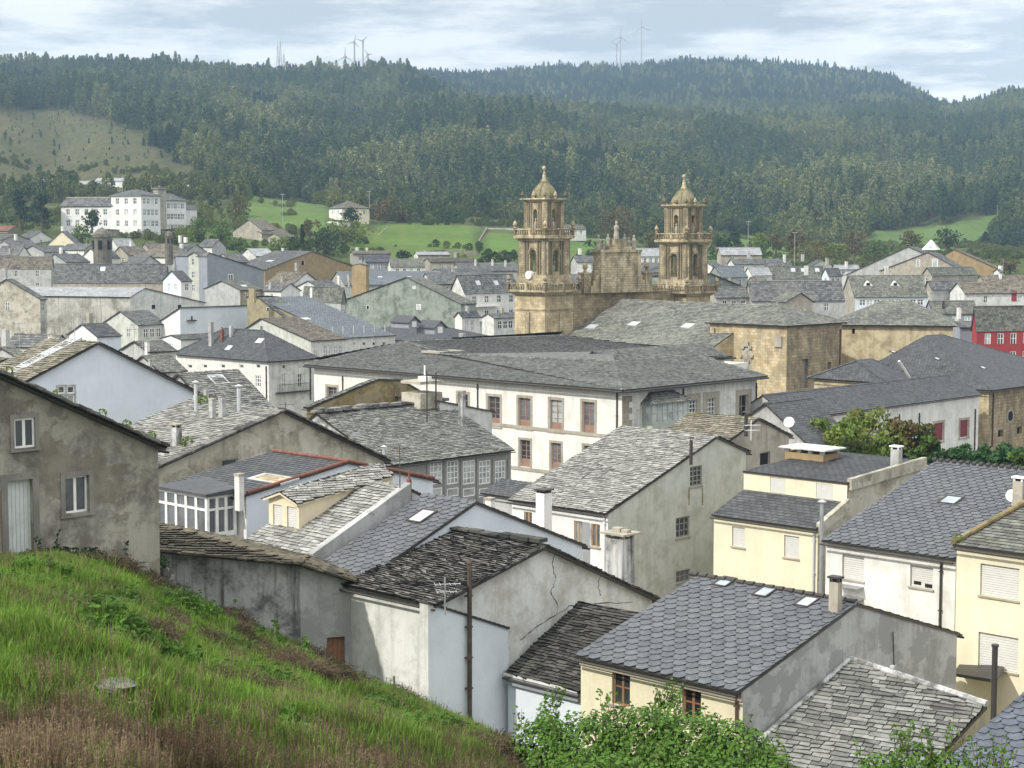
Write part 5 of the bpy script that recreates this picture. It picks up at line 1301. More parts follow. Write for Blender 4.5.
# rear wing of the convent: a second ridge behind the right one
h = gable('convent_wing', 'rear wing of the convent, a dark slate ridge seen over the front roof', (594, 352, 166), [(580, 362), (594, 352), (619, 367)], ['slategrey', 'slategrey'], 'convent', face='i', base=4, end=706, endk=1, far=True)
h.walls()
# ================================================================== the cathedral
AX = axes(46)
def arch_wall(mb, C, d, n, hw, th, z0, z1, aw, az0, azs, hoop=7, m=0):
    """a wall panel with a round-headed opening; C on the outer face, d along, n outwards"""
    W = lambda u, v, q=0: C + d * u + n * q + Z * (v - C.z)
    arc = [(aw, az0), (aw, azs)] + [(aw * math.cos(math.pi * k / hoop), azs + aw * math.sin(math.pi * k / hoop)) for k in range(1, hoop)] + [(-aw, azs), (-aw, az0)]
    for q, sg in ((0, 1), (-th, -1)):
        L_ = [[Vector((-hw, z0, 0)), Vector((hw, z0, 0)), Vector((hw, z1, 0)), Vector((-hw, z1, 0))], [Vector((u, v, 0)) for u, v in arc]]
        al = L_[0] + L_[1]
        for t in geometry.tessellate_polygon(L_):
            p = [al[k] for k in t]
            if ((p[1] - p[0]).cross(p[2] - p[0]).z < 0) == (sg > 0): p.reverse()
            mb.add([W(a.x, a.y, q) for a in p], m, [(a.x, a.y) for a in p])
    for (a, b), (e, g) in zip(arc, arc[1:] + arc[:1]): mb.add([W(a, b), W(a, b, -th), W(e, g, -th), W(e, g)], m, [(a, b), (a + th, b), (a + th, g), (e, g)])
def balustrade(mb, C, hw, z, ht, i, j, step=.42, post=.2):
    for sx, d, n in ((1, i, j), (-1, i, j), (1, j, i), (-1, j, i)):
        c = Vector((C.x, C.y, z)) + n * hw * sx
        mb.box(c, d * hw, n * .14, Z * .14); mb.box(c + Z * (ht - .14), d * hw, n * .16, Z * .14)
        k = int(2 * hw / step)
        for q in range(1, k): mb.lathe(c + d * (-hw + 2 * hw * q / k) + Z * .14, [(.07, 0), (.12, (ht - .28) * .35), (.05, (ht - .28) * .7), (.08, ht - .28)], 6)
        for q in (-1, 0, 1): mb.box(c + d * hw * q, d * post, n * post, Z * (ht + .1))
    for a in (-1, 1):
        for b in (-1, 1): mb.lathe(Vector((C.x, C.y, z + ht + .1)) + i * hw * a + j * hw * b, [(.26, 0), (.13, .16), (.3, .42), (.24, .66), (.08, .85), (.0, 1.15)], 8)
def tower(name, label, C, zs, clock=True):
    i, j = AX
    z0, zf, zb_, z1, z2, z3, z4, z5, z6 = zs      # base, lower floor, belfry sill, upper floor, lantern sill, cornice, dome foot, dome top, tip
    root = empty(name, Vector((C.x, C.y, z0)), label, 'bell tower')
    at = lambda z: Vector((C.x, C.y, z))
    mb = MB(); mb.box(at(z0), i * 2.6, j * 2.6, Z * (zf - .5 - z0)); kid(mb, 'shaft', 'ashlar', root, root)
    mb = MB()
    for q, (w_, a, b) in enumerate(((2.72, zf - 2.4, .18), (2.85, zf - .5, .2), (3.1, zf - .3, .16), (3.3, zf - .14, .14))): mb.box(at(a), i * w_, j * w_, Z * b)
    for d, n in ((i, -j), (j, -i)): mb.box(at(zf - 6.2) + n * 2.66 + d * .3, d * .35, n * .10, Z * 3.6); mb.box(at(zf - 6.6) + n * 2.7 + d * .9, d * .3, n * .1, Z * .8)
    kid(mb, 'cornice', 'towerstone', root, root)
    mb = MB(); balustrade(mb, C, 3.15, zf, .95, i, j); kid(mb, 'balustrade', 'towerstone', root, root)
    mb = MB(); hw, th = 2.0, .55
    mb.box(at(zf + .005), i * 2.45, j * 2.45, Z * (zb_ - zf))
    hgt = z1 - .6 - zb_
    for d, n in ((i, j), (i, -j), (j, i), (j, -i)):
        arch_wall(mb, at(zb_) + n * hw, d, n, hw, th, zb_, z1 - .6, .56, zb_ + .35, zb_ + hgt * .62)
        for s_ in (-1, 1):
            for u in (.86, 1.28): mb.tube(at(zb_) + n * (hw + .12) + d * u * s_, at(z1 - .6) + n * (hw + .10) + d * u * s_, .14, .12, 7)
        for q in range(9):
            a = math.pi * q / 8; mb.box(at(zb_ + hgt * .62 + .70 * math.sin(a)) + n * (hw + .04) + d * .70 * math.cos(a), d * .12, n * .09, Z * .16)
    for a in (-1, 1):
        for b in (-1, 1): mb.box(at(zb_) + i * hw * a + j * hw * b, (i * a + j * b) * .22, (i * a - j * b) * .30, Z * hgt); mb.tube(at(zb_) + (i * a + j * b) * (hw + .22), at(z1 - .6) + (i * a + j * b) * (hw + .2), .16, .13, 7)
    mb.box(at(zb_ + .1), i * .1, j * .1, Z * .1)
    kid(mb, 'belfry', 'towerstone', root, root)
    for n in (-j, -i):
        bl = MB(); bl.lathe(at(zb_ + hgt * .28) + n * 1.25, [(.50, 0), (.44, .12), (.34, .45), (.30, .75), (.12, .9), (0, .95)], 12); bl.tube(at(zb_ + hgt * .28 + .9) + n * 1.25, at(z1 - .6) + n * 1.25, .05, n=5); kid(bl, 'bell', 'rust', root, root)
    mb = MB()
    for w_, a, b in ((2.3, z1 - .6, .18), (2.5, z1 - .42, .14), (2.75, z1 - .28, .28)): mb.box(at(a), i * w_, j * w_, Z * b)
    kid(mb, 'upper_cornice', 'towerstone', root, root)
    mb = MB(); balustrade(mb, C, 2.55, z1, .9, i, j, .38, .16); kid(mb, 'upper_balustrade', 'towerstone', root, root)
    mb = MB(); hw, th = 1.62, .4; hgt = z3 - .45 - z1
    for d, n in ((i, j), (i, -j), (j, i), (j, -i)):
        arch_wall(mb, at(z1 + .004) + n * hw, d, n, hw, th, z1 + .004, z3 - .45, .36, z1 + .25, z1 + hgt * .70)
        for s_ in (-1, 1):
            for u in (.62, 1.0): mb.tube(at(z1) + n * (hw + .08) + d * u * s_, at(z3 - .45) + n * (hw + .07) + d * u * s_, .11, .10, 6)
    for a in (-1, 1):
        for b in (-1, 1): mb.box(at(z1) + i * hw * a + j * hw * b, (i * a + j * b) * .16, (i * a - j * b) * .22, Z * hgt)
    kid(mb, 'lantern', 'towerstone', root, root)
    st = MB()
    for n in (-j, -i): c = at(z1 + .1) + n * 1.5; st.lathe(c, [(.22, 0), (.2, .8), (.26, 1.3), (.18, 1.65), (.1, 1.75), (.15, 1.95), (.0, 2.15)], 8)
    kid(st, 'statues', 'granite', root, root)
    mb = MB()
    for w_, a, b in ((1.8, z3 - .45, .14), (1.98, z3 - .31, .13), (2.15, z3 - .18, .18)): mb.box(at(a), i * w_, j * w_, Z * b)
    for a in (-1, 1):
        for b in (-1, 0, 1):
            for (x, y) in ((a, b), (b, a)): mb.lathe(at(z3) + i * 1.9 * x + j * 1.9 * y, [(.2, 0), (.1, .14), (.26, .34), (.18, .6), (0, .95)], 7)
    kid(mb, 'top_cornice', 'towerstone', root, root)
    H_ = z5 - z4; mb = MB(); mb.lathe(at(z3), [(1.6, 0), (1.6, z4 - z3), (1.52, z4 - z3 + H_ * .2), (1.32, z4 - z3 + H_ * .42), (1.0, z4 - z3 + H_ * .64), (.60, z4 - z3 + H_ * .84), (.32, z5 - z3)], 16)
    for q in range(8):
        a = q * math.pi / 4 + .4; u = Vector((math.cos(a), math.sin(a), 0)); pr = [(1.62, z4 - z3), (1.54, z4 - z3 + H_ * .2), (1.34, z4 - z3 + H_ * .42), (1.02, z4 - z3 + H_ * .64), (.62, z4 - z3 + H_ * .84), (.34, z5 - z3)]
        for (r0, a0), (r1, a1) in zip(pr, pr[1:]): mb.tube(at(z3 + a0) + u * r0, at(z3 + a1) + u * r1, .09, n=5)
    kid(mb, 'dome', 'domestone', root, root)
    t = z6 - z5; mb = MB(); mb.lathe(at(z5 - .05), [(.42, 0), (.42, t * .08), (.26, t * .12), (.16, t * .40), (.24, t * .44), (.08, t * .48), (.08, t * .56), (.26, t * .66), (.25, t * .73), (.06, t * .80), (.0, t * .82)], 10)
    kid(mb, 'finial', 'towerstone', root, root)
    mb = MB(); mb.tube(at(z5 + t * .78), at(z6 + .5), .035, n=5); mb.tube(at(z6 + .15) - i * .3 + j * .3 * 0, at(z6 + .15) + i * .3, .03, n=5); kid(mb, 'cross', 'rust', root, root)
    if clock:
        c = at(zf + 1.95) - j * 2.62 + i * .2; mb = MB(); mb.tube(c + j * .5, c - j * .06, .52, .52, 20); o = kid(mb, 'clock', 'dish', root, root)
        mb = MB(); mb.box(c - j * .07, i * .03, j * .008, Z * .38); d_ = (i * .8 - Z * .5).normalized(); mb.tube(c - j * .075, c - j * .075 + d_ * .27, .025, n=4)
        for q in range(12): a = q * math.pi / 6; u = i * math.cos(a) + Z * math.sin(a); mb.tube(c - j * .068 + u * .41, c - j * .068 + u * .48, .018, n=4)
        kid(mb, 'hands', 'dark', o, root)
    return root
M['domestone'] = plaster('lichened_dome_stone', (.26, .235, .15), (.09, .085, .05), .85, .5, .5, (.25, .24, .13))
c_ = pt(545, 300, 210); CL = Vector((c_.x, c_.y, 0)) + (i + j) * 2.6
zl = lambda y: EYE + (240 - y) * 210 / F
tower('bell_tower', 'left cathedral bell tower, the one carrying a white clock face', CL, (0, zl(291), zl(275), zl(236), zl(228), zl(198), zl(195.5), zl(181), zl(161)))
c_ = pt(683, 290, 228); CR = Vector((c_.x, c_.y, 0)); 
zr = lambda y: EYE + (240 - y) * 228 / F
tower('bell_tower', 'right cathedral bell tower, without a clock', CR, (0, zr(291.5), zr(279), zr(240), zr(233), zr(205), zr(203), zr(189), zr(171)), False)
# nave and front wall
dj = (CR - CL); dj.z = 0; span = dj.length; dj.normalize(); ni = Vector((-dj.y, dj.x, 0))
pl = CL - ni * 2.7
h = gable('cathedral_nave', 'long grey slate nave roof running forward from between the bell towers', (*proj(Vector((pl.x, pl.y, 15))), pl.y), [(564, 338), (621, 300), (683, 336)], ['church', 'church'], 'ashlar_dark', side='ashlar', base=0, end=712, endk=0, az=math.degrees(math.atan2(dj.y, dj.x)), over=-.05, far=True)
for x, y in ((592, 327), (634, 324), (688, 326)): h.skylight(x, y, .8, .5, 0, 'zinc', 'zinc')
for x in (600, 660): 
    f = h.faces['left']; h.win('left', x - 1.5, 351, x + 1.5, 360, kind='small', nx=1, ny=1, frame='granite', r=.3)
h.walls()
P = on_plane(616, 300, CL - ni * 1.2, ni); Cc = Vector((P.x, P.y, 0)); root = empty('cathedral', Vector((Cc.x, Cc.y, 0)), 'stone gable wall with statues and pinnacles standing between the two bell towers', 'church front')
zc = lambda y: EYE + (240 - y) * Cc.y / F
mb = MB(); mb.box(CL + dj * span / 2, dj * (span / 2 - 2.4), ni * 1.1, Z * zc(292)); kid(mb, 'wall', 'ashlar_dark', root, root)
mb = MB(); mb.box(Cc + Z * zc(292), dj * 3.2, ni * .9, Z * (zc(252) - zc(292)))
for s_ in (-1, 1):
    for q in range(4): mb.box(Cc + dj * s_ * (3.3 + q * .42) + Z * zc(292), dj * .22, ni * .7, Z * (zc(270 + q * 5) - zc(292)))
    mb.box(Cc + dj * s_ * 3.05 + Z * zc(292) - ni * .95, dj * .3, ni * .1, Z * (zc(252) - zc(292)))
kid(mb, 'pediment', 'towerstone', root, root)
mb = MB(); mb.box(Cc + Z * zc(252), dj * 3.45, ni * 1.15, Z * .3); mb.box(Cc + Z * (zc(252) + .3), dj * 1.9, ni * .8, Z * .4); mb.box(Cc + Z * (zc(252) + .7), dj * .9, ni * .7, Z * 1.0); kid(mb, 'cornice', 'towerstone', root, root)
def figure(c, s=1.0):
    m = MB(); m.lathe(c, [(.28 * s, 0), (.30 * s, .3 * s), (.22 * s, .8 * s), (.30 * s, 1.15 * s), (.24 * s, 1.4 * s), (.09 * s, 1.5 * s), (.16 * s, 1.62 * s), (.16 * s, 1.78 * s), (0, 1.92 * s)], 9); return m
for u, z_, s_ in ((0, zc(252) + 1.7, 1.2), (-1.4, zc(252) + .7, .85), (1.4, zc(252) + .7, .85), (-3.0, zc(252) + .3, 1.0), (3.0, zc(252) + .3, 1.0), (2.1, zc(252) + .3, .85), (-2.1, zc(252) + .3, .7)):
    kid(figure(Cc + dj * u + Z * z_, s_), 'statue', 'granite', root, root)
for s_ in (-1, 1):
    mb = MB(); c = Cc + dj * s_ * 5.2 + Z * zc(292); mb.box(c, dj * .55, ni * .5, Z * 2.4); mb.box(c + Z * 2.4, dj * .7, ni * .62, Z * .2); mb.lathe(c + Z * 2.6, [(.3, 0), (.15, .3), (.38, .7), (.3, 1.0), (0, 1.3)], 9); kid(mb, 'pinnacle', 'towerstone', root, root)
mb = MB()
for a_, b_ in ((6.0, span / 2 - 3.4), (-6.0, -span / 2 + 3.4)):
    n_ = int(abs(b_ - a_) / .45); c0, c1 = Cc + dj * a_ + Z * zc(292), Cc + dj * b_ + Z * zc(292)
    mb.box((c0 + c1) / 2, (c1 - c0) / 2, ni * .16, Z * .14); mb.box((c0 + c1) / 2 + Z * .8, (c1 - c0) / 2, ni * .16, Z * .14)
    for q in range(n_ + 1): mb.lathe(c0.lerp(c1, q / n_) + Z * .14, [(.07, 0), (.12, .25), (.05, .5), (.08, .66)], 6)
kid(mb, 'balustrade', 'towerstone', root, root)
# transept block and the cream ambulatory
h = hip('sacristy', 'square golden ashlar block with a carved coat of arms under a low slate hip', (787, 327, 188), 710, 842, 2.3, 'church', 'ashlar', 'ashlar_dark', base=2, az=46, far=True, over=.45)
h.win('j', 802, 359, 808, 388, kind='plate', frame='frame_grey', r=.4, name='blocked_doorway'); h.win('j', 828, 362, 831, 376, kind='small', nx=1, ny=1, frame='granite', pane='dark', r=.4); h.win('i', 736, 371, 743, 378, kind='small', nx=1, ny=1, frame='granite', pane='dark', r=.3)
f = h.faces['i']; P = on_plane(747, 357, f['P'], f['n']); mb = MB()
for q in range(14):
    a = 2 * math.pi * q / 14; b_ = 2 * math.pi * (q + 1) / 14; s1 = lambda t: P + f['d'] * .75 * math.cos(t) * (1 - .18 * math.sin(t)) + Z * 1.25 * math.sin(t)
    mb.add([s1(a), s1(b_), P + f['n'] * .32]); 
for u, v, r_ in ((0, 1.45, .45), (-.5, 1.1, .3), (.5, 1.1, .3), (-.75, .1, .25), (.75, .1, .25), (0, -1.2, .35), (0, .1, .4), (-.3, -.5, .22), (.3, -.5, .22), (0, .6, .25)):
    mb.box(P + f['d'] * u + Z * (v - r_ * .6), f['d'] * r_ * .7, f['n'] * (.22 + .12 * r_), Z * r_ * 1.2)
kid(mb, 'coat_of_arms', 'granite', h.root, h.root)
h.downpipe('j', 840, 329, 392, .08, 'pipe'); h.downpipe('i', 715, 328, 390, .06, 'pipe'); h.walls()
mb = MB(); a_, b_ = on_plane(778, 347, f['P'] + f['n'] * .1, f['n']), on_plane(778, 336, f['P'] + f['n'] * .1, f['n']); mb.box(a_, f['d'] * .5, f['n'] * .08, Z * 1.2); kid(mb, 'niche', 'granite', h.root, h.root)
h = hip('ambulatory', 'cream rendered back of the cathedral with a long grey slate roof', (953, 327, 199), 838, 950, 2.6, 'church', 'tanplaster', 'tanplaster', base=2, az=77, far=True, over=.5, ridge='i', inset=5)
h.win('i', 852, 328.5, 855, 334, kind='small', nx=1, ny=1, frame='granite', pane='dark', r=.3); h.walls()
# chapter house, its porch and the long low wing
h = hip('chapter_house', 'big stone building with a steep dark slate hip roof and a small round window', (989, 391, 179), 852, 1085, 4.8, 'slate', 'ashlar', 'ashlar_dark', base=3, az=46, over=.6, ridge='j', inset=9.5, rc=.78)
f = h.faces['j']; P = on_plane(1010, 416, f['P'], f['n']); h.win('j', 998, 430, 1003, 437, kind='small', nx=1, ny=1, frame='granite', pane='dark', r=.3); h.win('j', 1017, 427, 1022, 434, kind='small', nx=1, ny=1, frame='granite', pane='dark', r=.3)
h.downpipe('j', 993, 393, 446, .08, 'pipe'); h.walls()
mb = MB(); mb.tube(P - f['n'] * .1, P + f['n'] * .06, .75, .75, 20); o = kid(mb, 'round_window', 'granite', h.root, h.root); mb = MB(); mb.tube(P, P + f['n'] * .065, .55, .55, 20); kid(mb, 'pane', 'dark', o, h.root)
mb = MB(); mb.tube(pt(899, 361, 171), pt(915, 386, 172.5), .14, n=6); kid(mb, 'lead_flashing', 'white', h.root, h.root)
h.skylight(893, 352, .35, .3, 1, 'zinc'); h.skylight(937, 359, .4, .3, 1, 'zinc'); h.skylight(983, 368, .4, .3, 1, 'zinc')
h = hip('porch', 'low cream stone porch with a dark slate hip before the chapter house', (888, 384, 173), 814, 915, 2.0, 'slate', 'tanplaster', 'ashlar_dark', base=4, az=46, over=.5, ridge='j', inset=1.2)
h.walls()
h = gable('cloister_wing', 'long low dark-slated wing with wine red shutters behind the garden trees', (790, 418, 150), [(728, 418), (763, 396), (790, 418)], ['slate', 'slate'], 'greywall', side='white', face='i', base=3, end=979, over=.1, eave=.35)
s_ = h.side
h.win(s_, 934, 423, 943, 441, kind='plate', frame='shutter_red', name='shutter', r=.12, sur=(.25, 'granite')); h.win(s_, 960, 420, 968, 437, kind='plate', frame='shutter_red', name='shutter', r=.12, sur=(.25, 'granite'))
h.downpipe(s_, 919, 413, 460, .07, 'gutter'); h.downpipe(s_, 975, 409, 460, .07, 'gutter'); h.downpipe(s_, 899, 414, 450, .06, 'gutter'); h.walls()
h = gable('pale_house', 'plain grey gable beside the long dark-slated wing', (786, 432, 128), [(752, 414), (766, 404), (812, 448)], ['slate', 'slate'], 'greywall', face='i', base=4, L=6)
h.walls()
# ================================================================== the town farther off
RC = random.Random(11)
def far(label, px, py, D, left, right, rise, roof, wall, wallj=None, ridge='i', az=46, wi=0, wj=0, rows=1, ht=7.0, name='house', cat='house', sky=(), chim=(), fr='frame_white', pane='glass', ws=(.95, 1.35), group=None, over=.35, base=None):
    if not wi and not wj: wi, wj = RC.choice((0, 1, 2)), RC.choice((0, 2, 3))
    i, j = axes(az); C = pt(px, py, D)
    if ridge == 'hip' or ridge == 'hipj':
        h = hip(name, label, (px, py, D), left, right, rise, roof, wall, wallj, base=C.z - ht, ridge='j' if ridge == 'hipj' else 'i', az=az, far=True, over=over, cat=cat, group=group); ki, kj = 'i', 'j'
    elif ridge == 'i':
        Lj = solve_t(C, j, right); h = gable(name, label, (px, py, D), [(px, py), proj(C + j * Lj / 2 + Z * rise), proj(C + j * Lj)], [roof, roof], wallj or wall, side=wall, base=C.z - ht, end=left, far=True, az=az, over=over * .6, eave=over, cat=cat, group=group); ki, kj = 'left', 'front'
    else:
        Li = solve_t(C, i, left); h = gable(name, label, (px, py, D), [proj(C + i * Li), proj(C + i * Li / 2 + Z * rise), (px, py)], [roof, roof], wall, side=wallj or wall, face='i', base=C.z - ht, end=right, far=True, az=az, over=over * .6, eave=over, cat=cat, group=group); ki, kj = 'front', 'right'
    ht = C.z - h.root.location.z
    for r_ in range(rows):
        z0 = ht - .55 - ws[1] - 2.9 * r_
        if z0 < .2: break
        if wi: h.grid(ki, wi, 1, *ws, z0, 0, kind='small', frame=fr, pane=pane, r=.12)
        if wj: h.grid(kj, wj, 1, *ws, z0, 0, kind='small', frame=fr, pane=pane, r=.12)
    h.walls()
    pk = {'i': 0, 'hip': 0, 'j': 1, 'hipj': 1}[ridge]
    for q in sky: h.skylight(*q[:2], .55, .5, q[2] if len(q) > 2 else pk, 'zinc', 'zinc')
    if not chim and D < 520 and RC.random() < .75:      # a chimney or two on most of these roofs
        for (O, n, hh, sl) in h.planes[:2]:
            if RC.random() < .6:
                Pc = O + hh * RC.uniform(1.2, max(1.5, h.L - 1.5) if hasattr(h, 'L') else 4) * (1 if hh.dot(h.e if hasattr(h, 'e') else hh) > 0 else -1) + sl * RC.uniform(.6, 2.2)
                mb = MB(); s_ = RC.uniform(.3, .45); mb.box(Pc - Z * .5, h.i * s_, h.j * s_ * .8, Z * RC.uniform(1.3, 2.0)); kid(mb, 'chimney', RC.choice(('white', 'greywall', 'cement', 'beige', 'oldwhite')), h.root, h.root)
    if D < 480 and RC.random() < .35 and h.planes:      # an aerial
        O, n, hh, sl = h.planes[0]; Pc = O + (hh if hh.dot(getattr(h, 'e', hh)) > 0 else -hh) * RC.uniform(.8, 3) + sl * RC.uniform(1.5, 2.5); mb = MB(); mb.tube(Pc - Z * .4, Pc + Z * 2.4, .035, n=5)
        for q in (1.7, 2.2): mb.tube(Pc + Z * q - h.j * .6, Pc + Z * q + h.j * .6, .03, n=4)
        kid(mb, 'antenna', 'steel', h.root, h.root)
    for q in chim: h.chimney(q[0], q[1], q[2], q[3], q[4] if len(q) > 4 else 'oldwhite', q[5] if len(q) > 5 else pk, cap='flat')
    return h
# --- behind the left gable and before the convent
h = hip('town_house', 'white hip-roofed house with an iron balcony beside the convent', (268.5, 362.5, 205), 177, 314, 3.4, 'slate', 'white', 'oldwhite', base=0, inset=5.5, far=True, over=.5)
for x in (190, 205, 223, 241.5, 258): h.win('i', x - 2.2, 364, x + 2.2, 367.5, kind='small', nx=1, ny=1, r=.12)
for x, w_ in ((190, 5), (258, 4.5), (224, 4.5)): h.win('i', x - w_ / 1.5, 375, x + w_ / 1.5, 386, kind='small', nx=3, ny=3, r=.14)
for x in (284, 300): h.win('j', x - 2.2, 373.5, x + 2.2, 386.5, kind='small', nx=2, ny=3, r=.14); h.win('j', x - 1.5, 365, x + 1.5, 368, kind='small', nx=1, ny=1, r=.12)
h.downpipe('i', 266.5, 366, 400, .08); h.downpipe('j', 310, 364, 400, .08); h.walls()
f = h.faces['j']; a_, b_ = on_plane(278, 394, f['P'] + f['n'] * .5, f['n']), on_plane(311, 391, f['P'] + f['n'] * .5, f['n']); b_.z = a_.z
mb = MB(); mb.box((a_ + b_) / 2 - f['n'] * .24, (b_ - a_) / 2, f['n'] * .25, Z * .15)
for q in range(23): mb.tube(a_.lerp(b_, q / 22), a_.lerp(b_, q / 22) + Z * 1.05, .018, n=4)
mb.box((a_ + b_) / 2 + Z * 1.05, (b_ - a_) / 2, f['n'] * .03, Z * .05); kid(mb, 'balcony', 'gutter', h.root, h.root)
h.chimney(211, 346, 322, 6, 'cement', 0, cap='flat'); h.chimney(222, 342, 329, 5, 'redtile', 0, cap='pot', capm='redtile'); h.chimney(231, 337, 325, 5, 'cement', 0, cap=None)
h.skylight(229, 348, .5, .4, 0, 'zinc', 'zinc'); h.skylight(260, 341, .6, .4, 0, 'zinc', 'zinc')
h = gable('town_house', 'grey-green gable house with a white glazed gallery under its near eave', (311, 341, 235), [(231, 339), (262, 319), (311, 341)], ['rubblemid', 'farbrown'], 'greygreen', side='white', face='i', base=1, end=347, far=True)
f = h.faces['right']
for x in (315.5, 320.5, 325.5, 330.5, 335.5, 340.5): h.win('right', x - 2.2, 345, x + 2.2, 362, kind='small', nx=2, ny=4, r=.1, pane='glass_pale')
h.win('front', 259, 325, 263, 330, kind='small', nx=1, ny=1, r=.12); h.walls()
h = gable('town_house', 'white house with a long blue slate roof beyond the glazed gallery', (345, 338, 250), [(258, 330), (257, 298), (345, 338)], [None, 'slateblue'], 'olive', side='white', face='i', base=1, end=395, far=True)
for x in (354, 364, 374, 384): h.win('right', x - 1.5, 342, x + 1.5, 345, kind='small', nx=1, ny=1, r=.12)
for x in (346.5, 356, 366.5, 377.5): h.win('right', x - 2.3, 350, x + 2.3, 361, kind='small', nx=2, ny=3, r=.12, pane='glass_pale')
h.walls()
for q in range(7): h.pipe(322 + q * 10.5, 334.5 - q * .4, 327 - q * .4, .07, 0, 'zinc', False, 'snow_post')
h.skylight(303, 319, 1.2, .5, 0, 'zinc', 'zinc')
h = gable('olive_house', 'olive-tan wall with a tall slab chimney before the blue slate roof', (290, 321, 258), [(247, 297), (259, 298), (291, 322)], ['fargrey', 'fargrey'], 'olive', face='i', base=6, L=4, far=True)
h.win('front', 266, 307, 269, 311, kind='small', nx=1, ny=1, r=.1); h.walls(); h.chimney(252, 299, 288, 12, 'olive', 0, cap=None, depth=.3)
h = gable('white_house', 'white house with a bright gable and blank pale side wall', (180, 309, 262), [(143, 333), (180, 308.5)], ['fardark'], 'white_clean', side='bluewhite', face='i', base=6, end=247, far=True, over=.2)
h.win('front', 157, 327, 160, 332, kind='small', nx=1, ny=1, pane='dark', r=.1); h.walls()
f = h.faces['right']; mb = MB(); P = on_plane(192, 321, f['P'] + f['n'] * .25, f['n']); mb.box(P, f['d'] * .8, f['n'] * .3, Z * .15); mb.tube(P + Z * .1, P + Z * .8, .15, .1, 8); kid(mb, 'wall_lamp', 'gutter', h.root, h.root)
far('flat low white wing with a grey ledge in front of the blank-sided white house', 181, 340, 240, 161, 240, .5, 'fargrey', 'white_clean', 'oldwhite', 'j', ht=6, over=.2)
far('tiny white house with a dark roof before the stained concrete hall', 97, 336.5, 232, 69, 121, 1.5, 'fardark', 'white_clean', 'bluewhite', 'j', wi=1, ht=5)
h = far('small stone gable with a grey roof right of the tiny white house', 138, 325, 262, 104, 166, 1.9, 'fargrey', 'greygreen', 'greygreen', 'j', ht=6)
far('dark low shed roof between the blue-white gable and the tiny white house', 148, 352, 190, 122, 176, 1.0, 'rubblemid', 'greywall', 'oldwhite', 'j', ht=5, chim=((147, 352, 341, 6, 'white'),))
far('low rubble roof with two pots by the hip-roofed white house', 160, 372, 170, 128, 186, 1.4, 'rubblemid', 'greywall', 'oldwhite', 'j', ht=6, chim=((150, 371, 359, 5, 'cement'),))
h = gable('hall', 'long rain-stained concrete hall with a pale sheet roof', (130, 297, 300), [(130, 297), (144, 288.5), (205, 303)], ['farpale', 'farpale'], 'oldwhite', side='stainconc', base=6, end=-40, az=72, far=True)
for x in (154, 180): h.win('front', x - 2.5, 303.5, x + 2.5, 309, kind='small', nx=1, ny=1, pane='dark', r=.15)
h.walls()
far('brownish rendered gable end at the left edge before the concrete hall', 40, 299, 285, -25, 46, 3.2, 'fargrey', 'stained', 'stainconc', 'j', az=72, ht=9)
far('green flat-roofed shed at the left edge beside the mossy roof', 18, 358, 150, -14, 30, .8, 'slatemoss', 'greywall', 'cement', 'j', az=60, ht=5)
far('grey flagged roof below the concrete hall on the left', 52, 347, 190, 6, 70, 1.2, 'fargrey', 'oldwhite', None, 'i', az=65, ht=5, chim=((52, 352, 335, 8, 'white', 0),))
h = gable('roofed_wall', 'small dark lean-to by the left edge under the mossy roof', (10, 372, 120), [(-20, 366), (10, 360), (14, 372)], ['rubblemoss', 'rubblemoss'], 'greywall', base=8, L=4); h.walls()
# --- left, second row
far('grey-white house with a brown roof and four dark windows at the left edge', 51, 268, 405, -40, 54, 2.6, 'farbrown', 'greywall', None, 'i', az=80, wi=4, rows=2, ht=7, pane='dark')
h = far('long grey-roofed house with one wide dormer beside the four-window house', 165, 282.5, 395, 53, 169, 4.2, 'fargrey', 'beige', None, 'i', az=83, ht=5, sky=((103, 269),))
far('blue-white house with two windows behind the long grey roof', 181, 281, 360, 163, 192, 2.0, 'fardark', 'bluewhite', 'white_clean', 'j', wi=2, wj=1, rows=2, ht=8)
far('narrow stone tower house with four windows next to the slate-grey gable', 200, 256, 382, 188.5, 208, .8, 'fargrey', 'greygreen', 'greywall', 'j', az=60, wi=2, rows=3, ht=9)
h = gable('gable_house', 'large slate-grey rendered gable with one white window', (207, 259, 380), [(207, 256), (209, 253), (264, 270.5)], ['fargrey', 'fargrey'], 'greyblue', base=8, L=12, far=True)
h.win('front', 228, 274, 233.5, 282, kind='small', nx=2, ny=1, r=.1); h.walls()
h = gable('ochre_house', 'long ochre gable with one dark window below the gardens', (266, 271, 430), [(265, 270), (312, 251.5), (366, 271)], ['fargrey', 'fargrey'], 'ochre', base=10, end=228, far=True)
h.win('front', 301, 260, 305, 265, kind='small', nx=1, ny=1, pane='dark', r=.2); h.walls(); h.skylight(270, 261, 1.2, .6, 0, 'zinc', 'zinc')
far('tall ochre block at the end of the long ochre gable', 366, 266, 380, 352, 369, .4, 'farbrown', 'ochre', 'ochre', 'j', ht=9, over=.1)
h = far('white gable shed with a brown roof before the ochre gable', 293, 284, 350, 266, 320, 2.2, 'farbrown', 'white_clean', 'white_clean', 'i', wj=1, ht=4, pane='dark')
far('low white house with a dark roof beneath the white gable shed', 281, 291, 330, 262, 300, 1.4, 'fargrey', 'white', None, 'i', wi=1, ht=5)
far('mossy-roofed grey house left of the green-stained gable', 341, 302, 315, 302, 346, 2.6, 'slatemoss', 'greywall', 'sage', 'i', ht=6, chim=((312, 297, 287, 5, 'white'),))
far('grey house with a bright strip of roof light above the blue slates', 240, 290, 330, 205, 262, 1.6, 'slatemoss', 'greywall', 'olive', 'j', ht=6, sky=((244, 286),))
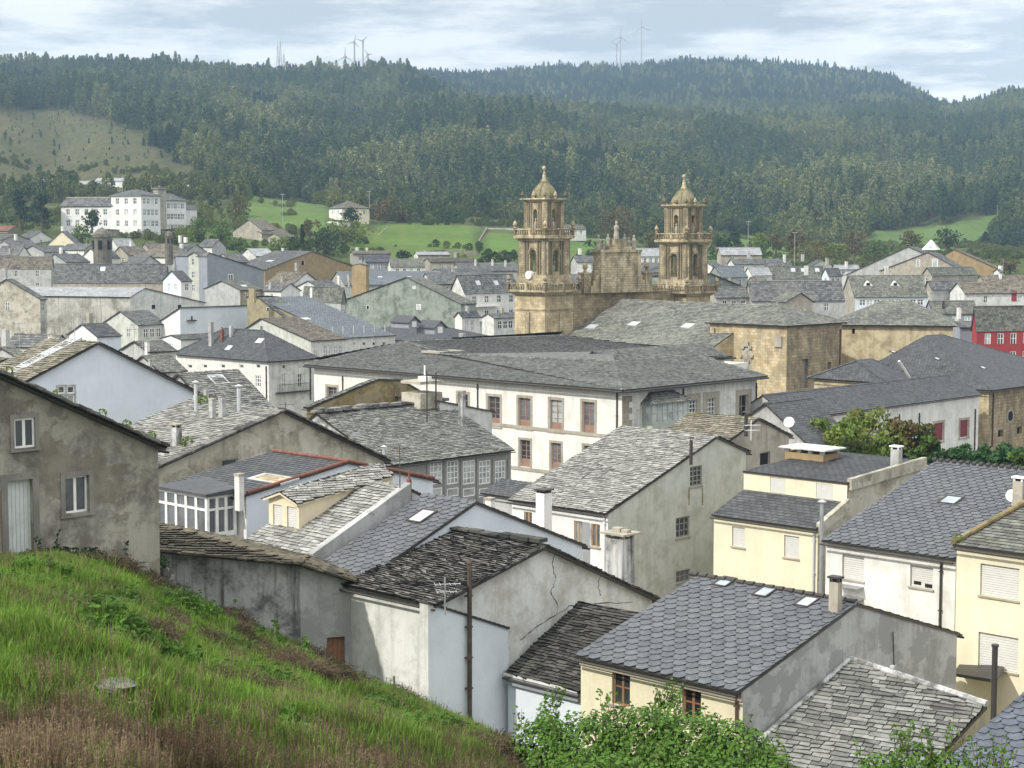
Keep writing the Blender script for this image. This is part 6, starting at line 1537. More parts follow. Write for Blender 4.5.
far('tiny slate roof and white pot between mossy house and white shed', 318, 287, 345, 298, 340, 1.1, 'fargrey', 'oldwhite', None, 'j', ht=4, chim=((339, 283, 275, 4, 'white'), (349, 284, 274, 4, 'beige')))
h = gable('gable_house', 'big green-stained cement gable with a few small openings', (461, 304, 320), [(340, 302), (407, 277.5), (461, 304)], ['fargrey', 'slatemoss'], 'sage', side='sage', face='i', base=4, end=476, far=True)
h.win('front', 416, 304, 421, 310, kind='small', nx=1, ny=1, pane='glass_pale', r=.1); h.win('front', 366, 305, 369, 309, kind='small', nx=1, ny=1, pane='dark', r=.1); h.win('front', 412, 285.5, 416, 289, kind='plate', frame='oldwhite', name='patch', r=.03); h.walls()
h = far('dark slate mansard house with gabled dormers before the green-stained gable', 452, 344, 262, 338, 505, 2.6, 'slate', 'greyblue', 'greyblue', 'hipj', ht=5)
for (px_, py_, s_) in ((440, 334, 1.0), (414, 328, .9)):
    C_ = pt(px_, py_, 258); i, j = h.i, h.j; mb = MB(); w_, t_ = 1.15 * s_, 1.0 * s_
    q = [C_ - j * w_, C_ + j * w_, C_ + j * w_ + Z * t_, C_ + Z * (t_ + .9 * s_), C_ - j * w_ + Z * t_]; mb.add(q); mb.add([p + i * 4 for p in q[::-1]])
    for a_, b_ in zip(q, q[1:] + q[:1]): mb.add([a_, a_ + i * 4, b_ + i * 4, b_])
    o = kid(mb, 'dormer', 'greyblue', h.root, h.root); m2 = MB(); m2.box(C_ - i * .03 + Z * .15, j * w_ * .45, i * .03, Z * t_ * .95); kid(m2, 'window', 'frame_white', o, h.root)
    rm = MB()
    for s2 in (-1, 1): rm.hexa([C_ + j * w_ * 1.25 * s2 + Z * (t_ - .15) - i * .3, C_ + Z * (t_ + .92 * s_) - i * .3, C_ + Z * (t_ + .92 * s_) + i * 4, C_ + j * w_ * 1.25 * s2 + Z * (t_ - .15) + i * 4] + [p + Z * .14 for p in (C_ + j * w_ * 1.25 * s2 + Z * (t_ - .15) - i * .3, C_ + Z * (t_ + .92 * s_) - i * .3, C_ + Z * (t_ + .92 * s_) + i * 4, C_ + j * w_ * 1.25 * s2 + Z * (t_ - .15) + i * 4)])
    kid(rm, 'dormer_roof', T['slate'][5], o, h.root)
h = far('white and grey flats with balconies and a grey roof left of the bell tower', 465, 293, 330, 450, 520, 3.4, 'fargrey', 'oldwhite', 'white', 'j', wj=4, rows=3, ht=12, ws=(1.3, 1.5), sky=((478, 283), (496, 283), (509, 283)))
f = h.faces['right']
for (x0, x1, y_) in ((478, 500, 307), (482, 498, 322)):
    a_, b_ = on_plane(x0, y_, f['P'] + f['n'] * 1.0, f['n']), on_plane(x1, y_, f['P'] + f['n'] * 1.0, f['n']); b_.z = a_.z; mb = MB(); mb.box((a_ + b_) / 2 - f['n'] * .5, (b_ - a_) / 2, f['n'] * .5, Z * .15); mb.box((a_ + b_) / 2 + Z * .8, (b_ - a_) / 2, f['n'] * .04, Z * .06)
    for q in range(15): c = a_.lerp(b_, q / 14); mb.box(c, f['d'] * .06, f['n'] * .03, Z * .85)
    kid(mb, 'balcony', 'frame_white', h.root, h.root)
far('white glazed-gallery house in the shade of the flats, left of the bell tower', 462, 317, 300, 455, 480, .8, 'fardark', 'white', 'white', 'j', wj=4, rows=2, ht=9, ws=(.9, 2.0), pane='glass_pale')
far('grey-white block with stacked balconies directly beside the bell tower', 494, 318, 310, 482, 522, .7, 'fargrey', 'oldwhite', 'oldwhite', 'j', wj=4, rows=2, ht=9, ws=(1.2, 1.4), pane='dark')
# --- centre, towards the meadow
far('dark little house at the foot of the meadow', 366, 262, 470, 363, 392, 1.5, 'fardark', 'greyblue', 'greyblue', 'j', az=15, wj=3, ht=4)
far('pale row house with four windows beside the dark little house', 391, 266.5, 462, 388, 425, 2.0, 'slatemoss', 'white', 'white', 'j', az=15, wj=4, ht=4)
far('long blue-grey roof with three white roof lights below the row houses', 345, 285, 420, 330, 450, 3.0, 'slateblue', 'greywall', 'greywall', 'j', az=15, ht=5, sky=((360, 277), (380, 277), (410, 277), (428, 277)))
far('brown-grey roof right of the long blue-grey one', 432, 284, 425, 420, 485, 2.6, 'fargrey', 'greywall', 'beige', 'j', az=20, ht=5)
far('grey roof with a dark dormer above the green-stained gable', 446, 279, 445, 425, 500, 2.4, 'fargrey', 'greywall', 'greywall', 'j', az=18, ht=5, chim=((455, 278, 270, 5, 'greyblue'),))
far('pale stone barn in the meadow corner', 353, 254, 500, 350, 391, .8, 'farbrown', 'beige', 'greywall', 'j', az=14, wj=3, ht=4, ws=(1.6, 1.2), fr='granite')
far('flat white shed at the lower edge of the meadow', 418, 255, 500, 414, 450, .8, 'farpale', 'white', 'beige', 'j', az=12, ht=4)
far('rusty-roofed shed at the meadow edge by the hedge', 430, 262, 480, 424, 478, 1.0, 'farbrown', 'beige', 'beige', 'j', az=12, ht=4, wj=2)
far('grey house with small chimneys under the hedge', 460, 271, 460, 452, 520, 2.0, 'fargrey', 'beige', 'greywall', 'j', az=14, ht=4, wj=4, chim=((475, 266, 259, 3), (492, 266, 259, 3), (505, 267, 260, 3)))
far('long low white house with dark windows at the top of the meadow', 487, 231, 655, 484, 522, .9, 'farpale', 'white', 'white', 'j', az=8, wj=6, ht=4.5, pane='dark', ws=(1.4, 1.3))
far('small white house with a brown roof just right of the left bell tower', 566, 229, 650, 560, 586, 1.5, 'farbrown', 'oldwhite', 'oldwhite', 'j', az=10, wj=3, ht=4)
far('pale house with five windows between pediment and right bell tower', 634, 256, 470, 630, 662, 2.0, 'farpale', 'white', 'white', 'j', az=12, wj=4, ht=5)
far('grey house with a white gable box behind the pediment', 577, 262, 440, 571, 600, 1.4, 'fargrey', 'greywall', 'white', 'j', az=14, wj=2, ht=6)
far('grey-roofed house behind the pediment, lower than its neighbour', 640, 272, 400, 630, 668, 2.0, 'fargrey', 'greywall', 'beige', 'j', az=20, wj=2, ht=6)
far('low roofs between the left tower and the pediment', 574, 283, 380, 568, 604, 1.8, 'fargrey', 'beige', 'greywall', 'j', az=20, ht=6)
# --- right of the towers
far('long grey stone barn with a pale roof right of the right tower', 721, 254.5, 470, 717, 762, 1.8, 'farpale', 'beige', 'beige', 'j', az=12, ht=4)
far('small house with two dark doors under the grey barn', 734, 264, 455, 728, 764, 1.2, 'fargrey', 'oldwhite', 'oldwhite', 'j', az=14, wj=2, ht=4, pane='dark')
far('white-walled house against the right tower', 712, 266, 440, 700, 722, 1.0, 'fargrey', 'white', 'white', 'j', az=20, wj=2, ht=5)
far('blue-grey roof right of the right tower', 722, 277, 400, 708, 748, 2.4, 'slateblue', 'sage', 'greywall', 'j', az=30, ht=6)
h = gable('gable_house', 'sage green gable with a dark verge right of the right tower', (712, 276, 350), [(690, 277), (711, 274), (752, 291)], ['fargrey', 'fardark'], 'sage', base=5, L=10, far=True, over=.3); h.win('front', 731, 284, 735, 287, kind='small', nx=1, ny=1, pane='dark', r=.15); h.walls(); h.chimney(730, 285, 277, 3, 'beige', 1)
far('low house with a bright white roof between sage gable and white house', 752, 275, 425, 744, 772, 1.8, 'farpale', 'white', 'white', 'j', az=30, ht=5)
far('rubble-roofed shed before the bright white roof', 754, 282, 390, 748, 768, 1.0, 'farbrown', 'beige', 'oldwhite', 'j', az=20, wj=2, ht=4)
far('white house with a row of black windows and a mossy roof', 768, 278.5, 430, 764, 825, 3.0, 'slatemoss', 'white_clean', 'white_clean', 'j', az=10, wj=6, ht=6, pane='dark', fr='white', sky=((793, 270), (803, 270), (817, 270)))
far('grey-roofed house behind the white house with black windows', 760, 266, 490, 755, 792, 2.0, 'fargrey', 'greywall', 'white', 'j', az=14, ht=5, chim=((784, 262, 254, 4, 'white'),))
far('house with a little white gable behind the row of black windows', 812, 266, 500, 806, 832, 1.6, 'fargrey', 'white_clean', 'oldwhite', 'i', az=50, ht=5)
far('bright white low house with a chimney before the beige gables', 836, 269, 440, 832, 860, .9, 'farpale', 'white_clean', 'white_clean', 'j', az=16, wj=2, ht=5, chim=((846, 268, 261, 4, 'white'),))
far('dark-roofed house left of the window-band house', 829, 276, 420, 822, 842, 1.8, 'fardark', 'bluewhite', 'white', 'j', az=20, ht=5)
h = far('wide grey roof just behind the cathedral with a small stone gablet', 752, 300, 300, 745, 845, 3.2, 'fargrey', 'beige', 'greywall', 'j', az=8, ht=6)
h = gable('gablet', 'little stone gablet rising above the cathedral roof', (790, 302, 285), [(786, 302), (801, 293), (813, 302)], ['slatemoss', 'slatemoss'], 'beige', base=8, L=5, az=20, far=True); h.walls()
far('grey lean-to roof beside the right bell tower', 716, 297, 300, 708, 752, 1.6, 'fargrey', 'beige', 'greywall', 'j', az=16, ht=6)
h = far('house with a white band of windows and two white dormers', 855, 296.5, 330, 842, 928, 3.9, 'slatemoss', 'beige', 'bluewhite', 'j', az=8, wj=9, ht=7, ws=(1.35, 1.1))
for x in (868, 895):
    q = h.on_roof(x, 286, 1)[0]; i, j = h.i, h.j; mb = MB(); mb.add([q - j * 1.0 - i * .1, q + j * 1.0 - i * .1, q - i * .1 + Z * 1.0]); mb.add([q - j * 1.0 - i * .1, q - i * .1 + Z * 1.0, q + i * 3 + Z * 1.0, q - j * 1.0 + i * 3]); mb.add([q + j * 1.0 - i * .1, q + j * 1.0 + i * 3, q + i * 3 + Z * 1.0, q - i * .1 + Z * 1.0])
    o = kid(mb, 'dormer', 'white_clean', h.root, h.root); m2 = MB(); m2.box(q - i * .13 + Z * .1, j * .35, i * .02, Z * .5); kid(m2, 'window', 'dark', o, h.root)
h = gable('gable_house', 'wide beige gable with two pale windows, nearer of the two big gables', (985, 284, 385), [(880, 271), (928, 252.5), (986, 284)], ['fargrey', 'fargrey'], 'beige', face='i', base=8, L=9, far=True, az=64)
h.win('front', 916, 259, 920, 267, kind='small', nx=1, ny=1, r=.1, pane='glass_pale'); h.win('front', 932, 258.5, 938, 267, kind='small', nx=1, ny=1, r=.1, pane='glass_pale'); h.walls()
h = gable('gable_house', 'wide grey gable behind the beige one with a glass pyramid on its roof', (960, 268, 410), [(846, 275), (908, 247), (962, 270)], ['fargrey', 'fargrey'], 'greywall', face='i', base=8, L=9, far=True, az=64); h.walls()
C_ = pt(931, 249.5, 405); mb = MB(); i, j = axes(64); q = [C_ + (i * a + j * b) * 1.7 for a, b in ((-1, -1), (1, -1), (1, 1), (-1, 1))]; ap = C_ + Z * 2.2
for a_, b_ in zip(q, q[1:] + q[:1]): mb.tube(a_, b_, .14, n=5); mb.tube(a_, ap, .14, n=5)
o = kid(mb, 'glass_pyramid', 'frame_white', h.root, h.root); m2 = MB()
for a_, b_ in zip(q, q[1:] + q[:1]): m2.add([a_, b_, ap])
m2.add(q[::-1]); kid(m2, 'pane', 'glass_pale', o, h.root)
h = gable('brown_house', 'brown gable house with a round vent on the right', (1000, 274, 430), [(946, 254), (954, 249.5), (1000, 270)], ['farbrown', 'farbrown'], 'ochre', face='i', base=8, end=1004, far=True, az=62); h.walls()
far('pale blue end house beyond the brown gable', 1000, 272, 425, 994, 1003, .6, 'fargrey', 'bluewhite', 'bluewhite', 'j', az=30, wi=1, wj=1, ht=6)
far('beige house with a dark double window before the wide beige gable', 932, 275, 365, 922, 978, 1.5, 'slatemoss', 'beige', 'beige', 'j', az=40, wi=1, ht=6)
far('low grey roofs with a dark chimney before the window-band house', 932, 289, 340, 924, 975, 1.5, 'fargrey', 'beige', 'greywall', 'j', az=25, ht=5, chim=((921, 279, 274, 6, 'greyblue'),))
h = far('ruined cream wall with a red door and missing plaster', 965, 293, 335, 950, 1040, 1.9, 'farbrown', 'oldwhite', 'cracked', 'j', az=16, ht=5); 
f = h.faces['right']; h2 = MB(); P = on_plane(1014, 301, f['P'] + f['n'] * .05, f['n']); h2.box(P, f['d'] * .55, f['n'] * .04, Z * 2.0); kid(h2, 'door', 'red', h.root, h.root)
far('grey-blue house with two white windows right of the cathedral', 933, 313, 300, 925, 978, 2.0, 'slatemoss', 'greyblue', 'greyblue', 'j', az=10, wj=3, ht=6, ws=(1.3, 1.6), pane='glass_pale', chim=((943, 309, 300, 3, 'gutter'),))
h = far('crimson house with white windows under a green-grey roof on the right edge', 977, 330, 265, 972, 1075, 3.6, 'slatemoss', 'red', 'red', 'j', az=16, wj=7, rows=2, ht=8, ws=(1.1, 1.7))
far('dark-walled shed between the crimson house and the cathedral', 960, 327, 275, 952, 978, .8, 'fargrey', 'greyblue', 'greyblue', 'j', az=12, ht=6)
far('low brown roofs on the far right behind the cream ruin', 985, 283, 380, 975, 1040, 1.6, 'farbrown', 'beige', 'beige', 'j', az=14, ht=5, chim=((1000, 279, 273, 4, 'white'),))
# --- far left roofs under the seminary
R_ = random.Random(3)
LR = [((2, 240, 520, -20, 30), 'far', 'slate roof with a pale front at the far left edge'), ((30, 238, 530, 18, 52), 'white', 'small white-walled house left of the yellow gable'), ((8, 231, 560, -8, 24), 'redroof', 'house with a dull red roof at the far left edge'),
      ((14, 248, 480, -6, 42), 'far', 'dark roof below the dull red one at the far left'), ((44, 252, 470, 22, 74), 'far', 'wide dark roof before the yellow gable'), ((84, 250, 470, 60, 100), 'white', 'grey roof and white wall left of the domed turret'),
      ((118, 247, 470, 108, 136), 'pale', 'pale sheet roof right of the domed turret'), ((128, 255, 450, 112, 150), 'brown', 'brown rubble roof right of the domed turret'), ((100, 258, 440, 82, 120), 'white', 'low white house at the foot of the domed turret'),
      ((66, 262, 430, 44, 90), 'far', 'dark roof above the long grey-roofed house'), ((150, 250, 480, 140, 166), 'brown', 'small brown gable left of the cupola'), ((186, 252, 450, 172, 206), 'far', 'grey roof right of the cupola'),
      ((212, 247, 470, 198, 226), 'white', 'white-gabled house under the green gardens'), ((232, 262, 440, 214, 250), 'far', 'dark grey roof between gardens and slate-grey gable'), ((256, 256, 460, 240, 276), 'pale', 'pale roof left of the long ochre gable'), ((284, 262, 450, 268, 300), 'far', 'grey roof with white parts behind the ochre gable'),
      ((18, 255, 450, -4, 30), 'white', 'white wall and dark roof above the brown-roofed house'), ((140, 264, 420, 124, 160), 'far', 'dark roof in front of the cupola house')]
for (a, kind, lb) in LR:
    rf, wl = {'far': ('fargrey', 'greywall'), 'white': ('fargrey', 'white'), 'redroof': ('redroof', 'beige'), 'pale': ('farpale', 'oldwhite'), 'brown': ('farbrown', 'beige')}[kind]
    if rf == 'redroof' and 'redroof' not in T: T['redroof'] = (.9, .6, .03, .5, 's', rooftile('dull_red_tiles', (.20, .075, .06), (.30, .13, .10), (.25, .2, .15), .3))
    far(lb, a[0], a[1], a[2], a[3], a[4], R_.uniform(1.4, 2.4), rf, wl, R_.choice((None, 'greywall', 'beige')), R_.choice(('i', 'j')), az=R_.uniform(35, 70), wi=2, wj=R_.choice((0, 1)), ht=5.5)
far('yellow gable house below the big white seminary', 78, 246, 500, 46, 84, 4.2, 'fargrey', 'yellow', 'yellow', 'j', az=80, ht=5)
far('hip-roofed house that carries a small stone cupola', 168, 258, 445, 137, 196, 3.6, 'farbrown', 'white', 'white', 'hip', az=50, ht=6)
def turret(px, yb, yt, D, wpx, label, name='turret'):
    s_ = D / F; c = pt(px, yb, D); H_ = (yb - yt) * s_; r_ = wpx * s_ / 2; root = empty(name, c - Z * 5, label, 'turret')
    mb = MB(); mb.lathe(c - Z * 5, [(r_, 0), (r_, 5 + H_ * .62), (r_ * 1.12, 5 + H_ * .63), (r_ * 1.12, 5 + H_ * .67), (r_ * .95, 5 + H_ * .67)], 12, ph=.26); kid(mb, 'drum', 'darkstone', root, root)
    mb = MB()
    for q in range(6): a = q * 1.047 + .5; u = Vector((math.cos(a), math.sin(a), 0)); mb.box(c + u * r_ * .97 + Z * H_ * .18, Vector((-u.y, u.x, 0)) * r_ * .22, u * .08 * r_, Z * H_ * .34)
    kid(mb, 'window', 'dark', root, root)
    mb = MB(); mb.lathe(c + Z * H_ * .67, [(r_ * 1.0, 0), (r_ * .95, H_ * .10), (r_ * .7, H_ * .22), (r_ * .3, H_ * .30), (r_ * .1, H_ * .33), (0, H_ * .38)], 14); kid(mb, 'dome', 'darkstone', root, root)
turret(102.5, 254, 228, 440, 18, 'round domed stone turret among the left-hand roofs')
turret(169, 246, 231, 442, 8, 'small open cupola on the hip-roofed house at the left')
# seminary
sem = 'big white seminary of stepped wings on the rise at the left'
i, j = axes(72)
C_ = pt(143, 226, 560); h = House('seminary', sem, 'seminary', C_ - Z * 3, 72); h.far = True
def wing(h, key, at, left, right, top, roof_rise, base, az, cols, rows, wallm='white_clean', colsj=0):
    C = pt(*at); i, j = axes(az); Li, Lj = solve_t(C, i, left), solve_t(C, j, right)
    W = lambda a, b, z: Vector((*(C + i * a + j * b).xy, z))
    h.face(key + 'i', [W(Li, 0, base), W(0, 0, base), W(0, 0, C.z), W(Li, 0, C.z)], wallm, -j); h.face(key + 'j', [W(0, 0, base), W(0, Lj, base), W(0, Lj, C.z), W(0, 0, C.z)], wallm, -i)
    h.face(key + 'k', [W(Li, Lj, base), W(Li, 0, base), W(Li, 0, C.z), W(Li, Lj, C.z)], wallm, i); h.face(key + 'l', [W(0, Lj, base), W(Li, Lj, base), W(Li, Lj, C.z), W(0, Lj, C.z)], wallm, j)
    for r_ in range(rows):
        z0 = C.z - base - 2.4 - 3.6 * r_
        if z0 < .3: break
        if cols: h.grid(key + 'i', cols, 1, 1.5, 1.8, z0, 0, kind='small', pane='glass', r=.2)
        if colsj: h.grid(key + 'j', colsj, 1, 1.5, 1.8, z0, 0, kind='small', pane='glass', r=.2)
    o = .5; mb = MB(); c = [W(-o, -o, C.z), W(-o, Lj + o, C.z), W(Li + o, Lj + o, C.z), W(Li + o, -o, C.z)]; ins = min(Li, Lj) * .5; up = Z * .3
    r0, r1 = (W(ins, Lj / 2, C.z + roof_rise), W(Li - ins + .01, Lj / 2, C.z + roof_rise)) if Li > Lj else (W(Li / 2, ins, C.z + roof_rise), W(Li / 2, Lj - ins + .01, C.z + roof_rise))
    ps = [[c[0], c[3], r1, r0], [c[0], c[1], r0], [c[1], c[2], r1, r0], [c[2], c[3], r1]] if Li > Lj else [[c[0], c[3], r0], [c[0], c[1], r1, r0], [c[1], c[2], r1], [c[2], c[3], r0, r1]]
    for p in ps: roof_plane(mb, [q + up for q in p], 'fargrey', .3, 1.4)
    kid(mb, 'roof', [T['fargrey'][5], M['granite']], h.root, h.root)
zz = C_.z - 6
wing(h, 'a', (112, 207, 556), 61, 116, 0, 3.0, zz, 76, 5, 2); wing(h, 'b', (141, 196, 550), 111, 160, 0, 2.0, zz, 62, 3, 4, colsj=4); wing(h, 'c', (165, 201, 575), 150, 186, 0, 2.4, zz, 55, 1, 3, colsj=5)
wing(h, 'd', (158, 189, 566), 153, 166, 0, .4, zz, 62, 1, 1, 'beige')
h.walls()
far('small white house right of the seminary wings', 184, 209, 590, 178, 197, 1.4, 'fargrey', 'white', 'white', 'j', az=60, wi=2, ht=5)
far('terrace wall and long shed at the foot of the seminary', 108, 230, 552, 60, 176, .8, 'fargrey', 'beige', 'beige', 'j', az=40, ht=3)
# far houses on the slope
for (lb, px, py, D, l, r_, wl, rf, w1, ht) in [
    ('long pale block highest on the left slope', 60, 181.5, 830, 18, 64, 'beige', 'farpale', 8, 6), ('second pale block right of the highest one on the left slope', 94, 184, 825, 66, 97, 'beige', 'farpale', 5, 5), ('white flat-roofed house on the slope over the seminary', 122, 181, 800, 95, 126, 'white_clean', 'farpale', 0, 3),
    ('white house with a shed above the green terraces', 196, 192, 760, 182, 206, 'white_clean', 'fargrey', 3, 7), ('little pink house beside the white one on the terraces', 208, 200, 740, 199, 213, 'pink', 'farbrown', 1, 4), ('pale flat house farthest up the terraces', 186, 188, 790, 178, 194, 'white_clean', 'farpale', 1, 3),
    ('low pale sheds among the terrace trees', 246, 203, 760, 222, 258, 'beige', 'farbrown', 2, 3),
    ('white house among dark trees at the right foot of the hills', 890, 231, 950, 880, 899, 'white_clean', 'fargrey', 2, 5), ('pinkish house next to the white one at the right foot of the hills', 906, 229, 960, 898, 915, 'pink', 'farbrown', 2, 5), ('tiny white house left of the pair at the right foot of the hills', 868, 228, 980, 862, 880, 'white_clean', 'farpale', 2, 3)]:
    far(lb, px, py, D, l, r_, 1.4, rf, wl, None, 'i', az=75, wi=w1, rows=2, ht=ht)
h = far('cream villa with a hip roof on the crest of the meadow', 342, 208.5, 640, 329, 369, 2.8, 'farbrown', 'white', 'cream', 'hipj', az=30, wi=2, wj=4, rows=3, ht=7, name='villa', cat='villa')
far('white garage wall below the villa', 340, 222, 620, 323, 350, .6, 'farbrown', 'white', 'oldwhite', 'j', az=30, ht=4)
# ruined farm
h = gable('ruined_farm', 'ruined farmhouse with broken roofs and pale walls in the gardens', (244, 233, 560), [(233, 231), (249, 220), (262, 230)], ['farbrown', 'farbrown'], 'beige', base=20, L=9, az=60, far=True, face='i'); h.walls()
far('roofless pale barn right of the ruined farmhouse', 262, 234, 555, 246, 290, 1.8, 'farbrown', 'stained', 'stained', 'j', az=35, wi=2, wj=2, ht=4, pane='dark', fr='granite')
far('tumbledown shed at the end of the ruined farm', 280, 237, 545, 268, 296, 1.0, 'farbrown', 'beige', 'beige', 'j', az=35, wj=2, ht=3, pane='dark', fr='granite')
# field walls
def line_wall(name, pts_, label, ht=1.6, mat='granite', th=.5):
    P = [pt(*q) for q in pts_]; base = P[0]; mb = MB()
    for a_, b_ in zip(P, P[1:]):
        n = (b_ - a_).cross(Z).normalized() * th / 2; mb.hexa([a_ - n - Z * 2, b_ - n - Z * 2, b_ + n - Z * 2, a_ + n - Z * 2, a_ - n + Z * ht, b_ - n + Z * ht, b_ + n + Z * ht, a_ + n + Z * ht])
    tag(mb.build(name, mat, None, base), label, 'wall')
line_wall('field_wall', [(474, 256, 575), (480, 243, 610), (487, 231, 655)], 'stone field wall climbing the right side of the meadow', 1.6, 'rubblewall')
line_wall('field_wall', [(352, 251, 560), (372, 243, 590), (388, 230, 640)], 'stone field wall below the villa on the meadow', 1.2, 'rubblewall')
line_wall('field_wall', [(414, 257, 545), (445, 254, 552), (478, 256, 548)], 'pale wall along the foot of the meadow', 1.5, 'rubblewall')
line_wall('field_wall', [(690, 251, 640), (730, 253, 620), (755, 256, 600)], 'long grey wall right of the right bell tower', 2.0, 'rubblewall')
# poles, masts and turbines
def pole(px, yb, yt, D, label, arm=True, name='street_lamp', r=.14, cat='lamp post', mat='steel'):
    c = pt(px, yb, D); H_ = (yb - yt) * D / F; root = empty(name, c, label, cat); mb = MB(); mb.tube(c - Z * 2, c + Z * H_, r, r * .6, 8); kid(mb, 'pole', mat, root, root)
    if arm: mb = MB(); mb.box(c + Z * H_, Vector((.9, 0, 0)), Vector((0, .15, 0)), Z * .16); mb.box(c + Z * (H_ - .1), Vector((.25, 0, 0)), Vector((0, .2, 0)), Z * .1); kid(mb, 'lamp_head', 'steel', root, root)
pole(283, 232, 195, 600, 'tall floodlight pole standing over the ruined farm'); pole(369.5, 222, 192, 660, 'tall mast with two lamps beside the villa'); pole(794.5, 259, 233, 560, 'lamp pole in front of the autumn trees on the right', mat='beige'); pole(748, 258, 222, 600, 'thin lamp pole left of the yellow-green tree'); pole(997, 226, 206, 950, 'power pole on the far right meadow', name='power_pole', cat='power pole')
pole(123, 205, 176, 720, 'white mast on the slope behind the seminary', False, 'mast', cat='mast'); pole(38, 184, 168, 860, 'short mast above the pale blocks on the left slope', False, 'mast', cat='mast')
def turbine(px, yb, yh, rl, D, rot, label):
    c = pt(px, yb, D); s_ = D / F; H_ = (yb - yh) * s_; root = empty('wind_turbine', c, label, 'wind turbine', 'wind turbines on the ridges')
    mb = MB(); mb.tube(c - Z * 15, c + Z * H_, 1.15, .7, 10); kid(mb, 'tower', 'turbine_white', root, root)
    t = c + Z * H_; mb = MB(); mb.box(t + Vector((0, .5, -.9)), Vector((1.0, 0, 0)), Vector((0, 3, 0)), Z * 1.9); mb.lathe(t + Vector((0, -3.0, 0)), [(.9, -.9), (.9, .9)], 8); kid(mb, 'nacelle', 'turbine_white', root, root)
    for q in range(3):
        a = rot + q * 2.094; d = Vector((math.sin(a), 0, math.cos(a))); sd = Vector((math.cos(a), 0, -math.sin(a))); h0 = t + Vector((0, -3.2, 0)); R1 = rl * s_ * .72
        mb = MB(); mb.hexa([h0 - sd * .8 - Vector((0, .25, 0)), h0 + sd * .8 - Vector((0, .25, 0)), h0 + sd * .8 + Vector((0, .25, 0)), h0 - sd * .8 + Vector((0, .25, 0))] + [p + d * R1 + sd * .3 for p in (h0 - sd * .3 - Vector((0, .1, 0)), h0 + sd * .1 - Vector((0, .1, 0)), h0 + sd * .1 + Vector((0, .1, 0)), h0 - sd * .3 + Vector((0, .1, 0)))]); kid(mb, 'blade', 'turbine_white', root, root)
M['turbine_white'] = simple('turbine_paint', (.34, .35, .36), .5)
turbine(620.3, 66, 38, 15, 2850, .08, 'right-hand pair of turbines on the far hill, the nearer taller one'); turbine(616.5, 60, 45, 10, 2950, 2.9, 'small turbine just left of the tall one on the far hill'); turbine(641.5, 55, 28, 14, 2900, -.12, 'turbine standing alone at right on the crest of the far hill')
turbine(354.5, 66, 43, 10, 1850, .25, 'turbine at left in the cluster on the near ridge, blade pointing up'); turbine(363, 68, 42, 9, 1870, .8, 'turbine at right in the ridge cluster with a raised slanting blade'); turbine(368, 68, 55, 7, 1900, 1.5, 'short distant turbine right of the ridge cluster'); turbine(345.5, 66, 57, 13, 1950, 0.0, 'distant turbine at the left end of the ridge cluster with one blade upright')
def lattice(px, yb, yt, D, label):
    c = pt(px, yb, D); H_ = (yb - yt) * D / F; root = empty('radio_mast', c, label, 'radio mast'); mb = MB()
    for a in (-1, 1):
        for b in (-1, 1): mb.tube(c + Vector((a * 1.3, b * 1.3, -8)), c + Vector((a * .3, b * .3, H_)), .3, .2, 5)
    for q in range(8): z_ = H_ * q / 8; w_ = 1.3 - q / 8; mb.tube(c + Vector((-w_, -w_, z_)), c + Vector((w_, -w_, z_ + H_ / 9)), .16, n=4); mb.tube(c + Vector((w_, w_, z_)), c + Vector((-w_, w_, z_ + H_ / 9)), .16, n=4)
    kid(mb, 'lattice', 'steel', root, root); mb = MB(); mb.tube(c + Z * H_, c + Z * (H_ + 5), .12, n=5); kid(mb, 'aerial', 'steel', root, root)
lattice(280.5, 62, 42, 1760, 'taller lattice mast on the left ridge'); lattice(277.8, 62, 46, 1790, 'slim mast just left of the taller lattice one on the left ridge'); lattice(284, 62, 54, 1770, 'shortest mast right of the taller lattice one on the left ridge')
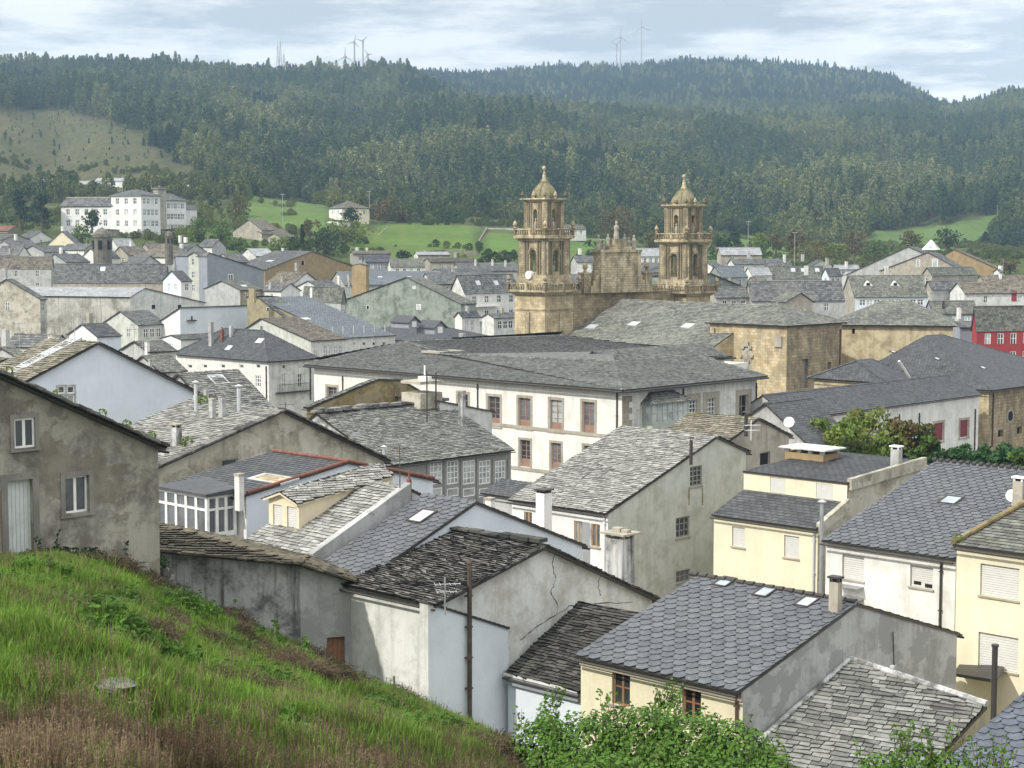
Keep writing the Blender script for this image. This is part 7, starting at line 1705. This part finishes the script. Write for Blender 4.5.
# ================================================================== trees and shrubs
LM = {'green': leafmat('green_leaves', (.05, .10, .02), (.10, .17, .035), (.075, .12, .03)), 'dark': leafmat('dark_leaves', (.018, .042, .016), (.04, .075, .025)), 'yellow': leafmat('yellowing_leaves', (.09, .155, .03), (.185, .25, .05), (.16, .17, .045)),
      'olive': leafmat('olive_leaves', (.075, .09, .025), (.13, .13, .04), (.12, .09, .035)), 'brown': leafmat('autumn_leaves', (.10, .07, .035), (.15, .11, .05), (.09, .085, .03)), 'ivy': leafmat('ivy_leaves', (.05, .13, .018), (.13, .24, .04), (.08, .16, .025)), 'bamboo': leafmat('feathery_leaves', (.03, .085, .03), (.06, .13, .045)), 'cedar': leafmat('cedar_needles', (.012, .034, .026), (.03, .06, .04))}
def tree(label, px, yb, yt, wpx, D, kind='green', shape='round', n=900, group=None, name='tree', cat='tree', base=None, lsz=None):
    c = pt(px, yb, D); H_ = (yb - yt) * D / F; r_ = wpx * D / F / 2
    root = empty(name, c, label, cat, group); R_ = random.Random(int(px * 7 + yb))
    fl = MB(); s_ = lsz or max(.16, D / F * 1.9)
    cl = []
    nc = 26 if shape != 'cone' else 30
    for q in range(nc):
        f = (q + .5) / nc; a = R_.uniform(0, 6.283)
        if shape == 'round': z = H_ * (.22 + .72 * f); rr = r_ * math.sqrt(max(.05, 1 - (2 * f - .95) ** 2)) * math.sqrt(R_.uniform(.1, 1)) * .85; cr_ = r_ * R_.uniform(.28, .46)
        elif shape == 'cone': z = H_ * (.06 + .9 * f); rr = r_ * (1 - f) * R_.uniform(.2, .95); cr_ = r_ * (.10 + .28 * (1 - f))
        elif shape == 'cedar': z = H_ * (.12 + .85 * f); rr = r_ * (1.02 - f * .75) * R_.uniform(.2, .95); cr_ = r_ * (.20 + .18 * (1 - f))
        else: z = H_ * (.1 + .8 * R_.random()); rr = r_ * math.sqrt(R_.random()) * .85; cr_ = r_ * R_.uniform(.2, .34)
        cl.append((c + Vector((rr * math.cos(a), rr * math.sin(a), z)), cr_, R_.random()))
    for q in range(n):
        p, cr_, tt = cl[q % nc]; d = rnd_unit(); fl_ = (1, 1, .45) if shape == 'cedar' else (1, 1, .85)
        rad = cr_ * random.uniform(.55, 1.08); leaf(fl, p + Vector((d.x * rad * fl_[0], d.y * rad * fl_[1], d.z * rad * fl_[2])), s_ * random.uniform(.6, 1.3), t=min(1, max(0, tt * .6 + random.random() * .4)), el=1.4)
    kid(fl, 'crown', LM[kind], root, root)
    tk = MB(); tr = max(.05, min(r_ * .09, .4)); top = c + Z * H_ * .75
    tk.tube(c - Z * 1.5, c + Z * H_ * .4, tr * 1.2, tr * .8, 8); tk.tube(c + Z * H_ * .4, top, tr * .8, tr * .25, 7)
    for p, cr_, tt in cl[::3]:
        z0 = min(H_ * .55, max(H_ * .12, (p.z - c.z) * .55)); tk.tube(c + Z * z0, p, tr * .4, tr * .1, 5)
    kid(tk, 'trunk', 'bark', root, root)
    return root
# the garden behind the convent
for a in [('bushy yellowing tree left in the convent garden, behind the white flat cover', 826, 472, 418, 76, 130, 'yellow', 'bush', 4600), ('yellow-green tree in the middle of the convent garden', 868, 474, 414, 84, 132, 'yellow', 'bush', 5000), ('rusty-tinged tree right of the middle in the convent garden', 905, 474, 418, 60, 132, 'olive', 'bush', 3600),
          ('small green tree below the wine red shutters', 924, 470, 436, 36, 130, 'green', 'bush', 2200), ('feathery dark green clump before the white wing', 958, 474, 446, 46, 128, 'bamboo', 'bush', 2400), ('dark green clump under the small round window', 1000, 474, 444, 50, 130, 'bamboo', 'bush', 2600), ('light green bush on the right edge over the slate roof', 1022, 476, 452, 34, 124, 'green', 'bush', 900), ('low dark shrub between the garden tree and feathery clump', 940, 474, 452, 26, 126, 'dark', 'bush', 700)]:
    tree(*a[:6], kind=a[6], shape=a[7], n=a[8], lsz=.28)
# far trees
for a in [('big dark cedar at the far left', 20, 226, 191, 34, 560, 'cedar', 'cedar', 900), ('second dark cedar leaning against the first', 42, 226, 194, 32, 555, 'cedar', 'cedar', 900), ('round dark tree before the seminary wall', 92, 229, 211, 22, 540, 'dark', 'round', 500), ('bushy green tree below the seminary', 82, 245, 226, 26, 520, 'green', 'round', 500),
          ('slim dark conifer standing alone above the ochre gable', 302, 252, 224, 13, 500, 'dark', 'cone', 500), ('broad dark tree behind the ochre gable', 330, 258, 230, 46, 520, 'dark', 'round', 900), ('yellow-green bushes on the bank below the villa', 345, 243, 222, 50, 560, 'yellow', 'bush', 700), ('dark tree clipped against the villa', 352, 224, 208, 18, 625, 'dark', 'round', 400),
          ('brown autumn tree right of the villa', 386, 224, 199, 34, 660, 'brown', 'round', 700), ('small brown tree at the meadow edge', 401, 224, 210, 14, 660, 'brown', 'round', 300), ('olive tree between the terraces', 236, 222, 196, 30, 640, 'olive', 'round', 600), ('green tree left in the gardens', 198, 244, 218, 26, 540, 'green', 'round', 500), ('light green tree in the gardens beside the farm', 222, 246, 222, 28, 530, 'green', 'round', 500),
          ('low green bush under the ruined farm', 240, 252, 238, 26, 515, 'green', 'bush', 400), ('bright bush between farm and conifer', 278, 252, 238, 24, 515, 'yellow', 'bush', 400), ('dark shrub below the white terrace house', 214, 214, 198, 16, 700, 'dark', 'round', 300), ('light shrub on the garden slope', 186, 244, 226, 22, 530, 'yellow', 'bush', 400), ('olive shrub above the dark conifer', 310, 238, 220, 24, 560, 'olive', 'bush', 400),
          ('brown-crowned tree behind the pediment', 618, 242, 209, 44, 640, 'brown', 'round', 900), ('yellow-green tree right of the right tower', 758, 250, 233, 20, 600, 'yellow', 'round', 400), ('olive tree next to the yellow-green one', 776, 252, 232, 22, 605, 'olive', 'round', 450), ('brown autumn tree behind the lamp pole', 796, 254, 230, 24, 610, 'brown', 'round', 500), ('olive bush in the tree row on the right', 818, 256, 240, 26, 600, 'olive', 'bush', 400),
          ('yellow-green bush in the tree row on the right', 834, 257, 242, 22, 595, 'yellow', 'bush', 400), ('tall brown tree at the right end of the tree row', 854, 258, 233, 30, 610, 'brown', 'round', 500), ('low hedge-like bush in front of the tree row', 800, 259, 248, 60, 580, 'olive', 'bush', 500), ('olive tree behind the wide grey gable', 912, 248, 232, 28, 640, 'olive', 'round', 500), ('dark tree behind the glass pyramid', 946, 248, 230, 28, 660, 'dark', 'round', 500), ('green bush left of the wide grey gable', 878, 256, 240, 26, 620, 'green', 'bush', 400),
          ('dark clump at the right edge below the hill meadow', 1010, 258, 228, 44, 800, 'cedar', 'round', 800), ('dark conifer group over the right edge', 985, 250, 232, 26, 860, 'cedar', 'cone', 500), ('dark hedge bush under the meadow wall', 488, 263, 252, 22, 500, 'dark', 'bush', 350), ('dark hedge bush right under the long low white house', 508, 262, 252, 24, 500, 'dark', 'bush', 350),
          ('dark bush behind the left bell tower', 598, 258, 240, 26, 560, 'dark', 'bush', 400), ('olive tree between pediment and right bell tower', 652, 250, 232, 22, 600, 'olive', 'round', 400), ('dark hedge tree right of the right bell tower', 722, 252, 236, 20, 600, 'dark', 'round', 400), ('thin dark tree above the grey barn', 736, 250, 228, 16, 640, 'dark', 'round', 350), ('brown shrub above the grey barn', 704, 246, 234, 18, 640, 'brown', 'bush', 300), ('dark tree at the upper edge of the meadow', 455, 226, 212, 22, 720, 'dark', 'round', 400), ('small round tree at the upper edge of the meadow', 430, 226, 215, 14, 715, 'green', 'round', 300),
          ('pale green shrub at the meadow foot', 462, 263, 254, 16, 490, 'yellow', 'bush', 250), ('dark shrub at the foot of the stone barn', 404, 260, 251, 16, 500, 'dark', 'bush', 250), ('autumn shrub on the right beyond the brown gable', 1010, 272, 258, 26, 520, 'brown', 'bush', 350)]:
    tree(*a[:6], kind=a[6], shape=a[7], n=a[8])
# ivy hedge at the foot of the picture
def thicket(name, label, blobs, n, sz, kind, sprigs=0, cat='hedge'):
    C0_ = pt(*blobs[0][:3]); root = empty(name, C0_ - Z * 2.2, label, cat); mb, st = MB(), MB(); B = []
    for (px, py, D, wpx, hpx) in blobs: B.append((pt(px, py, D), wpx * D / F / 2, hpx * D / F / 2))
    tot = sum(w_ * h_ for _, w_, h_ in B)
    for c, w_, h_ in B:
        k = int(n * w_ * h_ / tot)
        for _ in range(k):
            d = rnd_unit(); f = random.uniform(.72, 1.05) * (1 + .16 * noise.noise(c + d * 2.5)); nn = (d + rnd_unit() * .7 + Z * .3).normalized()
            leaf(mb, c + Vector((d.x * w_ * f, d.y * w_ * .8 * f, d.z * h_ * f)), sz * random.uniform(.6, 1.3), nn, random.random(), 1.25)
        st.tube(c - Z * (h_ + 1.5), c + Z * h_ * .2, .05, .02, 5)
    for _ in range(sprigs):
        c, w_, h_ = random.choice(B); b0 = c + Vector((random.uniform(-.9, .9) * w_, random.uniform(-.5, .3) * w_, h_ * .7)); tip = b0 + Vector((random.uniform(-.2, .2), 0, random.uniform(.3, .8)))
        st.tube(b0, tip, .012, .004, 4)
        for q in range(16): leaf(mb, b0.lerp(tip, random.random()) + rnd_unit() * .07, sz * random.uniform(.6, 1.1), t=random.random())
    kid(mb, 'foliage', LM[kind], root, root); kid(st, 'stems', 'bark', root, root)
thicket('ivy_hedge', 'rampant ivy hedge along the bottom edge before the yellow house', [(545, 756, 39, 70, 80), (590, 758, 38.5, 90, 92), (640, 752, 38, 90, 96), (690, 758, 37.5, 100, 92), (735, 764, 37, 90, 84), (768, 782, 36.5, 70, 60), (600, 800, 36, 160, 90), (700, 805, 35, 180, 90)], 34000, .085, 'ivy', 40)
thicket('creeper', 'tall leafy creeper shoots against the shade-blue wall', [(548, 722, 41, 26, 50), (668, 722, 39.5, 30, 50)], 900, .08, 'ivy', 16, 'plant')
thicket('weeds', 'tall leafy weeds in the bottom right corner', [(880, 772, 33, 46, 44), (915, 766, 33, 50, 50), (950, 772, 33, 56, 46), (985, 784, 33, 50, 40)], 2600, .075, 'ivy', 26, 'plant')
thicket('weeds', 'bright nettle patch on the bank by the rubble heap', [(255, 640, 57.5, 60, 22), (290, 655, 56.5, 50, 20), (215, 625, 58, 50, 22)], 2200, .12, 'ivy', 8, 'plant')
thicket('weeds', 'dark weeds along the foot of the stone house', [(60, 556, 52.3, 90, 14), (110, 565, 54.5, 50, 14), (155, 562, 57.4, 30, 16)], 1600, .10, 'dark', 4, 'plant')
# ------------------------------------------------------------------ tidy
for o in BASES:
    if '_b' in o: del o['_b']
